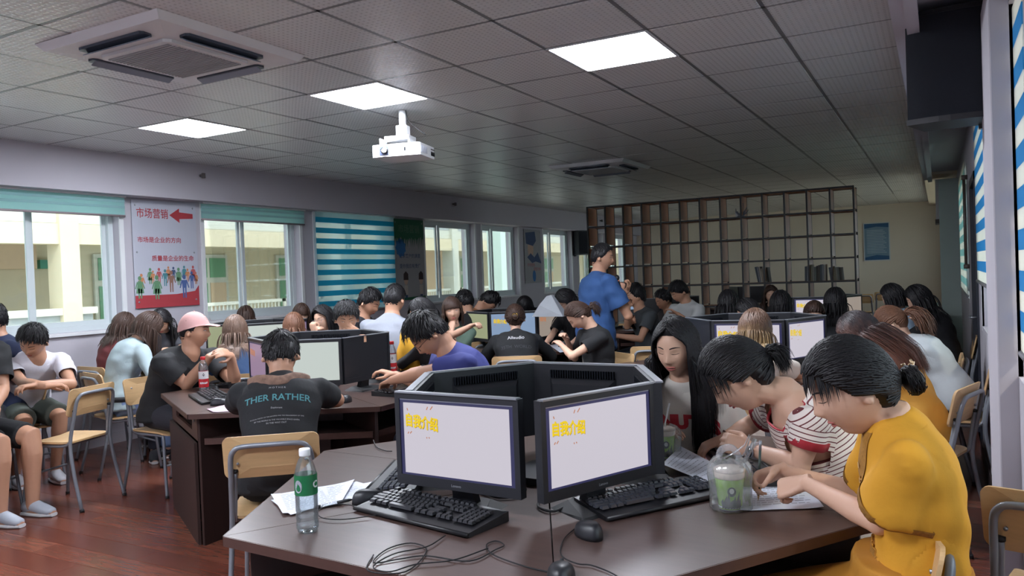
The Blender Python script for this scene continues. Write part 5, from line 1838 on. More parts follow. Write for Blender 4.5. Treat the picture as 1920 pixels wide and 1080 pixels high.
            if fringe.any():
                af, ef = a[fringe], np.maximum(e0[fringe], .75)
                e1 = np.arcsin(np.clip(hairline(af, bng) / .115, -.2, .9))
                pts = [Hb(surfv(af, ef + (e1 - ef) * t, np.full(len(af), Ttop * (1 - .3 * t)))) for t in np.linspace(0, 1, 5)]
                p = pts[-1]; v_ = un(pts[-1] - pts[-2])
                L_ = ho.get('flen', .03) * RG.uniform(.7, 1.1, (len(af), 1))
                for i in range(3):
                    v_ = un(v_ - U * .3); p = p + v_ * L_ / 3; pts.append(p)
                paths.append((np.stack(pts, 1), lw))
            k_ = ~fringe
            a, e0, front = a[k_], e0[k_], front[k_]; n = len(a)
            sg_ = np.where(a > 0, 1, -1)
            a1 = np.where(front, sg_ * (opening + RG.uniform(0, .5, n)), a)
            e0 = np.where(front, np.maximum(e0, .9), e0)
            pts = []
            for t in np.linspace(0, 1, 7):
                ta = min(1, t * 1.6)
                pts.append(Hb(surfv(a + (a1 - a) * ta, e0 + (-.12 - e0) * t, Ttop * (.88 + .22 * RG.rand(n)) + .004 * t)))
            p = pts[-1]; v_ = un(pts[-1] - pts[-2])
            L_ = ln * RG.uniform(.82, 1.03, (n, 1))
            hcap = [(Hc - U * .04, Hc + U * .02, .088 * hs)]
            for i in range(10):
                v_ = un(v_ * .45 - Z * .62 + RG.normal(0, .03, (n, 3)) - Fw * (.16 if i < 4 else 0) - Bh * ho.get('back', 0) * (1 if i < 7 else .3))
                p = p + v_ * L_ / 10
                p = push_v(p, hcap)
                p = push_v(p, caps)
                pts.append(p)
            paths.append((np.stack(pts, 1), lw * 1.3))
    Vs, Fs = strands(paths, up=Hc)
    if len(Vs): hb.add(Vs, Fs)
    hb.build('hair', hm, root, True, True)
    info = dict(root=root, H=H, HM=HM, Hc=Hc, Bh=Bh, Br=Br, pel=pel, nb=nb, sp=sp, Tu=Tu, arms=arms, shirt=shirt, bvh=shirt_bvh, s=s, hs=hs, Fw=Fw, U=U, X=X, cuffs=cuffs, rings=loops, lg=lg, wa=wa, da=da, g=g, body_bvh=bvb, back=back)
    if seat and chair:
        cd = math.degrees(math.atan2(Bh[1], Bh[0])) if chair_dir is None else chair_dir
        cdv = np.array([math.cos(math.radians(cd)), math.sin(math.radians(cd)), 0])
        cp = pel + cdv * (.02 + chair_off)
        w_ = label.replace(',', '').split()[:12]
        while w_[-1] in ('the', 'a', 'and', 'in', 'of', 'by', 'on', 'with', 'whose', 'to', 'pale', 'white', 'black', 'long', 'below', 'before', 'behind', 'dark', 'right', 'standing', 'yellow', 'far'):
            w_ = w_[:-1]
        place_chair(cp[0], cp[1], cd, chairlabel or ('plywood chair under the ' + ' '.join(w_)))
    return info
def unitrows(A):
    return A / np.maximum(1e-9, np.linalg.norm(A, axis=1))[:, None]
def decal(info, s, size, t, m, du=0.0, name='lettering', back=True, width=None, bold=0.0, tilt=0.0, arc=0.0, off=.0022, geo=None):
    """flat print laid on the shirt's back (or chest) at height t along the spine"""
    V, Fc = geo if geo is not None else text_geo(s, size, 0, 'CENTER', bold)
    if not len(V): return
    V = V.copy()
    if width: V[:, :2] *= width / (V[:, 0].max() - V[:, 0].min())
    # subdivide long triangles a little so the print follows the cloth
    me = bpy.data.meshes.new('t'); me.from_pydata(V.tolist(), [], Fc)
    bm = bmesh.new(); bm.from_mesh(me)
    for _ in range(2):
        ed = [e for e in bm.edges if e.calc_length() > .02]
        if ed: bmesh.ops.subdivide_edges(bm, edges=ed, cuts=1, use_grid_fill=False)
    V = np.array([v.co[:] for v in bm.verts]); Fc = [tuple(v.index for v in f.verts) for f in bm.faces]
    bm.free(); bpy.data.meshes.remove(me)
    V[:, 1] += arc * (V[:, 0] ** 2)
    sgn = -1 if back else 1
    c = info['sp'](t); up = unit(info['sp'](min(1, t + .12)) - info['sp'](t - .12))
    nrm = info['Bh'] * sgn; nrm = unit(nrm - up * nrm.dot(up))
    rt = np.cross(up, nrm)
    up2 = up * math.cos(tilt) - rt * math.sin(tilt); rt = rt * math.cos(tilt) + up * math.sin(tilt)
    W = []
    for x, y, _ in V:
        o = c + rt * (x + du) + up2 * y + nrm * .5
        h = info['bvh'].ray_cast(Vector(o), Vector(-nrm))
        W.append(np.array(h[0]) + nrm * off if h[0] is not None else c + rt * (x + du) + up2 * y + nrm * .1)
    mesh_obj(name, W, Fc, m, info['root'], False, True)
def ring_part(info, name, c, ax, r, th, m, w=.012):
    P = [c - ax * w, c - ax * w * .3, c + ax * w * .3, c + ax * w]
    return mesh_obj(name, *loft(P, [(r, r), (r + th, r + th), (r + th, r + th), (r, r)], 20), m, info['root'], True, True)

# ------------------------------------------------------------------ desks with their monitors and keyboards
CL = {
    'front': ((-1.20, 2.40), -3, 'hexagonal dark walnut computer desk nearest the camera', (), ()),
    'second': ((-3.65, 3.96), 30, 'hexagonal dark walnut desk with closed corner panel, left of the nearest desk', (), (3,)),
    'middle': ((-3.79, 6.93), 28.7, 'hexagonal desk where the person with the gold hair clip sits', (), ()),
    'right': ((-1.14, 5.57), 5.9, 'hexagonal desk where the person with long ombre blond hair sits', (), ()),
    'window': ((-5.72, 5.38), -3, 'hexagonal desk by the left windows behind the pink cap', (), ()),
    'farright': ((-1.2, 9.14), 7.5, 'hexagonal desk in front of the right end of the open shelving', (), ()),
    'farmid': ((-3.1, 9.6), 16.8, 'hexagonal desk in front of the left half of the open shelving', (), ()),
    'corner': ((-5.85, 1.85), 10, 'hexagonal desk cut by the left edge of the view', (), (1,)),
    'behind': ((-2.9, 14.2), 10, 'hexagonal desk seen through the open shelving', (), ()),
}
MON = {
    'second': {240: ('pink', 'lilac tinted'), 300: ('white', 'plain white'), 0: ('off', 'switched off black'), 60: ('off', 'hidden'), 120: ('white', 'far'), 180: ('slide', 'left')},
    'middle': {298.7: ('blue', 1), 238.7: ('mint', 0), 358.7: ('beige', 1), 58.7: ('off', 0), 118.7: ('off', 0), 178.7: ('off', 0)},
    'right': {275.9: ('slide', 1), 335.9: ('slide', 1), 35.9: ('off', 0), 95.9: ('off', 0), 155.9: ('off', 0), 215.9: ('off', 0)},
    'window': {267: ('mint', 0), 327: ('white', 0), 27: ('pink', 1), 87: ('off', 0), 147: ('off', 0), 207: ('off', 0)},
    'farright': {277.5: ('slide', 1), 337.5: ('beige', 0), 37.5: ('off', 0), 217.5: ('off', 0)},
    'farmid': {226.8: ('blue', 0), 286.8: ('off', 0), 346.8: ('off', 0), 46.8: ('off', 0)},
    'corner': {100: ('off', 0), 40: ('off', 0)},
    'behind': {280: ('off', 0), 220: ('off', 0)},
}
MLAB = {
    ('second', 240): 'monitor with lilac screen facing left, left of the black-haired back', ('second', 300): 'monitor with plain white screen in front of the black tee lettered in blue',
    ('second', 0): 'switched-off black monitor with tape on top, left of the blue tee', ('second', 60): 'monitor back behind the switched-off black monitor', ('second', 120): 'monitor in front of the person covering the mouth', ('second', 180): 'monitor in front of the person in the pink cap',
    ('middle', 298.7): 'monitor with pale blue screen partly hidden by the head with the gold clip', ('middle', 238.7): 'monitor with yellowish green screen turned left', ('middle', 358.7): 'monitor with beige screen behind the small green bottle',
    ('right', 275.9): 'monitor with yellow title partly hidden by ombre blond hair', ('right', 335.9): 'monitor with indigo border and brownish title right of the blond hair',
    ('window', 267): 'monitor with mint screen right of the pink cap', ('window', 327): 'monitor with pale screen right of the long brown hair by the window', ('window', 27): 'small lilac monitor turned right near the left windows',
    ('farright', 277.5): 'far monitor with yellow title on pale slide before the shelving', ('farright', 337.5): 'far beige lit monitor below the right end of the shelving', ('farmid', 226.8): 'far bright blue screen right of the standing speaker',
}
DNAME = {'second': 'desk of the black tee lettered in blue', 'middle': 'desk of the gold hair clip', 'right': 'desk of the ombre blond hair', 'window': 'desk by the left windows', 'farright': 'desk before the right end of the shelving', 'farmid': 'desk before the left half of the shelving', 'corner': 'desk cut by the left edge', 'behind': 'desk behind the open shelving'}
for key, (c, rot, lb, pan, clo) in CL.items():
    make_desk(c, rot, lb, pan, clo)
    C_ = np.array(c)
    for am, (kind, t) in MON.get(key, {}).items():
        p = C_ + hx(.372, am)
        lab = MLAB.get((key, am), 'black unlit monitor on the ' + DNAME[key])
        make_monitor(p, am, lab, kind, title=bool(t) and t != 'hidden' and kind not in ('off',) and not (key == 'second' and am == 300), logo=False, border=kind in ('slide', 'pink'), group='monitors on the ' + DNAME[key])
        if key not in ('behind',):
            kp = C_ + hx(.70, am)
            kl_ = ('black keyboard at the ' + ' '.join(lab.replace(',', '').split()[:12])) if (key, am) in MLAB else 'black keyboard on the ' + DNAME[key]
            while kl_.split()[-1] in ('the', 'with', 'of', 'by', 'in', 'left', 'on', 'pale', 'long', 'right', 'black', 'ombre', 'yellow', 'brown'): kl_ = ' '.join(kl_.split()[:-1])
            kk_ = make_keyboard(kp, am, kl_, group='keyboards on the ' + DNAME[key])
            tv = np.array([-math.sin(math.radians(am)), math.cos(math.radians(am))])
            if key in ('second', 'middle', 'right'):
                mm_ = make_mouse(kp + tv * .30, am, 'black mouse on the ' + DNAME[key])
                mm_['group'] = 'mice on the ' + DNAME[key]

def place_m(center, face, **k):
    fa = math.radians(face)
    f_ = np.array([math.cos(fa), math.sin(fa)])
    return make_monitor(center - f_ * .03, face, **k)
place_m(np.array([-1.28, 1.956]), 266.4, label='left of the two large front monitors, yellow Chinese title on white slide', kind='slide')
place_m(np.array([-.889, 2.132]), 336, label='right of the two large front monitors, yellow Chinese title on white slide', kind='slide')
for am, lb in ((27, 'monitor at the right side of the nearest desk ring, facing the three bent heads'), (87, 'monitor turned away at the back of the nearest desk ring'), (147, 'vented monitor back inside the nearest desk ring'), (207, 'monitor at the left side of the nearest desk ring, seen edge on')):
    p = np.array([-1.225, 2.37]) + hx(.362, am)
    make_monitor(p, am, lb, 'off', title=False, logo=False)
k1 = make_keyboard((-1.335, 1.885), 259.5, 'dark keyboard in front of the left large monitor', separate=True, group='keyboards on the nearest desk')
k2 = make_keyboard((-.775, 2.265), 326, 'black keyboard in front of the right large monitor', separate=True, pale=True, group='keyboards on the nearest desk')
k3 = make_keyboard((-1.66, 2.20), 204, 'keyboard with keys tinted lighter as sheen beside the papers and the left large monitor', pale=True, group='keyboards on the nearest desk')
k4 = make_keyboard((-.62, 2.72), 27, 'black keyboard half under the white sheet by the bagged cup', pale=True, group='keyboards on the nearest desk')
k5 = make_keyboard((-1.17, 3.10), 87, 'black keyboard behind the monitors of the nearest desk', group='keyboards on the nearest desk')
make_mouse((-1.60, 1.935), 240, 'black mouse on the papers left of the dark keyboard')
make_mouse((-.835, 1.90), 320, 'black mouse in front of the right large monitor')
make_mouse((-.775, 1.60), 290, 'black mouse cut by the bottom edge')

def wp(px, py, z=.754):
    p = onz(px, py, z)
    return (p[0], p[1], z)
cable([wp(700, 1040), wp(690, 1070), wp(760, 1072), wp(800, 1032), wp(770, 1018), wp(725, 1030), wp(700, 1055), wp(750, 1048), wp(800, 1042), wp(880, 1052), wp(930, 1030), wp(945, 1022), wp(930, 1014), wp(912, 1022), wp(925, 1040), wp(985, 1062), wp(1040, 1074), wp(1056, 1072)], 'thin black cord looping across the desk front below the dark keyboard', .0017, n=90)
cable([wp(835, 1004, .756), wp(800, 1025, .756), wp(740, 1038, .756), wp(700, 1062, .756), wp(730, 1072, .756), wp(780, 1058, .756), wp(850, 1050, .756), wp(915, 1028, .756)], 'second black cord loop in front of the dark keyboard', .0017, n=60)
cable([wp(1085, 985), wp(1058, 1010), wp(1052, 1040), wp(1080, 1056), wp(1110, 1060), wp(1150, 1076), wp(1175, 1095)], 'mouse cord running from the right mouse to the bottom edge', .0017, n=60)
cable([wp(690, 955, .758), wp(640, 945, .758), wp(600, 955, .758), wp(602, 970, .758), wp(640, 974, .758), wp(690, 968, .758), wp(720, 962, .758)], 'mouse cord looped on the papers beside the water bottle', .0016, n=60)
cable([wp(700, 825, .756), wp(706, 838, .756), wp(722, 845, .756), wp(735, 846, .756)], 'short cable at the left edge of the monitor ring', .002)
cable([wp(870, 925, .757), wp(910, 915, .757), wp(950, 900, .757), wp(985, 915, .757), wp(970, 930, .757), wp(930, 932, .757), wp(900, 920, .757)], 'bundled cables behind the left large monitor stand', .004, n=50)
cable([wp(1015, 930, .757), wp(1010, 950, .757), wp(1040, 958, .757), wp(1070, 940, .757), wp(1085, 915, .757)], 'black cable at the foot of the right large monitor', .004, n=40)

def lab_bottle(loc, lb, h=.235, r0=.031, capc=(224, 224, 226), labc=(24, 104, 62), lab2=None, z0=.75, water=.55, hs_=(.46, .70), emblem=None):
    r = empty('water_bottle', (loc[0], loc[1], z0 + .001), lb, 'bottle', 'plastic water bottles')
    k = h / .235
    prof = [(.0, .006), (.012, .003), (.020, .0), (.027, .003), (r0, .014), (r0, .03), (r0 - .0015, .034), (r0, .040), (r0, .052), (r0 - .0015, .057), (r0, .062), (r0, .100), (r0, .160), (r0 - .001, .168), (r0 - .006, .188), (.018, .205), (.0125, .214), (.0125, .219)]
    prof = [(a * (1 if k > .9 else k ** .5), b * k) for a, b in prof]
    MB().lathe(prof, 32).build('bottle_wall', PET, r, True)
    if water:
        wpz = [(max(0, a - .0015), b + .001) for a, b in prof if b <= (.20 * water / .9) * k] 
        wpz.append((wpz[-1][0], .20 * water * k / .9))
        MB().lathe(wpz, 28).build('water', WATER, r, True)
    MB().lathe([(.0150 * (k ** .5 if k < .9 else 1), .214 * k), (.0158 * (k ** .5 if k < .9 else 1), .217 * k), (.0158 * (k ** .5 if k < .9 else 1), .231 * k), (.0148 * (k ** .5 if k < .9 else 1), .2345 * k)], 28).build('cap', mat('cap_%d_%d_%d' % capc, capc, .45), r, True)
    n = 32; R0 = (r0 + .0007) * (1 if k > .9 else k ** .5)
    V = []; Fc = []
    za, zb = hs_[0] * .235 * k, hs_[1] * .235 * k
    for z in (za, zb):
        for q in range(n):
            a = 2 * math.pi * q / n
            V.append((R0 * math.cos(a), R0 * math.sin(a), z))
    Fc = [(q, (q + 1) % n, n + (q + 1) % n, n + q) for q in range(n)]
    lbm = mat('label_%d_%d_%d' % labc, labc, .4, var=.15, scale=60)
    L_ = mesh_obj('label_wrap', V, Fc, lbm, r, True)
    if lab2:
        V2 = [(x * 1.004, y * 1.004, zb - (zb - za) * .02 if z > (za + zb) / 2 else za + (zb - za) * .52) for x, y, z in V]
        mesh_obj('label_band', V2, Fc, mat('label_%d_%d_%d' % lab2, lab2, .4), r, True)
    # print on the side that faces the camera
    ca = math.atan2(-loc[1], -loc[0])
    def curved(geo, name, m_, zc, da=0.0):
        V3, F3 = geo
        if len(V3):
            P = [(R0 * 1.02 * math.cos(ca + da + x / R0), R0 * 1.02 * math.sin(ca + da + x / R0), zc + y) for x, y, _ in V3]
            mesh_obj(name, P, F3, m_, L_)
    if emblem == 'green':
        curved(text_geo('C', .026, 0, 'CENTER', .001), 'label_letter', WHITE, (za + zb) / 2, .9)
        curved((np.array([(-.020 + .012 * math.cos(a) , .018 * math.sin(a), 0) for a in np.linspace(0, 6.28, 13)[:-1]]), [tuple(range(12))]), 'label_picture', mat('label_picture_grey', (150, 150, 160), .4, var=.6, scale=220), (za + zb) / 2 - .002, -.1)
    if emblem == 'red':
        curved((np.array([(0, .010, 0), (.008, -.001, 0), (.004, -.006, 0), (.002, -.004, 0), (.003, -.010, 0), (-.003, -.010, 0), (-.002, -.004, 0), (-.004, -.006, 0), (-.008, -.001, 0)]), [tuple(range(9))]), 'label_spade', BLACKM, za + (zb - za) * .78)
        curved(text_geo('农夫山泉', .013, 0, 'CENTER', .001), 'label_letters', WHITE, za + (zb - za) * .26)
    return r
WATER = glassy('water', (.90, .94, .95), .06, .02)
lab_bottle((-1.575, 1.632), 'clear water bottle with white cap and green label at the desk front', emblem='green')
lab_bottle(onz(383, 735, .75), 'water bottle with red cap and red label before the pink capped person', capc=(190, 36, 40), labc=(188, 36, 44), lab2=(214, 210, 210), water=.85, hs_=(.14, .60), emblem='red')
lab_bottle(onz(737, 708, .75), 'water bottle with red cap and spade label left of the blue tee', capc=(200, 36, 40), labc=(196, 36, 44), lab2=(220, 216, 214), water=.3, hs_=(.14, .66), emblem='red', h=.26)
lab_bottle(onz(1024, 645, .75), 'small bottle with green label before the beige monitor', labc=(34, 96, 66), water=.5)
lab_bottle(onz(411, 652, .75) * 1.0, 'bottle with red cap and blue label behind the clasped hands', capc=(196, 60, 50), labc=(60, 120, 190), water=.6)

# papers
def paper(corners, lb, z=.7515, lines=12, m=None, grp=None, curl=.004):
    P = [onz(x, y, z) for x, y in corners]
    c = sum(P) / 4
    r = empty('paper_sheet', (c[0], c[1], z), lb, 'paper', grp)
    n = 8
    V = []; Fc = []
    for j in range(n + 1):
        for i in range(n + 1):
            u, v = i / n, j / n
            p = P[0] * (1 - u) * (1 - v) + P[1] * u * (1 - v) + P[2] * u * v + P[3] * (1 - u) * v
            V.append((p[0] - c[0], p[1] - c[1], .0006 + curl * ((2 * u - 1) ** 4 + .4 * math.sin(v * 3 + u * 4) ** 2 * u * (1 - u) * 4)))
    for j in range(n):
        for i in range(n):
            a = j * (n + 1) + i
            Fc.append((a, a + 1, a + n + 2, a + n + 1))
    mesh_obj('sheet', V, Fc, m or PAPER, r, True)
    if lines:
        q = MB(); R_ = random.Random(len(lb))
        for k in range(lines):
            v0 = .1 + .8 * k / lines; v1 = v0 + .018
            u = .1
            while u < .85:
                L_ = R_.uniform(.03, .12)
                def pt(u_, v_):
                    p = P[0] * (1 - u_) * (1 - v_) + P[1] * u_ * (1 - v_) + P[2] * u_ * v_ + P[3] * (1 - u_) * v_
                    return (p[0] - c[0], p[1] - c[1], .0012 + curl * ((2 * u_ - 1) ** 4 + .4 * math.sin(v_ * 3 + u_ * 4) ** 2 * u_ * (1 - u_) * 4))
                q.add([pt(u, v0), pt(min(.9, u + L_), v0), pt(min(.9, u + L_), v1), pt(u, v1)], [(0, 1, 2, 3)])
                u += L_ + .02
        q.build('writing', INK, r, kind='stuff')
    return r
paper([(508, 940), (668, 905), (705, 915), (545, 968)], 'lower white sheet with faint print under the water bottle cord', z=.7515)
paper([(508, 930), (665, 902), (640, 945), (530, 966)], 'upper white printed sheet with curled corner beside the water bottle', z=.7535, curl=.006)
paper([(600, 915), (700, 905), (680, 935), (615, 938)], 'white sheet poking out under the mouse left of the keyboards', z=.7525, lines=6)
paper([(1392, 905), (1500, 893), (1545, 953), (1388, 959)], 'white worksheet under the hands of the person in the ochre dress', z=.7515)
paper([(1240, 872), (1275, 838), (1370, 888), (1320, 905)], 'white sheet lying on the keyboard left of the bagged cup', z=.778, lines=9)
paper([(388, 768), (440, 755), (470, 768), (400, 774)], 'pale pink sheet beside the elbow of the black lettered tee', lines=0, m=mat('pink_paper', (222, 186, 210), .8))
paper([(735, 695), (760, 688), (800, 700), (760, 712)], 'open booklet under the hands left of the blue tee', lines=4)
paper([(1030, 648), (1060, 640), (1090, 652), (1050, 662)], 'white sheets under the arms of the person in the black tee by the green bottle', lines=4)

# pen on the papers
p0, p1 = np.array(wp(596, 950, .760)), np.array(wp(662, 936, .760))
r = empty('pen', (p0 + p1) / 2, 'clear ballpoint pen with black grip lying on the papers', 'pen')
mesh_obj('barrel', *loft([p0, p0 * .45 + p1 * .55], [(.0045, .0045)] * 2, 10), PET, r, True, True)
mesh_obj('grip', *loft([p0 * .45 + p1 * .55, p0 * .12 + p1 * .88, p1], [(.0052, .0052), (.005, .005), (.001, .001)], 10), BLACKM, r, True, True)
mesh_obj('pen_cap', *loft([p0 - (p1 - p0) * .08, p0 + (p1 - p0) * .06], [(.005, .005)] * 2, 10), BLACKM, r, True, True)

# cups
CUPG = mat('cup_green', (128, 176, 40), .45, var=.08)
def cup(loc, lb, h=.095, straw=False, r0=.040):
    r = empty('drink_cup', (loc[0], loc[1], .752), lb, 'cup', 'green drink cups')
    MB().lathe([(r0 * .74, 0), (r0 * .76, .003), (r0 * .95, h * .82)], 28).build('cup_wall', CUPG, r, True)
    MB().lathe([(r0 * .745, -.0005), (r0 * .78, .010)], 28).build('base_rim', PAPER, r, True)
    MB().lathe([(r0 * .96, h * .80), (r0, h * .84), (r0 * 1.02, h * .98), (r0 * .98, h)], 28).build('pale_rim', mat('cup_cream', (222, 206, 186), .5), r, True)
    MB().lathe([(r0 * 1.03, h * .97), (r0 * 1.05, h * .99), (r0 * 1.04, h * 1.03), (r0 * .9, h * 1.06), (r0 * .5, h * 1.07)], 28).build('lid', mat('lid_milky', (214, 200, 184), .3), r, True)
    ca = math.atan2(-loc[1], -loc[0])
    def wrap(P2, name, m_, k=1.0):
        V = [((r0 * (.76 + .19 * max(0, z) / (h * .82)) + .0008 * k) * math.cos(ca + x / r0), (r0 * (.76 + .19 * max(0, z) / (h * .82)) + .0008 * k) * math.sin(ca + x / r0), z) for x, z in P2]
        mesh_obj(name, V, [tuple(range(len(V)))], m_, r)
    wrap([(.006 + .014 * math.cos(a), h * .50 + .014 * math.sin(a)) for a in np.linspace(0, 6.28, 19)[:-1]], 'round_emblem', mat('cup_dark_green', (24, 58, 46), .4))
    wrap([(.006 + .0075 * math.cos(a), h * .52 + .008 * math.sin(a)) for a in np.linspace(0, 6.28, 15)[:-1]], 'emblem_figure', mat('cup_print_white', (206, 214, 206), .4), 2)
    for q in range(7):
        x = -.030 + q * .0105
        wrap([(x, h * .05), (x + .012, h * .08), (x + .006 + .004 * (q % 2), h * (.30 + .1 * ((q * 7) % 3))), (x - .003, h * .22)], 'dark_leaf_print', mat('cup_dark_green', (24, 58, 46), .4), 1.5)
    if straw:
        mesh_obj('straw', *loft([(0, 0, h * .4), (.004, .002, h * 1.2), (.02, .012, h * 1.9)], [(.003, .003)] * 3, 10), WHITE, r, True)
    return r
bp = onz(1357, 958, .75)
bp = bp + np.array([.012, .03, 0])
cup(bp, 'green and cream takeaway cup inside the plastic bag', h=.112, r0=.043)
r = empty('plastic_bag', (bp[0], bp[1], .7515), 'thin clear plastic bag with knotted handles around the green cup', 'bag')
V = []; Fc = []; n = 40; R_ = random.Random(4)
prof = [(.050, .0), (.056, .004), (.055, .03), (.056, .07), (.060, .10), (.055, .125), (.042, .142), (.026, .150)]
for j, (rr_, z) in enumerate(prof):
    for k in range(n):
        a = 2 * math.pi * k / n
        w = 1 + .05 * math.sin(3 * a + j * .5) + .03 * math.sin(11 * a + j) + (.05 * math.sin(7 * a) if j > 4 else 0)
        V.append((rr_ * w * math.cos(a) * 1.08, rr_ * w * math.sin(a) * .95, z + (.004 * math.sin(9 * a) if j else 0)))
for j in range(len(prof) - 1):
    for k in range(n):
        k2 = (k + 1) % n
        Fc.append((j * n + k, j * n + k2, (j + 1) * n + k2, (j + 1) * n + k))
mesh_obj('bag_film', V, Fc, BAG, r, True)
for q, pts in enumerate(([(-.01, .0, .146), (.02, .0, .165), (.045, .005, .185), (.058, .01, .215)], [(.02, .01, .142), (.04, .01, .155), (.05, .0, .17), (.062, .0, .21)])):
    mesh_obj('bag_handle', *loft(pts, [(.016, .002), (.010, .0025), (.009, .002), (.004, .001)], 10), BAG, r, True)
mesh_obj('bag_handle', *loft(bez([(-.03, .0, .14), (-.02, 0, .168), (.01, 0, .176), (.03, .0, .150)], 14), [(.010, .0015)] * 13, 8), BAG, r, True)
mesh_obj('wrapped_straw', *loft([(.025, .0, .10), (.052, .004, .155), (.075, .01, .205)], [(.006, .006)] * 3, 10), PET, r, True)
cup(onz(1247, 858, .75), 'second green drink cup with straw beside the arm in white sleeve', h=.105, straw=True)
r2 = onz(1247, 858, .75)
r = empty('plastic_bag', (r2[0], r2[1], .7515), 'clear plastic bag around the second green cup with straw', 'bag')
V2 = [(x * .98, y * .98, z * .82) for x, y, z in V]
mesh_obj('bag_film', V2, Fc, BAG, r, True)

# phone under the fingers
c = onz(1343, 868, .752)
r = empty('phone', (c[0], c[1], .752), 'phone lying on the desk under the fingers of the person in the striped tee', 'phone', None, math.radians(70))
MB().prism([(x, y) for x, y in [(-.036, -.074), (-.032, -.078), (.032, -.078), (.036, -.074), (.036, .074), (.032, .078), (-.032, .078), (-.036, .074)]], 0, .008).build('phone_body', BLACKG, r)
MB().box(-.033, .033, -.072, .072, .008, .0086).build('phone_screen', mat('phone_screen', (60, 44, 50), .12, emit=(190, 150, 160), es=.18), r)

# peach tape on the switched-off monitor
P = np.array([-3.65, 3.96]) + hx(.400, 0)
tp = empty('tape_strip', (P[0] - .008, P[1] - .02, 1.101), 'strip of peach tape hanging over the top of the black monitor', 'tape')
MB().box(-.02, .0175, -.012, .012, .0, .002).box(.0155, .0175, -.012, .012, -.045, .002).build('tape', mat('peach_tape', (206, 160, 130), .6), tp)

# ------------------------------------------------------------------ the people
def stripemat():
    m, nt, b = nodes_of('striped_jersey')
    N, L = nt.nodes, nt.links
    at_ = N.new('ShaderNodeAttribute'); at_.attribute_name = 'along'
    a2 = N.new('ShaderNodeAttribute'); a2.attribute_name = 'along_arm'
    a3 = N.new('ShaderNodeAttribute'); a3.attribute_name = 'arm_mask'
    def stripes(src):
        mu = N.new('ShaderNodeMath'); mu.operation = 'MULTIPLY'; mu.inputs[1].default_value = 1 / .0150
        fr = N.new('ShaderNodeMath'); fr.operation = 'FRACT'
        lt = N.new('ShaderNodeMath'); lt.operation = 'LESS_THAN'; lt.inputs[1].default_value = .22
        L.new(src.outputs['Fac'], mu.inputs[0]); L.new(mu.outputs[0], fr.inputs[0]); L.new(fr.outputs[0], lt.inputs[0])
        return lt
    s1, s2 = stripes(at_), stripes(a2)
    gt = N.new('ShaderNodeMath'); gt.operation = 'GREATER_THAN'; gt.inputs[1].default_value = .5
    L.new(a3.outputs['Fac'], gt.inputs[0])
    lt = N.new('ShaderNodeMix'); lt.data_type = 'FLOAT'
    L.new(gt.outputs[0], lt.inputs[0]); L.new(s1.outputs[0], lt.inputs[2]); L.new(s2.outputs[0], lt.inputs[3])
    mx = N.new('ShaderNodeMix'); mx.data_type = 'RGBA'
    mx.inputs[6].default_value = srgb(226, 214, 206); mx.inputs[7].default_value = srgb(104, 44, 48)
    L.new(lt.outputs[0], mx.inputs[0]); L.new(mx.outputs[2], b.inputs['Base Color'])
    b.inputs['Roughness'].default_value = .9
    return m
OMBRE = None
def ombremat(z0, z1, c0, c1, name):
    m, nt, b = nodes_of(name)
    N, L = nt.nodes, nt.links
    tc = N.new('ShaderNodeTexCoord'); sx = N.new('ShaderNodeSeparateXYZ')
    L.new(tc.outputs['Object'], sx.inputs[0])
    nz = N.new('ShaderNodeTexNoise'); nz.inputs['Scale'].default_value = 30
    mp = N.new('ShaderNodeMapping'); mp.inputs['Scale'].default_value = (1, 1, .12)
    L.new(tc.outputs['Object'], mp.inputs[0]); L.new(mp.outputs[0], nz.inputs[0])
    ad = N.new('ShaderNodeMath'); ad.operation = 'MULTIPLY_ADD'; ad.inputs[1].default_value = .16; L.new(nz.outputs['Fac'], ad.inputs[0]); L.new(sx.outputs['Z'], ad.inputs[2])
    mr = N.new('ShaderNodeMapRange'); mr.inputs[1].default_value = z0; mr.inputs[2].default_value = z1
    L.new(ad.outputs[0], mr.inputs[0])
    mx = N.new('ShaderNodeMix'); mx.data_type = 'RGBA'; mx.inputs[6].default_value = srgb(*c0); mx.inputs[7].default_value = srgb(*c1)
    L.new(mr.outputs[0], mx.inputs[0]); L.new(mx.outputs[2], b.inputs['Base Color'])
    b.inputs['Roughness'].default_value = .42
    return m
BLOND = ombremat(.98, 1.20, (176, 146, 92), (92, 66, 50), 'hair_ombre_blond')
AUB = ombremat(1.0, 1.22, (110, 66, 48), (40, 32, 34), 'hair_ombre_auburn')
BKT, WHT, GRYT = (22, 23, 27), (206, 204, 206), (96, 100, 104)
TEALP = mat('print_teal', (60, 112, 128), .7)
GREYP = mat('print_grey', (150, 150, 154), .7)
REDP = mat('print_red', (176, 44, 56), .7)
METALD = mat('thin_dark_metal', (30, 30, 34), .3, metal=.6)
GOLD = mat('gold_metal', (214, 176, 84), .25, metal=.9)

def glasses(I, m=METALD, r=.0012, full=True):
    g = MB(); H = I['H']
    for sx in (-1, 1):
        pts = []
        for k in range(17):
            a = 2 * math.pi * k / 16
            pts.append(H([[sx * .032 + .023 * math.cos(a), .093 + .004 * (1 - abs(math.cos(a))) , .000 + .0165 * math.copysign(abs(math.sin(a)) ** .8, math.sin(a))]])[0])
        g.add(*loft(pts, [(r, r)] * len(pts), 6))
        g.add(*loft([H([[sx * .055, .091, .006]])[0], H([[sx * .074, .05, .006]])[0], H([[sx * .080, -.004, .002]])[0], H([[sx * .078, -.02, -.012]])[0]], [(r * 1.3, r * 1.3)] * 4, 6))
    g.add(*loft([H([[-.010, .098, .004]])[0], H([[.010, .098, .004]])[0]], [(r, r)] * 2, 6))
    g.build('glasses', m, I['root'], True, True)

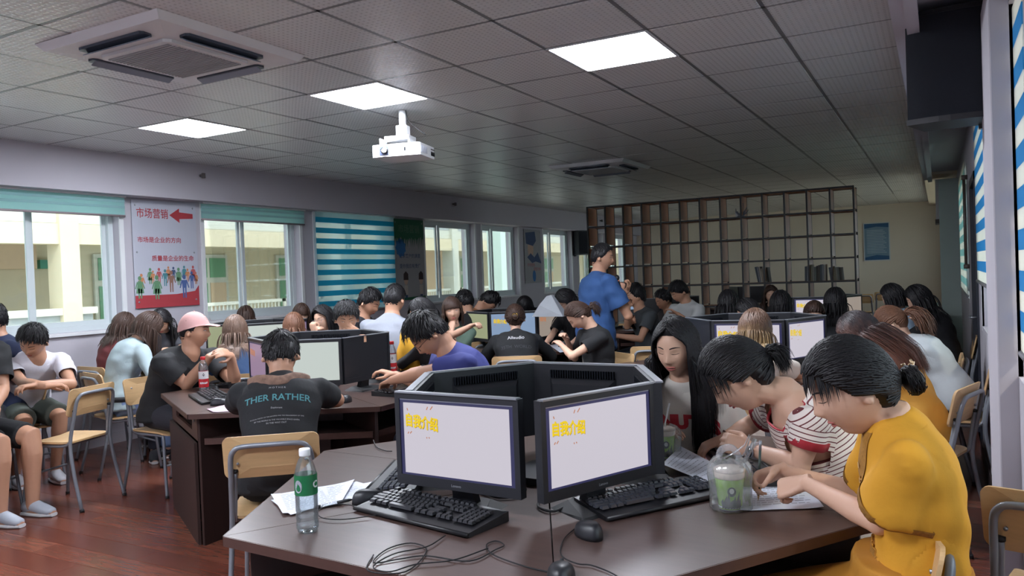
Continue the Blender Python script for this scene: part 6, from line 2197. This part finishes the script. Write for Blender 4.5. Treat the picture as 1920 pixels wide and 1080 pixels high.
# 1 ochre dress, writing
I = person(1, 'person in an ochre dress bent over a worksheet, writing', (1597, 728, 1.94), -78, 22, -82, q=0, sex='f', skin=SKIN_L,
           hair=('bun', 'black', dict(top=.020, tie=(-.035, -.120), r=.034, fringe=34, flen=.05, bangs=.012)), top=(204, 146, 36), sleeve=.60, flare=.8, bottom=(176, 120, 34), legs='skirt', topmat=None,
           s=1.0, torsoL=.50, nbo=(-.02, .055), L=('d', 1510, 905, 2.14), R=('d', 1466, 882, 2.30), elbowL=(1648, 980, 1.90), Lh=dict(curl=.95, dir=(.35, .85, -.35), nrm=(.6, -.2, -.8), thumb=.7), Rh=dict(curl=.75, thumb=.9, dir=(-.15, .95, -.35), nrm=(-.7, .2, -.6)), fold=.8, wide=.90, chair_off=.19,
           chairlabel='plywood school chair under the person in the ochre dress', eyes='down')
DRESS = clothmat((204, 146, 36))
TRIM = mat('ochre_embroidery', (150, 104, 36), .9, var=.5, scale=120, bump=.4, bscale=200)
for rg in I['rings'][:2]:
    band(I, rg, .016, .003, TRIM, 'sleeve_trim')
decal(I, '', .1, .72, TRIM, back=False, name='embroidered_panel', geo=panel_geo([(.12, .052, 0), (.05, .05, 0), (-.05, .036, 0), (-.20, .030, 0)]), off=.003)
for k in range(5):
    decal(I, '', .1, .80 - k * .085, mat('ochre_button', (190, 150, 90), .4), back=False, name='button', geo=(np.array([(.008 * math.cos(a), .008 * math.sin(a), 0) for a in np.linspace(0, 6.28, 13)[:-1]]), [tuple(range(12))]), off=.006)
# hair clip
b_ = MB(); H = I['H']
for k in range(7):
    a = k * .9
    b_.tube([H([[.030 + .01 * math.cos(a) - .012, -.142 + .014 * math.sin(a), -.012 + .014 * math.cos(a * 1.3)]])[0], H([[.038 - .012 + .012 * math.cos(a + .8), -.146 + .016 * math.sin(a + .8), -.012 + .018 * math.cos(a * 1.3 + .8)]])[0]], .0035, 6)
b_.build('hair_clip', mat('clip_beige_metal', (206, 176, 140), .3, metal=.5), I['root'], True, True)
# pencil in the right hand
W = I['arms'][1][2] + I['arms'][1][3] * .075
pb = at(1422, 915, 2.02) * 0 + np.array([W[0], W[1], .757]); pt = W + np.array([.012, .0, .115])
PENC = empty('pencil', (pb + pt) / 2, 'dark green pencil held upright by the person in the ochre dress', 'pencil')
mesh_obj('pencil_shaft', *loft([pb + (pt - pb) * .09, pt - (pt - pb) * .16], [(.0038, .0038)] * 2, 8), mat('pencil_green', (36, 56, 50), .4), PENC, True, True)
mesh_obj('pencil_tip', *loft([pb, pb + (pt - pb) * .09], [(.0006, .0006), (.0038, .0038)], 8), PLY, PENC, True, True)
mesh_obj('pencil_ferrule', *loft([pt - (pt - pb) * .16, pt], [(.0042, .0042)] * 2, 8), SILVER, PENC, True, True)

# 2 striped tee, phone and watch
STR = stripemat()
I = person(2, 'person in a red and white striped tee looking down at a phone', (1385, 705, 2.60), -88, 38, -74, q=0, skin=SKIN_L, sex='f', topmat=STR, sleeve=.56, bottom=(60, 66, 84), scoop=.55,
           hair=('pony', 'black', dict(top=.024, tie=(.0, -.112), len=.10, fringe=70, flen=.07, bangs=.008, stiff=1)), s=1.03, nbo=(-.05, .05), R=('d', 1358, 822, 2.86), L=('d', 1408, 842, 2.62), elbowL=(1500, 874, 2.44), elbowR=(1408, 796, 2.86),
           Rh=dict(curl=.45, dir=(-.1, .9, -.3)), Lh=dict(curl=.7, dir=(.3, .8, .2), nrm=(.9, -.1, -.3)), fold=.5, chairlabel='plywood school chair under the person in the striped tee')
for rg in I['rings'][:2]:
    band(I, rg, .026, .003, REDP, 'sleeve_cuff')
band(I, I['rings'][2], .012, .004, REDP, 'neckline_band')
Sj, Eb, W, _, _ = I['arms'][-1]
ax = unit(W - Eb)
ring_part(I, 'watch_strap', W - ax * .022, ax, .028, .002, mat('strap_pale', (190, 186, 190), .5), .010)
nn = unit(np.cross(ax, Z)); nn = nn if nn.dot(CAM_POS - W) > 0 else -nn
Mw = np.stack([ax, nn, np.cross(ax, nn)], 1)
mesh_obj('watch_case', *ellipsoid(W - ax * .022 + nn * .029, (.019, .006, .021), Mw, 14, 8), SILVER, I['root'], True, True)
mesh_obj('watch_face', *ellipsoid(W - ax * .022 + nn * .0335, (.015, .003, .017), Mw, 14, 6), BLACKG, I['root'], True, True)
Sj, Eb, W, _, _ = I['arms'][1]; ax = unit(W - Eb)
ring_part(I, 'hair_tie_bracelet', W - ax * .012, ax, .026, .002, mat('elastic_brown', (90, 50, 40), .8), .003)

# 3 white tee, long black hair
I = person(3, 'person with long black hair in a white tee with red lettering, earbud in', (1268, 652, 3.0), -24, 12, -14, q=0, sex='f', skin=SKIN_L, top=(206, 200, 192), sleeve=.82, flare=.9, bottom=(60, 60, 70),
           hair=('long', 'black', dict(len=.40, open=54, top=.018)), L=('d', 1282, 804, 3.12), R=('d', 1236, 815, 3.0), elbowL=(1372, 793, 3.0), Lh=dict(curl=.8, dir=(.9, .5, -.1)), eyes='down', chairlabel='plywood school chair under the person with the earbud')
decal(I, 'MINUTES', .085, .70, REDP, back=False, width=.30, bold=.006, arc=-1.5)
H = I['H']
mesh_obj('earbud', *loft([H([[.088, .006, -.004]])[0], H([[.090, .008, -.022]])[0], H([[.089, .010, -.040]])[0]], [(.006, .006), (.0035, .0035), (.003, .003)], 10), WHITE, I['root'], True, True)
Sj, Eb, W, _, _ = I['arms'][-1]; ax = unit(W - Eb)
ring_part(I, 'bracelet', W - ax * .012, ax, .026, .002, mat('bracelet_beige', (200, 170, 140), .4, metal=.3), .005)

# 4 black tee with RATHER print
I = person(4, 'person in a black tee lettered THER RATHER, seen from the back', (527, 668, 3.92), 178, 34, 174, q=1, sex='m', skin=SKIN_M, top=BKT, sleeve=.62, bottom=(24, 25, 30), wide=1.02,
           hair=('short', 'black', dict(top=.024, len=.05)), L=('b', -.12, .42, .80), R=('b', .16, .42, .80), elbowL=(440, 762, 4.02), elbowR=(632, 750, 4.0), chairlabel='plywood school chair standing before the black lettered tee', chair_off=-.04, neck=.3)
decal(I, 'THER RATHER', .07, .66, TEALP, width=.30, bold=.001)
decal(I, 'M O T H E R', .012, .75, GREYP, width=.075)
decal(I, 'Explorant', .016, .57, GREYP, width=.05)
decal(I, 'PHYSICAL POETRY OF THE UNIVERSE AND THE MEASUREMENT OF TIME', .012, .50, GREYP, width=.24, tilt=.03)
decal(I, 'BY THE PEOPLE IN THE VALUABLE SPACE GIVEN', .011, .47, GREYP, width=.20)
decal(I, 'IN THE WAY OUT', .011, .445, GREYP, width=.09)
SCARF = mat('camo_cloth', (120, 92, 78), .8, var=.8, scale=38)
nb, Br, Bh, Tu = I['nb'], I['Br'], I['Bh'], I['Tu']
pts = []
for k in range(13):
    a = -1.7 + 3.4 * k / 12
    p = I['sp'](.90) - Bh * .10 * math.cos(a * .8) + Br * .135 * math.sin(a * .9) * 1.0 + Tu * (.03 + .05 * (a > 0) * a * .5 - .02)
    h = I['bvh'].find_nearest(Vector(p)); pts.append(np.array(h[0]) + np.array(h[1]) * .006)
mesh_obj('camo_collar', *loft(pts, [(.030 - .015 * abs(k - 5) / 6, .005) for k in range(13)], 10, side=[Tu] * 13), SCARF, I['root'], True, True)

# 5 pink cap
I = person(5, 'person in a pink cap and black tee with clasped hands', (364, 620, 5.5), 72, 2, 38, q=1, s=1.06, sex='m', skin=SKIN_M, top=(26, 27, 30), sleeve=.70, wide=1.12, bottom=(40, 40, 48), hair=('short', 'black', dict(top=.008, len=.02)), eyes='open',
           R=('d', 394, 668, 5.3), L=('d', 432, 666, 5.34), elbowR=(350, 722, 5.4), elbowL=(441, 718, 5.44), Rh=dict(curl=.35, dir=(-.85, .25, .35), nrm=(-.2, -.3, -.9)), Lh=dict(curl=.35, dir=(.9, .1, .3), nrm=(0, -.6, -.7)), chairlabel='plywood school chair under the pink capped person', fold=.8)
H = I['H']
D_, F_ = sph(32, 24)
az_ = np.arctan2(D_[:, 0], D_[:, 1])
S_ = skull(D_)
zl_ = np.interp(np.degrees(np.abs(az_)), [0, 60, 90, 140, 180], [.040, .036, .020, -.005, -.012])
P_ = D_ * np.array([.087, .105, .128]); P_[:, 2] = np.maximum(P_[:, 2], zl_)
PINK = mat('cap_pink', (206, 160, 156), .8, var=.06, bump=.1)
cb = MB().add(H(P_), F_)
cb.build('cap', PINK, I['root'], True, True)
br_ = []
for j, (yy, zz) in enumerate(((.085, .046), (.115, .045), (.145, .040), (.168, .034))):
    br_.append([H([[x, yy - .9 * x * x / .1 * (j / 4 + .1), zz - 2.2 * x * x]])[0] for x in np.linspace(-.062 + .008 * j, .062 - .008 * j, 11)])
V = np.array([p for r_ in br_ for p in r_]); V2 = V - I['U'] * .004
Fc = []
for off in (0, 44):
    for j in range(3):
        for k in range(10):
            a = off + j * 11 + k; Fc.append((a, a + 1, a + 12, a + 11))
for k in range(10): Fc.append((33 + k, 34 + k, 78 + k, 77 + k))
for j in range(3):
    Fc.append((j * 11, (j + 1) * 11, 44 + (j + 1) * 11, 44 + j * 11)); Fc.append((j * 11 + 10, (j + 1) * 11 + 10, 44 + (j + 1) * 11 + 10, 44 + j * 11 + 10))
mesh_obj('cap_brim', np.vstack([V, V2]), Fc, PINK, I['root'], True, True)
mesh_obj('cap_button', *ellipsoid(H([[0, 0, .129]])[0], (.007, .007, .004), I['HM'], 10, 6), PINK, I['root'], True, True)
V, Fc = text_geo('X', .03, 0); 
mesh_obj('cap_logo', H(np.stack([V[:, 0], .104 - V[:, 1] * .45, V[:, 1] + .075], 1)), Fc, mat('logo_brown', (120, 80, 80), .7), I['root'], False, True)

# 6 blue tee with glasses
I = person(6, 'person in a royal blue tee and glasses bent over the desk', (804, 628, 4.45), -82, 48, -72, q=1, sex='m', skin=SKIN_M, top=(46, 52, 112), sleeve=.62, bottom=(40, 42, 52), hair=('short', 'black', dict(top=.030, len=.055, lift=.35)), wide=1.05,
           s=1.06, L=('d', 722, 716, 4.75), R=('d', 738, 702, 4.9), elbowL=(790, 700, 4.45), Lh=dict(curl=.45), Rh=dict(curl=.5), chairlabel='plywood school chair under the person in the royal blue tee')
glasses(I)
# 7 covering the mouth
I = person(7, 'person in a pale tee covering the mouth with a hand behind the desk panel', (650, 598, 5.95), 2, 14, 0, q=1, sex='m', skin=SKIN_M, top=(190, 190, 198), sleeve=.62, hair=('short', 'black', dict(top=.030, len=.055, bangs=.012, lift=.3)), eyes='open',
           L=('h', -.095, .12, -.095), Lh=dict(curl=.22, dir=(.80, .05, .55), nrm=(0, -1, .1)), Lp=(-.5, .2, -.8))
# 8 black long sleeved, behind blue tee
I = person(8, 'person in black sleeves and glasses leaning on the desk behind the blue tee', (792, 588, 5.5), -55, 30, -50, q=1, sex='f', skin=SKIN_L, top=BKT, sleeve=1.85, hair=('long', 'black', dict(len=.12, open=40)), R=('d', 744, 690, 5.7), L=('d', 788, 690, 5.5),
           Rh=dict(curl=1.1, dir=(.2, .6, .2)), Lh=dict(curl=1.0, dir=(.4, .8, -.1)), elbowR=(790, 655, 5.55))
glasses(I)
Sj, Eb, W, _, _ = I['arms'][-1]; ax = unit(W - Eb)
ring_part(I, 'watch', W - ax * .02, ax, .028, .003, BLACKM, .010)
bgp = I['pel'] + np.array([-.12, .1, 0]) * 0 + I['Bh'] * .27 + I['Br'] * -.0 + Z * .36
# yellow bag on the lap
r = empty('bag', at(768, 655, 5.75) , 'yellow soft bag behind the black sleeves', 'bag')
Vb, Fb = ellipsoid((0, 0, -.06), (.11, .07, .22), None, 20, 12)
Vb = Vb + np.stack([.01 * np.sin(Vb[:, 2] * 40), .012 * np.sin(Vb[:, 0] * 60), Vb[:, 0] * 0], 1)
mesh_obj('bag_body', Vb, Fb, mat('yellow_canvas', (220, 164, 44), .8, bump=.3), r, True)

# 9 white tee, arms crossed
I = person(9, 'person in a white tee sitting with folded arms by the left window', (62, 640, 5.75), -32, 34, 18, wide=.92, knee=(0, -.08, -.24), q=1, roll=-14, sex='m', skin=SKIN_M, top=(208, 206, 214), sleeve=.64, legs='shorts', bottom=(74, 80, 74), hair=('short', 'black', dict(top=.024, len=.05, bangs=.004, lift=.2)),
           s=1.06, L=('d', 64, 722, 5.42), R=('d', 90, 724, 5.4), elbowL=(134, 720, 5.64), Lh=dict(curl=.5, dir=(.95, .2, 0)), Rh=dict(curl=.5, dir=(-.9, .2, 0)), chairlabel='plywood school chair under the person with folded arms', shoe=(190, 190, 196))
# 10 black clothes at the left edge
I = person(10, 'person in black clothes mostly cut by the left edge', (-45, 604, 5.1), 50, 20, 40, q=1, sex='m', skin=SKIN_M, top=(24, 25, 28), sleeve=.75, legs='shorts', bottom=(22, 23, 27), wide=1.35, hair=('short', 'black'), L=('b', .05, .28, .74), R=('b', .2, .3, .74), chairlabel='plywood school chair under the person cut by the left edge', shoe=(170, 176, 186), knee=(.03, 0, 0))
# 11 navy top at the left edge
I = person(11, 'person in a navy tee whose ear shows at the left edge', (-14, 598, 5.9), -120, 5, -70, q=2, sex='m', skin=SKIN_M, top=(34, 44, 74), sleeve=.6, hair=('short', 'black'))
# 12 grey blue long sleeves and jeans
JE = (112, 132, 170)
I = person(12, 'person in pale blue-grey long sleeves and light jeans leaning right, brown hair', (277, 612, 6.45), 118, 40, 112, q=1, s=1.04, sex='f', skin=SKIN_L, top=(150, 166, 170), sleeve=1.8, bottom=JE, hair=('long', HDARK, dict(len=.26, open=50)), R=('d', 330, 666, 6.25), L=('d', 325, 658, 6.6),
           chairlabel='plywood school chair under the person in light jeans', chair_off=.03, hipz=.55)
mesh_obj('belt', *loft([I['sp'](.0) + Z * .02, I['sp'](.08) + Z * .02], [(I['wa'][0] + .022, I['da'][0] + .022)] * 2, 24, side=[I['Br']] * 2, power=2.3), BLACKR, I['root'], True, True)
# 13 maroon
I = person(13, 'person with brown hair in a maroon top behind the pale blue-grey sleeves', (232, 610, 6.9), 128, 25, 122, q=2, sex='f', skin=SKIN_L, top=(104, 46, 48), sleeve=1.7, hair=('long', HDARK, dict(len=.30)), chairlabel='plywood school chair under the person in the maroon top')
# 14
I = person(14, 'person with wavy black hair resting a hand by the face, behind light jeans', (302, 602, 6.85), -10, 42, 0, q=2, sex='f', skin=SKIN_L, top=(60, 60, 66), sleeve=.6, hair=('long', 'black', dict(len=.34)), L=('d', 318, 655, 6.6), Lh=dict(curl=.7))
# 15..19 window desk
I = person(15, 'person with straight light brown hair and blue top, back turned, by the pale screen', (441, 620, 6.1), 176, 5, 176, q=1, sex='f', skin=SKIN_L, top=(44, 70, 106), sleeve=.7, hair=('long', mat('hair_light_brown', (104, 80, 66), .45, var=.3, scale=30, stretch=(1, 1, .2), bump=.3), dict(len=.34, top=.022)))
I = person(16, 'person whose dark brown crown shows below the second window', (461, 594, 8.2), 178, 5, 178, q=3, sex='f', skin=SKIN_L, top=(90, 90, 96), hair=('long', HDARK, dict(len=.3)))
I = person(17, 'person with straight brown hair and white top behind the desk panel', (551, 612, 6.6), 172, 8, 172, q=2, sex='f', skin=SKIN_L, top=WHT, hair=('long', HBROWN, dict(len=.30)))
I = person(18, 'person with brown fringe facing the room below the window pier', (565, 590, 8.0), 8, 14, 8, q=2, sex='f', skin=SKIN_L, top=(70, 70, 78), hair=('long', HDARK, dict(len=.34, bangs=.03, curtain=1, open=58)), eyes='open')
I = person(19, 'person in a black hood and wire glasses holding both hands up', (606, 598, 7.0), -38, 10, -25, q=2, roll=8, sex='f', skin=SKIN_L, top=WHT, sleeve=1.7, hair=('long', 'black', dict(len=.22, top=.026)), R=('d', 588, 622, 6.75), L=('d', 598, 628, 6.75), Rh=dict(curl=1.0, dir=(0, .2, 1)), Lh=dict(curl=1.0, dir=(-.3, .2, 1)))
glasses(I, SILVER)
I = person(20, 'person in a black tee looking down before the striped blind', (692, 568, 6.9), 62, 26, 50, q=2, sex='m', skin=SKIN_M, top=(34, 36, 44), sleeve=.6, hair=('short', 'black', dict(top=.026, len=.05, bangs=.01)), R=('d', 716, 608, 6.7), Rh=dict(curl=.6))
I = person(21, 'large person in a pale grey tee turned away, left of the grey poster', (740, 562, 6.35), 150, 16, 158, q=1, sex='m', skin=SKIN_M, top=(138, 142, 152), sleeve=.72, wide=1.22, hair=('short', 'black', dict(top=.016, len=.03)), bottom=(110, 96, 96), chairlabel='plywood school chair behind the large pale grey tee')
I = person(22, 'person in a green tee with fringe resting the chin on a hand', (848, 582, 6.7), 4, 4, 0, q=1, roll=6, sex='f', skin=SKIN_L, top=(84, 104, 92), sleeve=.6, hair=('long', HDARK, dict(len=.13, bangs=.03, curtain=1, open=58, flen=.02)), eyes='open', L=('h', .035, .075, -.175), R=('d', 885, 610, 6.4),
           Lh=dict(curl=.8, dir=(-.1, -.2, 1), nrm=(-.4, -.8, 0)), Rh=dict(curl=.9))
I = person(23, 'person in black behind the green tee with fringe', (872, 567, 8.0), -150, 20, -140, q=3, sex='m', skin=SKIN_M, top=BKT, hair=('short', 'black'))
# 24 black tee with script print
I = person(24, 'person with gold hair clip and black tee with white script, back turned', (966, 597, 6.75), 180, 12, 180, q=1, sex='f', skin=SKIN_L, top=(24, 25, 28), sleeve=1.25, wide=1.25, flare=.4, hair=('clip', HDARK, dict(tie=(-.0, -.10), r=.030, top=.020)), L=('b', -.25, .36, .80), R=('b', .28, .36, .80),
           chairlabel='plywood school chair before the black tee with white script', chair_off=-.05)
decal(I, 'Allaudio', .06, .70, WHITE, width=.14, tilt=.05)
decal(I, '35TH  WORLD', .05, .55, mat('print_dark_grey', (52, 54, 60), .7), width=.25)
decal(I, 'GO AND LET TO THE FOLLOWS REMEMBER', .014, .40, GREYP, width=.22)
decal(I, 'MAKE IT SOMETHING ELSE FOR EVER', .014, .355, GREYP, width=.18)
H = I['H']
cl_ = MB()
for sx in (-1, 1):
    cl_.add(*loft([H([[sx * .012 + .010 * math.cos(a), -.132, .012 + .010 * math.sin(a)]])[0] for a in np.linspace(0, 6.28, 11)], [(.0028, .0028)] * 11, 6))
cl_.build('gold_hair_clip', GOLD, I['root'], True, True)
I = person(25, 'person bent low behind the desk ring, only black crown showing', (916, 566, 8.4), 70, 55, 60, q=3, sex='m', skin=SKIN_M, top=(150, 96, 60), hair=('short', 'black', dict(top=.024)))
I = person(26, 'person with black fringe looking down beyond the gold hair clip', (984, 574, 8.2), 0, 50, 0, q=2, sex='f', skin=SKIN_L, top=BKT, hair=('long', 'black', dict(len=.2, bangs=.03, curtain=1)))
I = person(27, 'person with long black hair bowed over left of the standing speaker', (1062, 562, 7.5), -60, 52, -30, q=2, sex='f', skin=SKIN_L, top=BKT, sleeve=.8, hair=('long', 'black', dict(len=.36)))
r = empty('folded_shade', at(1030, 575, 7.3), 'pale grey folded fabric shade standing left of the bowed head', 'cloth')
mesh_obj('cloth', [(-.16, -.05, -.09), (.16, -.05, -.09), (.16, .08, -.09), (-.16, .08, -.09), (-.02, -.01, .10), (.03, -.01, .11), (.03, .03, .11), (-.02, .03, .10), (-.08, -.05, .02), (.10, -.05, .02)],
         [(0, 1, 9, 5, 4, 8), (1, 2, 6, 5, 9), (2, 3, 7, 6), (3, 0, 8, 4, 7), (4, 5, 6, 7)], mat('grey_fabric', (170, 174, 180), .8), r)
I = person(28, 'person in a black tee resting crossed arms on the desk left of the speaker', (1086, 592, 6.05), -88, 46, -60, q=1, sex='f', skin=SKIN_L, top=(24, 25, 28), sleeve=.6, hair=('pony', HDARK, dict(len=.12, tie=(-.02, -.11))), L=('d', 1054, 648, 5.95), R=('d', 1062, 636, 6.2), elbowL=(1072, 668, 5.85), Lh=dict(curl=.4), Rh=dict(curl=.6))
# 29 the standing speaker
I = person(29, 'person standing in a blue tee speaking into a microphone', (1129, 483, 6.9), 82, 6, 112, q=1, sex='m', skin=SKIN_M, seat=False, hipz=.93, top=(44, 78, 128), sleeve=.66, bottom=(128, 122, 116), wide=1.18, hair=('short', 'black', dict(top=.014, len=.025)), torsoL=.52, bow=.01,
           R=('d', 1162, 548, 6.75), L=('d', 1176, 545, 7.05), elbowR=(1178, 592, 6.72), Rh=dict(curl=1.15, dir=(-.1, .3, .9), nrm=(-.8, .3, 0)), Lh=dict(curl=.9, dir=(.2, .2, .9)), eyes='open', flare=.5, fold=1.2, chair=False)
W = I['arms'][1][2]
mp = at(1156, 521, 6.75)
d_ = unit(mp - (W + Z * .04))
MIC = empty('microphone', mp, 'black hand microphone held by the standing speaker', 'microphone')
mesh_obj('mic_handle', *loft([mp - d_ * .20, mp - d_ * .03], [(.013, .013), (.017, .017)], 14), BLACKM, MIC, True, True)
mesh_obj('mic_grille', *ellipsoid(mp, (.026, .026, .028), None, 14, 10), mat('mic_grille', (40, 40, 44), .5, metal=.5, bump=.4, bscale=600), MIC, True, True)
mesh_obj('mic_ring', *loft([mp - d_ * .032, mp - d_ * .026], [(.020, .020)] * 2, 14), mat('orange_ring', (206, 110, 80), .5), MIC, True, True)
# far groups
I = person(30, 'person in a dark grey tee facing left just right of the standing speaker', (1192, 556, 8.3), -78, 6, -60, q=2, sex='m', skin=SKIN_M, top=(58, 62, 66), sleeve=.6, hair=('short', 'black', dict(top=.030, len=.05)), R=('d', 1178, 575, 8.1), chairlabel='plywood school chair behind the dark grey tee')
I = person(31, 'person in dark clothes beside the bright blue screen', (1244, 563, 9.1), -60, 20, -60, q=3, sex='m', skin=SKIN_D, top=(44, 38, 38), hair=('short', 'black'))
I = person(32, 'person in a white tee looking down left below the shelving', (1274, 548, 8.7), -66, 30, -45, q=2, sex='m', skin=SKIN_M, top=(188, 190, 190), sleeve=.66, hair=('short', 'black', dict(top=.026, bangs=.015)), L=('d', 1270, 588, 8.4))
I = person(33, 'person with long black hair and back turned, below the middle of the shelving', (1366, 568, 7.3), 172, 8, 172, q=2, sex='f', skin=SKIN_L, top=BKT, hair=('long', 'black', dict(len=.42, top=.024)))
I = person(34, 'person with dark brown hair facing the room under the leaning books', (1446, 553, 9.6), 0, 10, 0, q=3, sex='f', skin=SKIN_L, top=(60, 56, 54), hair=('long', HDARK, dict(len=.25)), eyes='open')
I = person(35, 'person half hidden behind the ombre blond hair', (1403, 583, 6.9), -95, 30, -95, q=2, sex='f', skin=SKIN_L, top=(80, 80, 86), hair=('long', 'black', dict(len=.2)))
I = person(36, 'person with long ombre blond hair in a white tee, back turned', (1416, 618, 4.55), 168, 14, 166, q=0, sex='f', skin=SKIN_L, top=(210, 200, 190), sleeve=.62, wide=1.05, hair=('long', BLOND, dict(len=.30, top=.022)), R=('b', .30, .33, .79), L=('b', -.15, .40, .79), elbowR=(1508, 706, 4.45),
           chairlabel='plywood school chair before the ombre blond hair')
I = person(37, 'person with short black bob and white tee with dark straps', (1464, 570, 7.2), 178, 8, 178, q=2, sex='f', skin=SKIN_L, top=(200, 200, 204), hair=('long', 'black', dict(len=.10, top=.026)))
I = person(38, 'person whose forehead shows above the right desk panels', (1527, 590, 6.55), 4, 32, 0, q=2, sex='f', skin=SKIN_L, top=BKT, hair=('pony', HDARK, dict(len=.15, top=.018)), eyes='down')
I = person(39, 'person with very long black hair before the far beige monitor', (1566, 565, 7.0), 176, 4, 176, q=2, sex='f', skin=SKIN_L, top=BKT, hair=('long', 'black', dict(len=.46, top=.024)))
I = person(40, 'person in a yellow top whose long auburn hair hangs over the shoulder', (1612, 624, 4.3), -108, 42, -112, q=0, sex='f', skin=SKIN_L, top=(206, 150, 60), sleeve=.6, bottom=(206, 150, 60), hair=('long', AUB, dict(len=.36, top=.024, back=.75)), R=('b', .12, .40, .79), L=('b', -.12, .40, .79),
           chairlabel='plywood school chair behind the yellow top')
I = person(41, 'person in a white tee with brown ponytail at the right desk', (1672, 606, 5.15), -100, 34, -100, q=1, sex='f', skin=SKIN_L, top=(184, 188, 190), sleeve=.7, wide=1.15, hair=('pony', HBROWN, dict(len=.26, tie=(.01, -.11), top=.016)), chairlabel='plywood school chair behind the white tee with ponytail')
I = person(42, 'person with black hair tucked left of the long dark top', (1674, 556, 6.9), -110, 20, -100, q=2, sex='f', skin=SKIN_L, top=(150, 170, 190), hair=('long', 'black', dict(len=.16)))
I = person(43, 'person with long black hair and black top facing left at the far right', (1722, 560, 6.7), -92, 26, -92, q=2, sex='f', skin=SKIN_L, top=(22, 22, 26), sleeve=.8, hair=('long', 'black', dict(len=.34, top=.022)), R=('d', 1718, 602, 6.5), chairlabel='plywood school chair behind the long black top')

# empty chairs
def face_to(p, q):
    return math.degrees(math.atan2(q[1] - p[1], q[0] - p[0]))
place_chair(-5.30, 3.22, 195, 'empty plywood school chair in the lower left, turned to the left edge')
place_chair(-3.30, 9.25, 100, 'empty plywood school chair right of the standing speaker, higher of the two')
place_chair(-2.20, 6.55, 110, 'empty plywood school chair right of the standing speaker, lower of the two')
place_chair(.34, 2.74, 75, 'plywood school chair cut by the right edge beside the white column')
place_chair(-1.35, 17.2, 90, 'small far plywood chair against the back wall, left one')
place_chair(-1.0, 18.2, 90, 'small far plywood chair against the back wall, right one')
place_chair(-0.12, 5.95, 180, 'plywood school chair behind the white tee, nearest the right wall')
# things on the desk beyond the shelving and at the far right
r = empty('storage_crate', (-0.25, 10.8, 0), 'teal low cabinet stack at the far right end before the pillar', 'crate')
for k in range(3):
    MB().box(-.25, .22, -.2, .2, .2 + k * .24, .40 + k * .24, bev=.01).build('crate_box', mat('crate_teal', (70, 108, 112), .6), r)
    MB().box(-.26, .23, -.21, .21, .40 + k * .24, .43 + k * .24).build('crate_rim', mat('crate_pale', (150, 176, 176), .6), r)
MB().box(-.25, .22, -.2, .2, 0.0, .2).build('crate_base', mat('crate_teal', (70, 108, 112), .6), r)
for k, (x, y, w, d2, h, c) in enumerate(((-3.5, 13.6, .3, .22, .05, (206, 200, 190)), (-3.1, 13.5, .22, .3, .08, (180, 170, 150)), (-2.6, 13.6, .3, .2, .04, (210, 206, 200)), (-2.2, 13.8, .26, .3, .10, (150, 140, 120)))):
    r = empty('paper_stack', (x, y, .751), ['flat white paper stack seen through the shelving left', 'tan paper stack seen through the shelving', 'thin white paper stack seen through the shelving', 'brownish box stack seen through the shelving right'][k], 'papers', 'stacks on the desk behind the shelving')
    for q in range(4):
        a = random.Random(k * 9 + q).uniform(-.15, .15)
        MB().box(-w / 2, w / 2, -d2 / 2, d2 / 2, q * h / 4, (q + 1) * h / 4 - .001).move(Matrix.Rotation(a, 4, 'Z')).build('paper_bundle', mat('stack_%d_%d_%d' % c, c, .8), r)
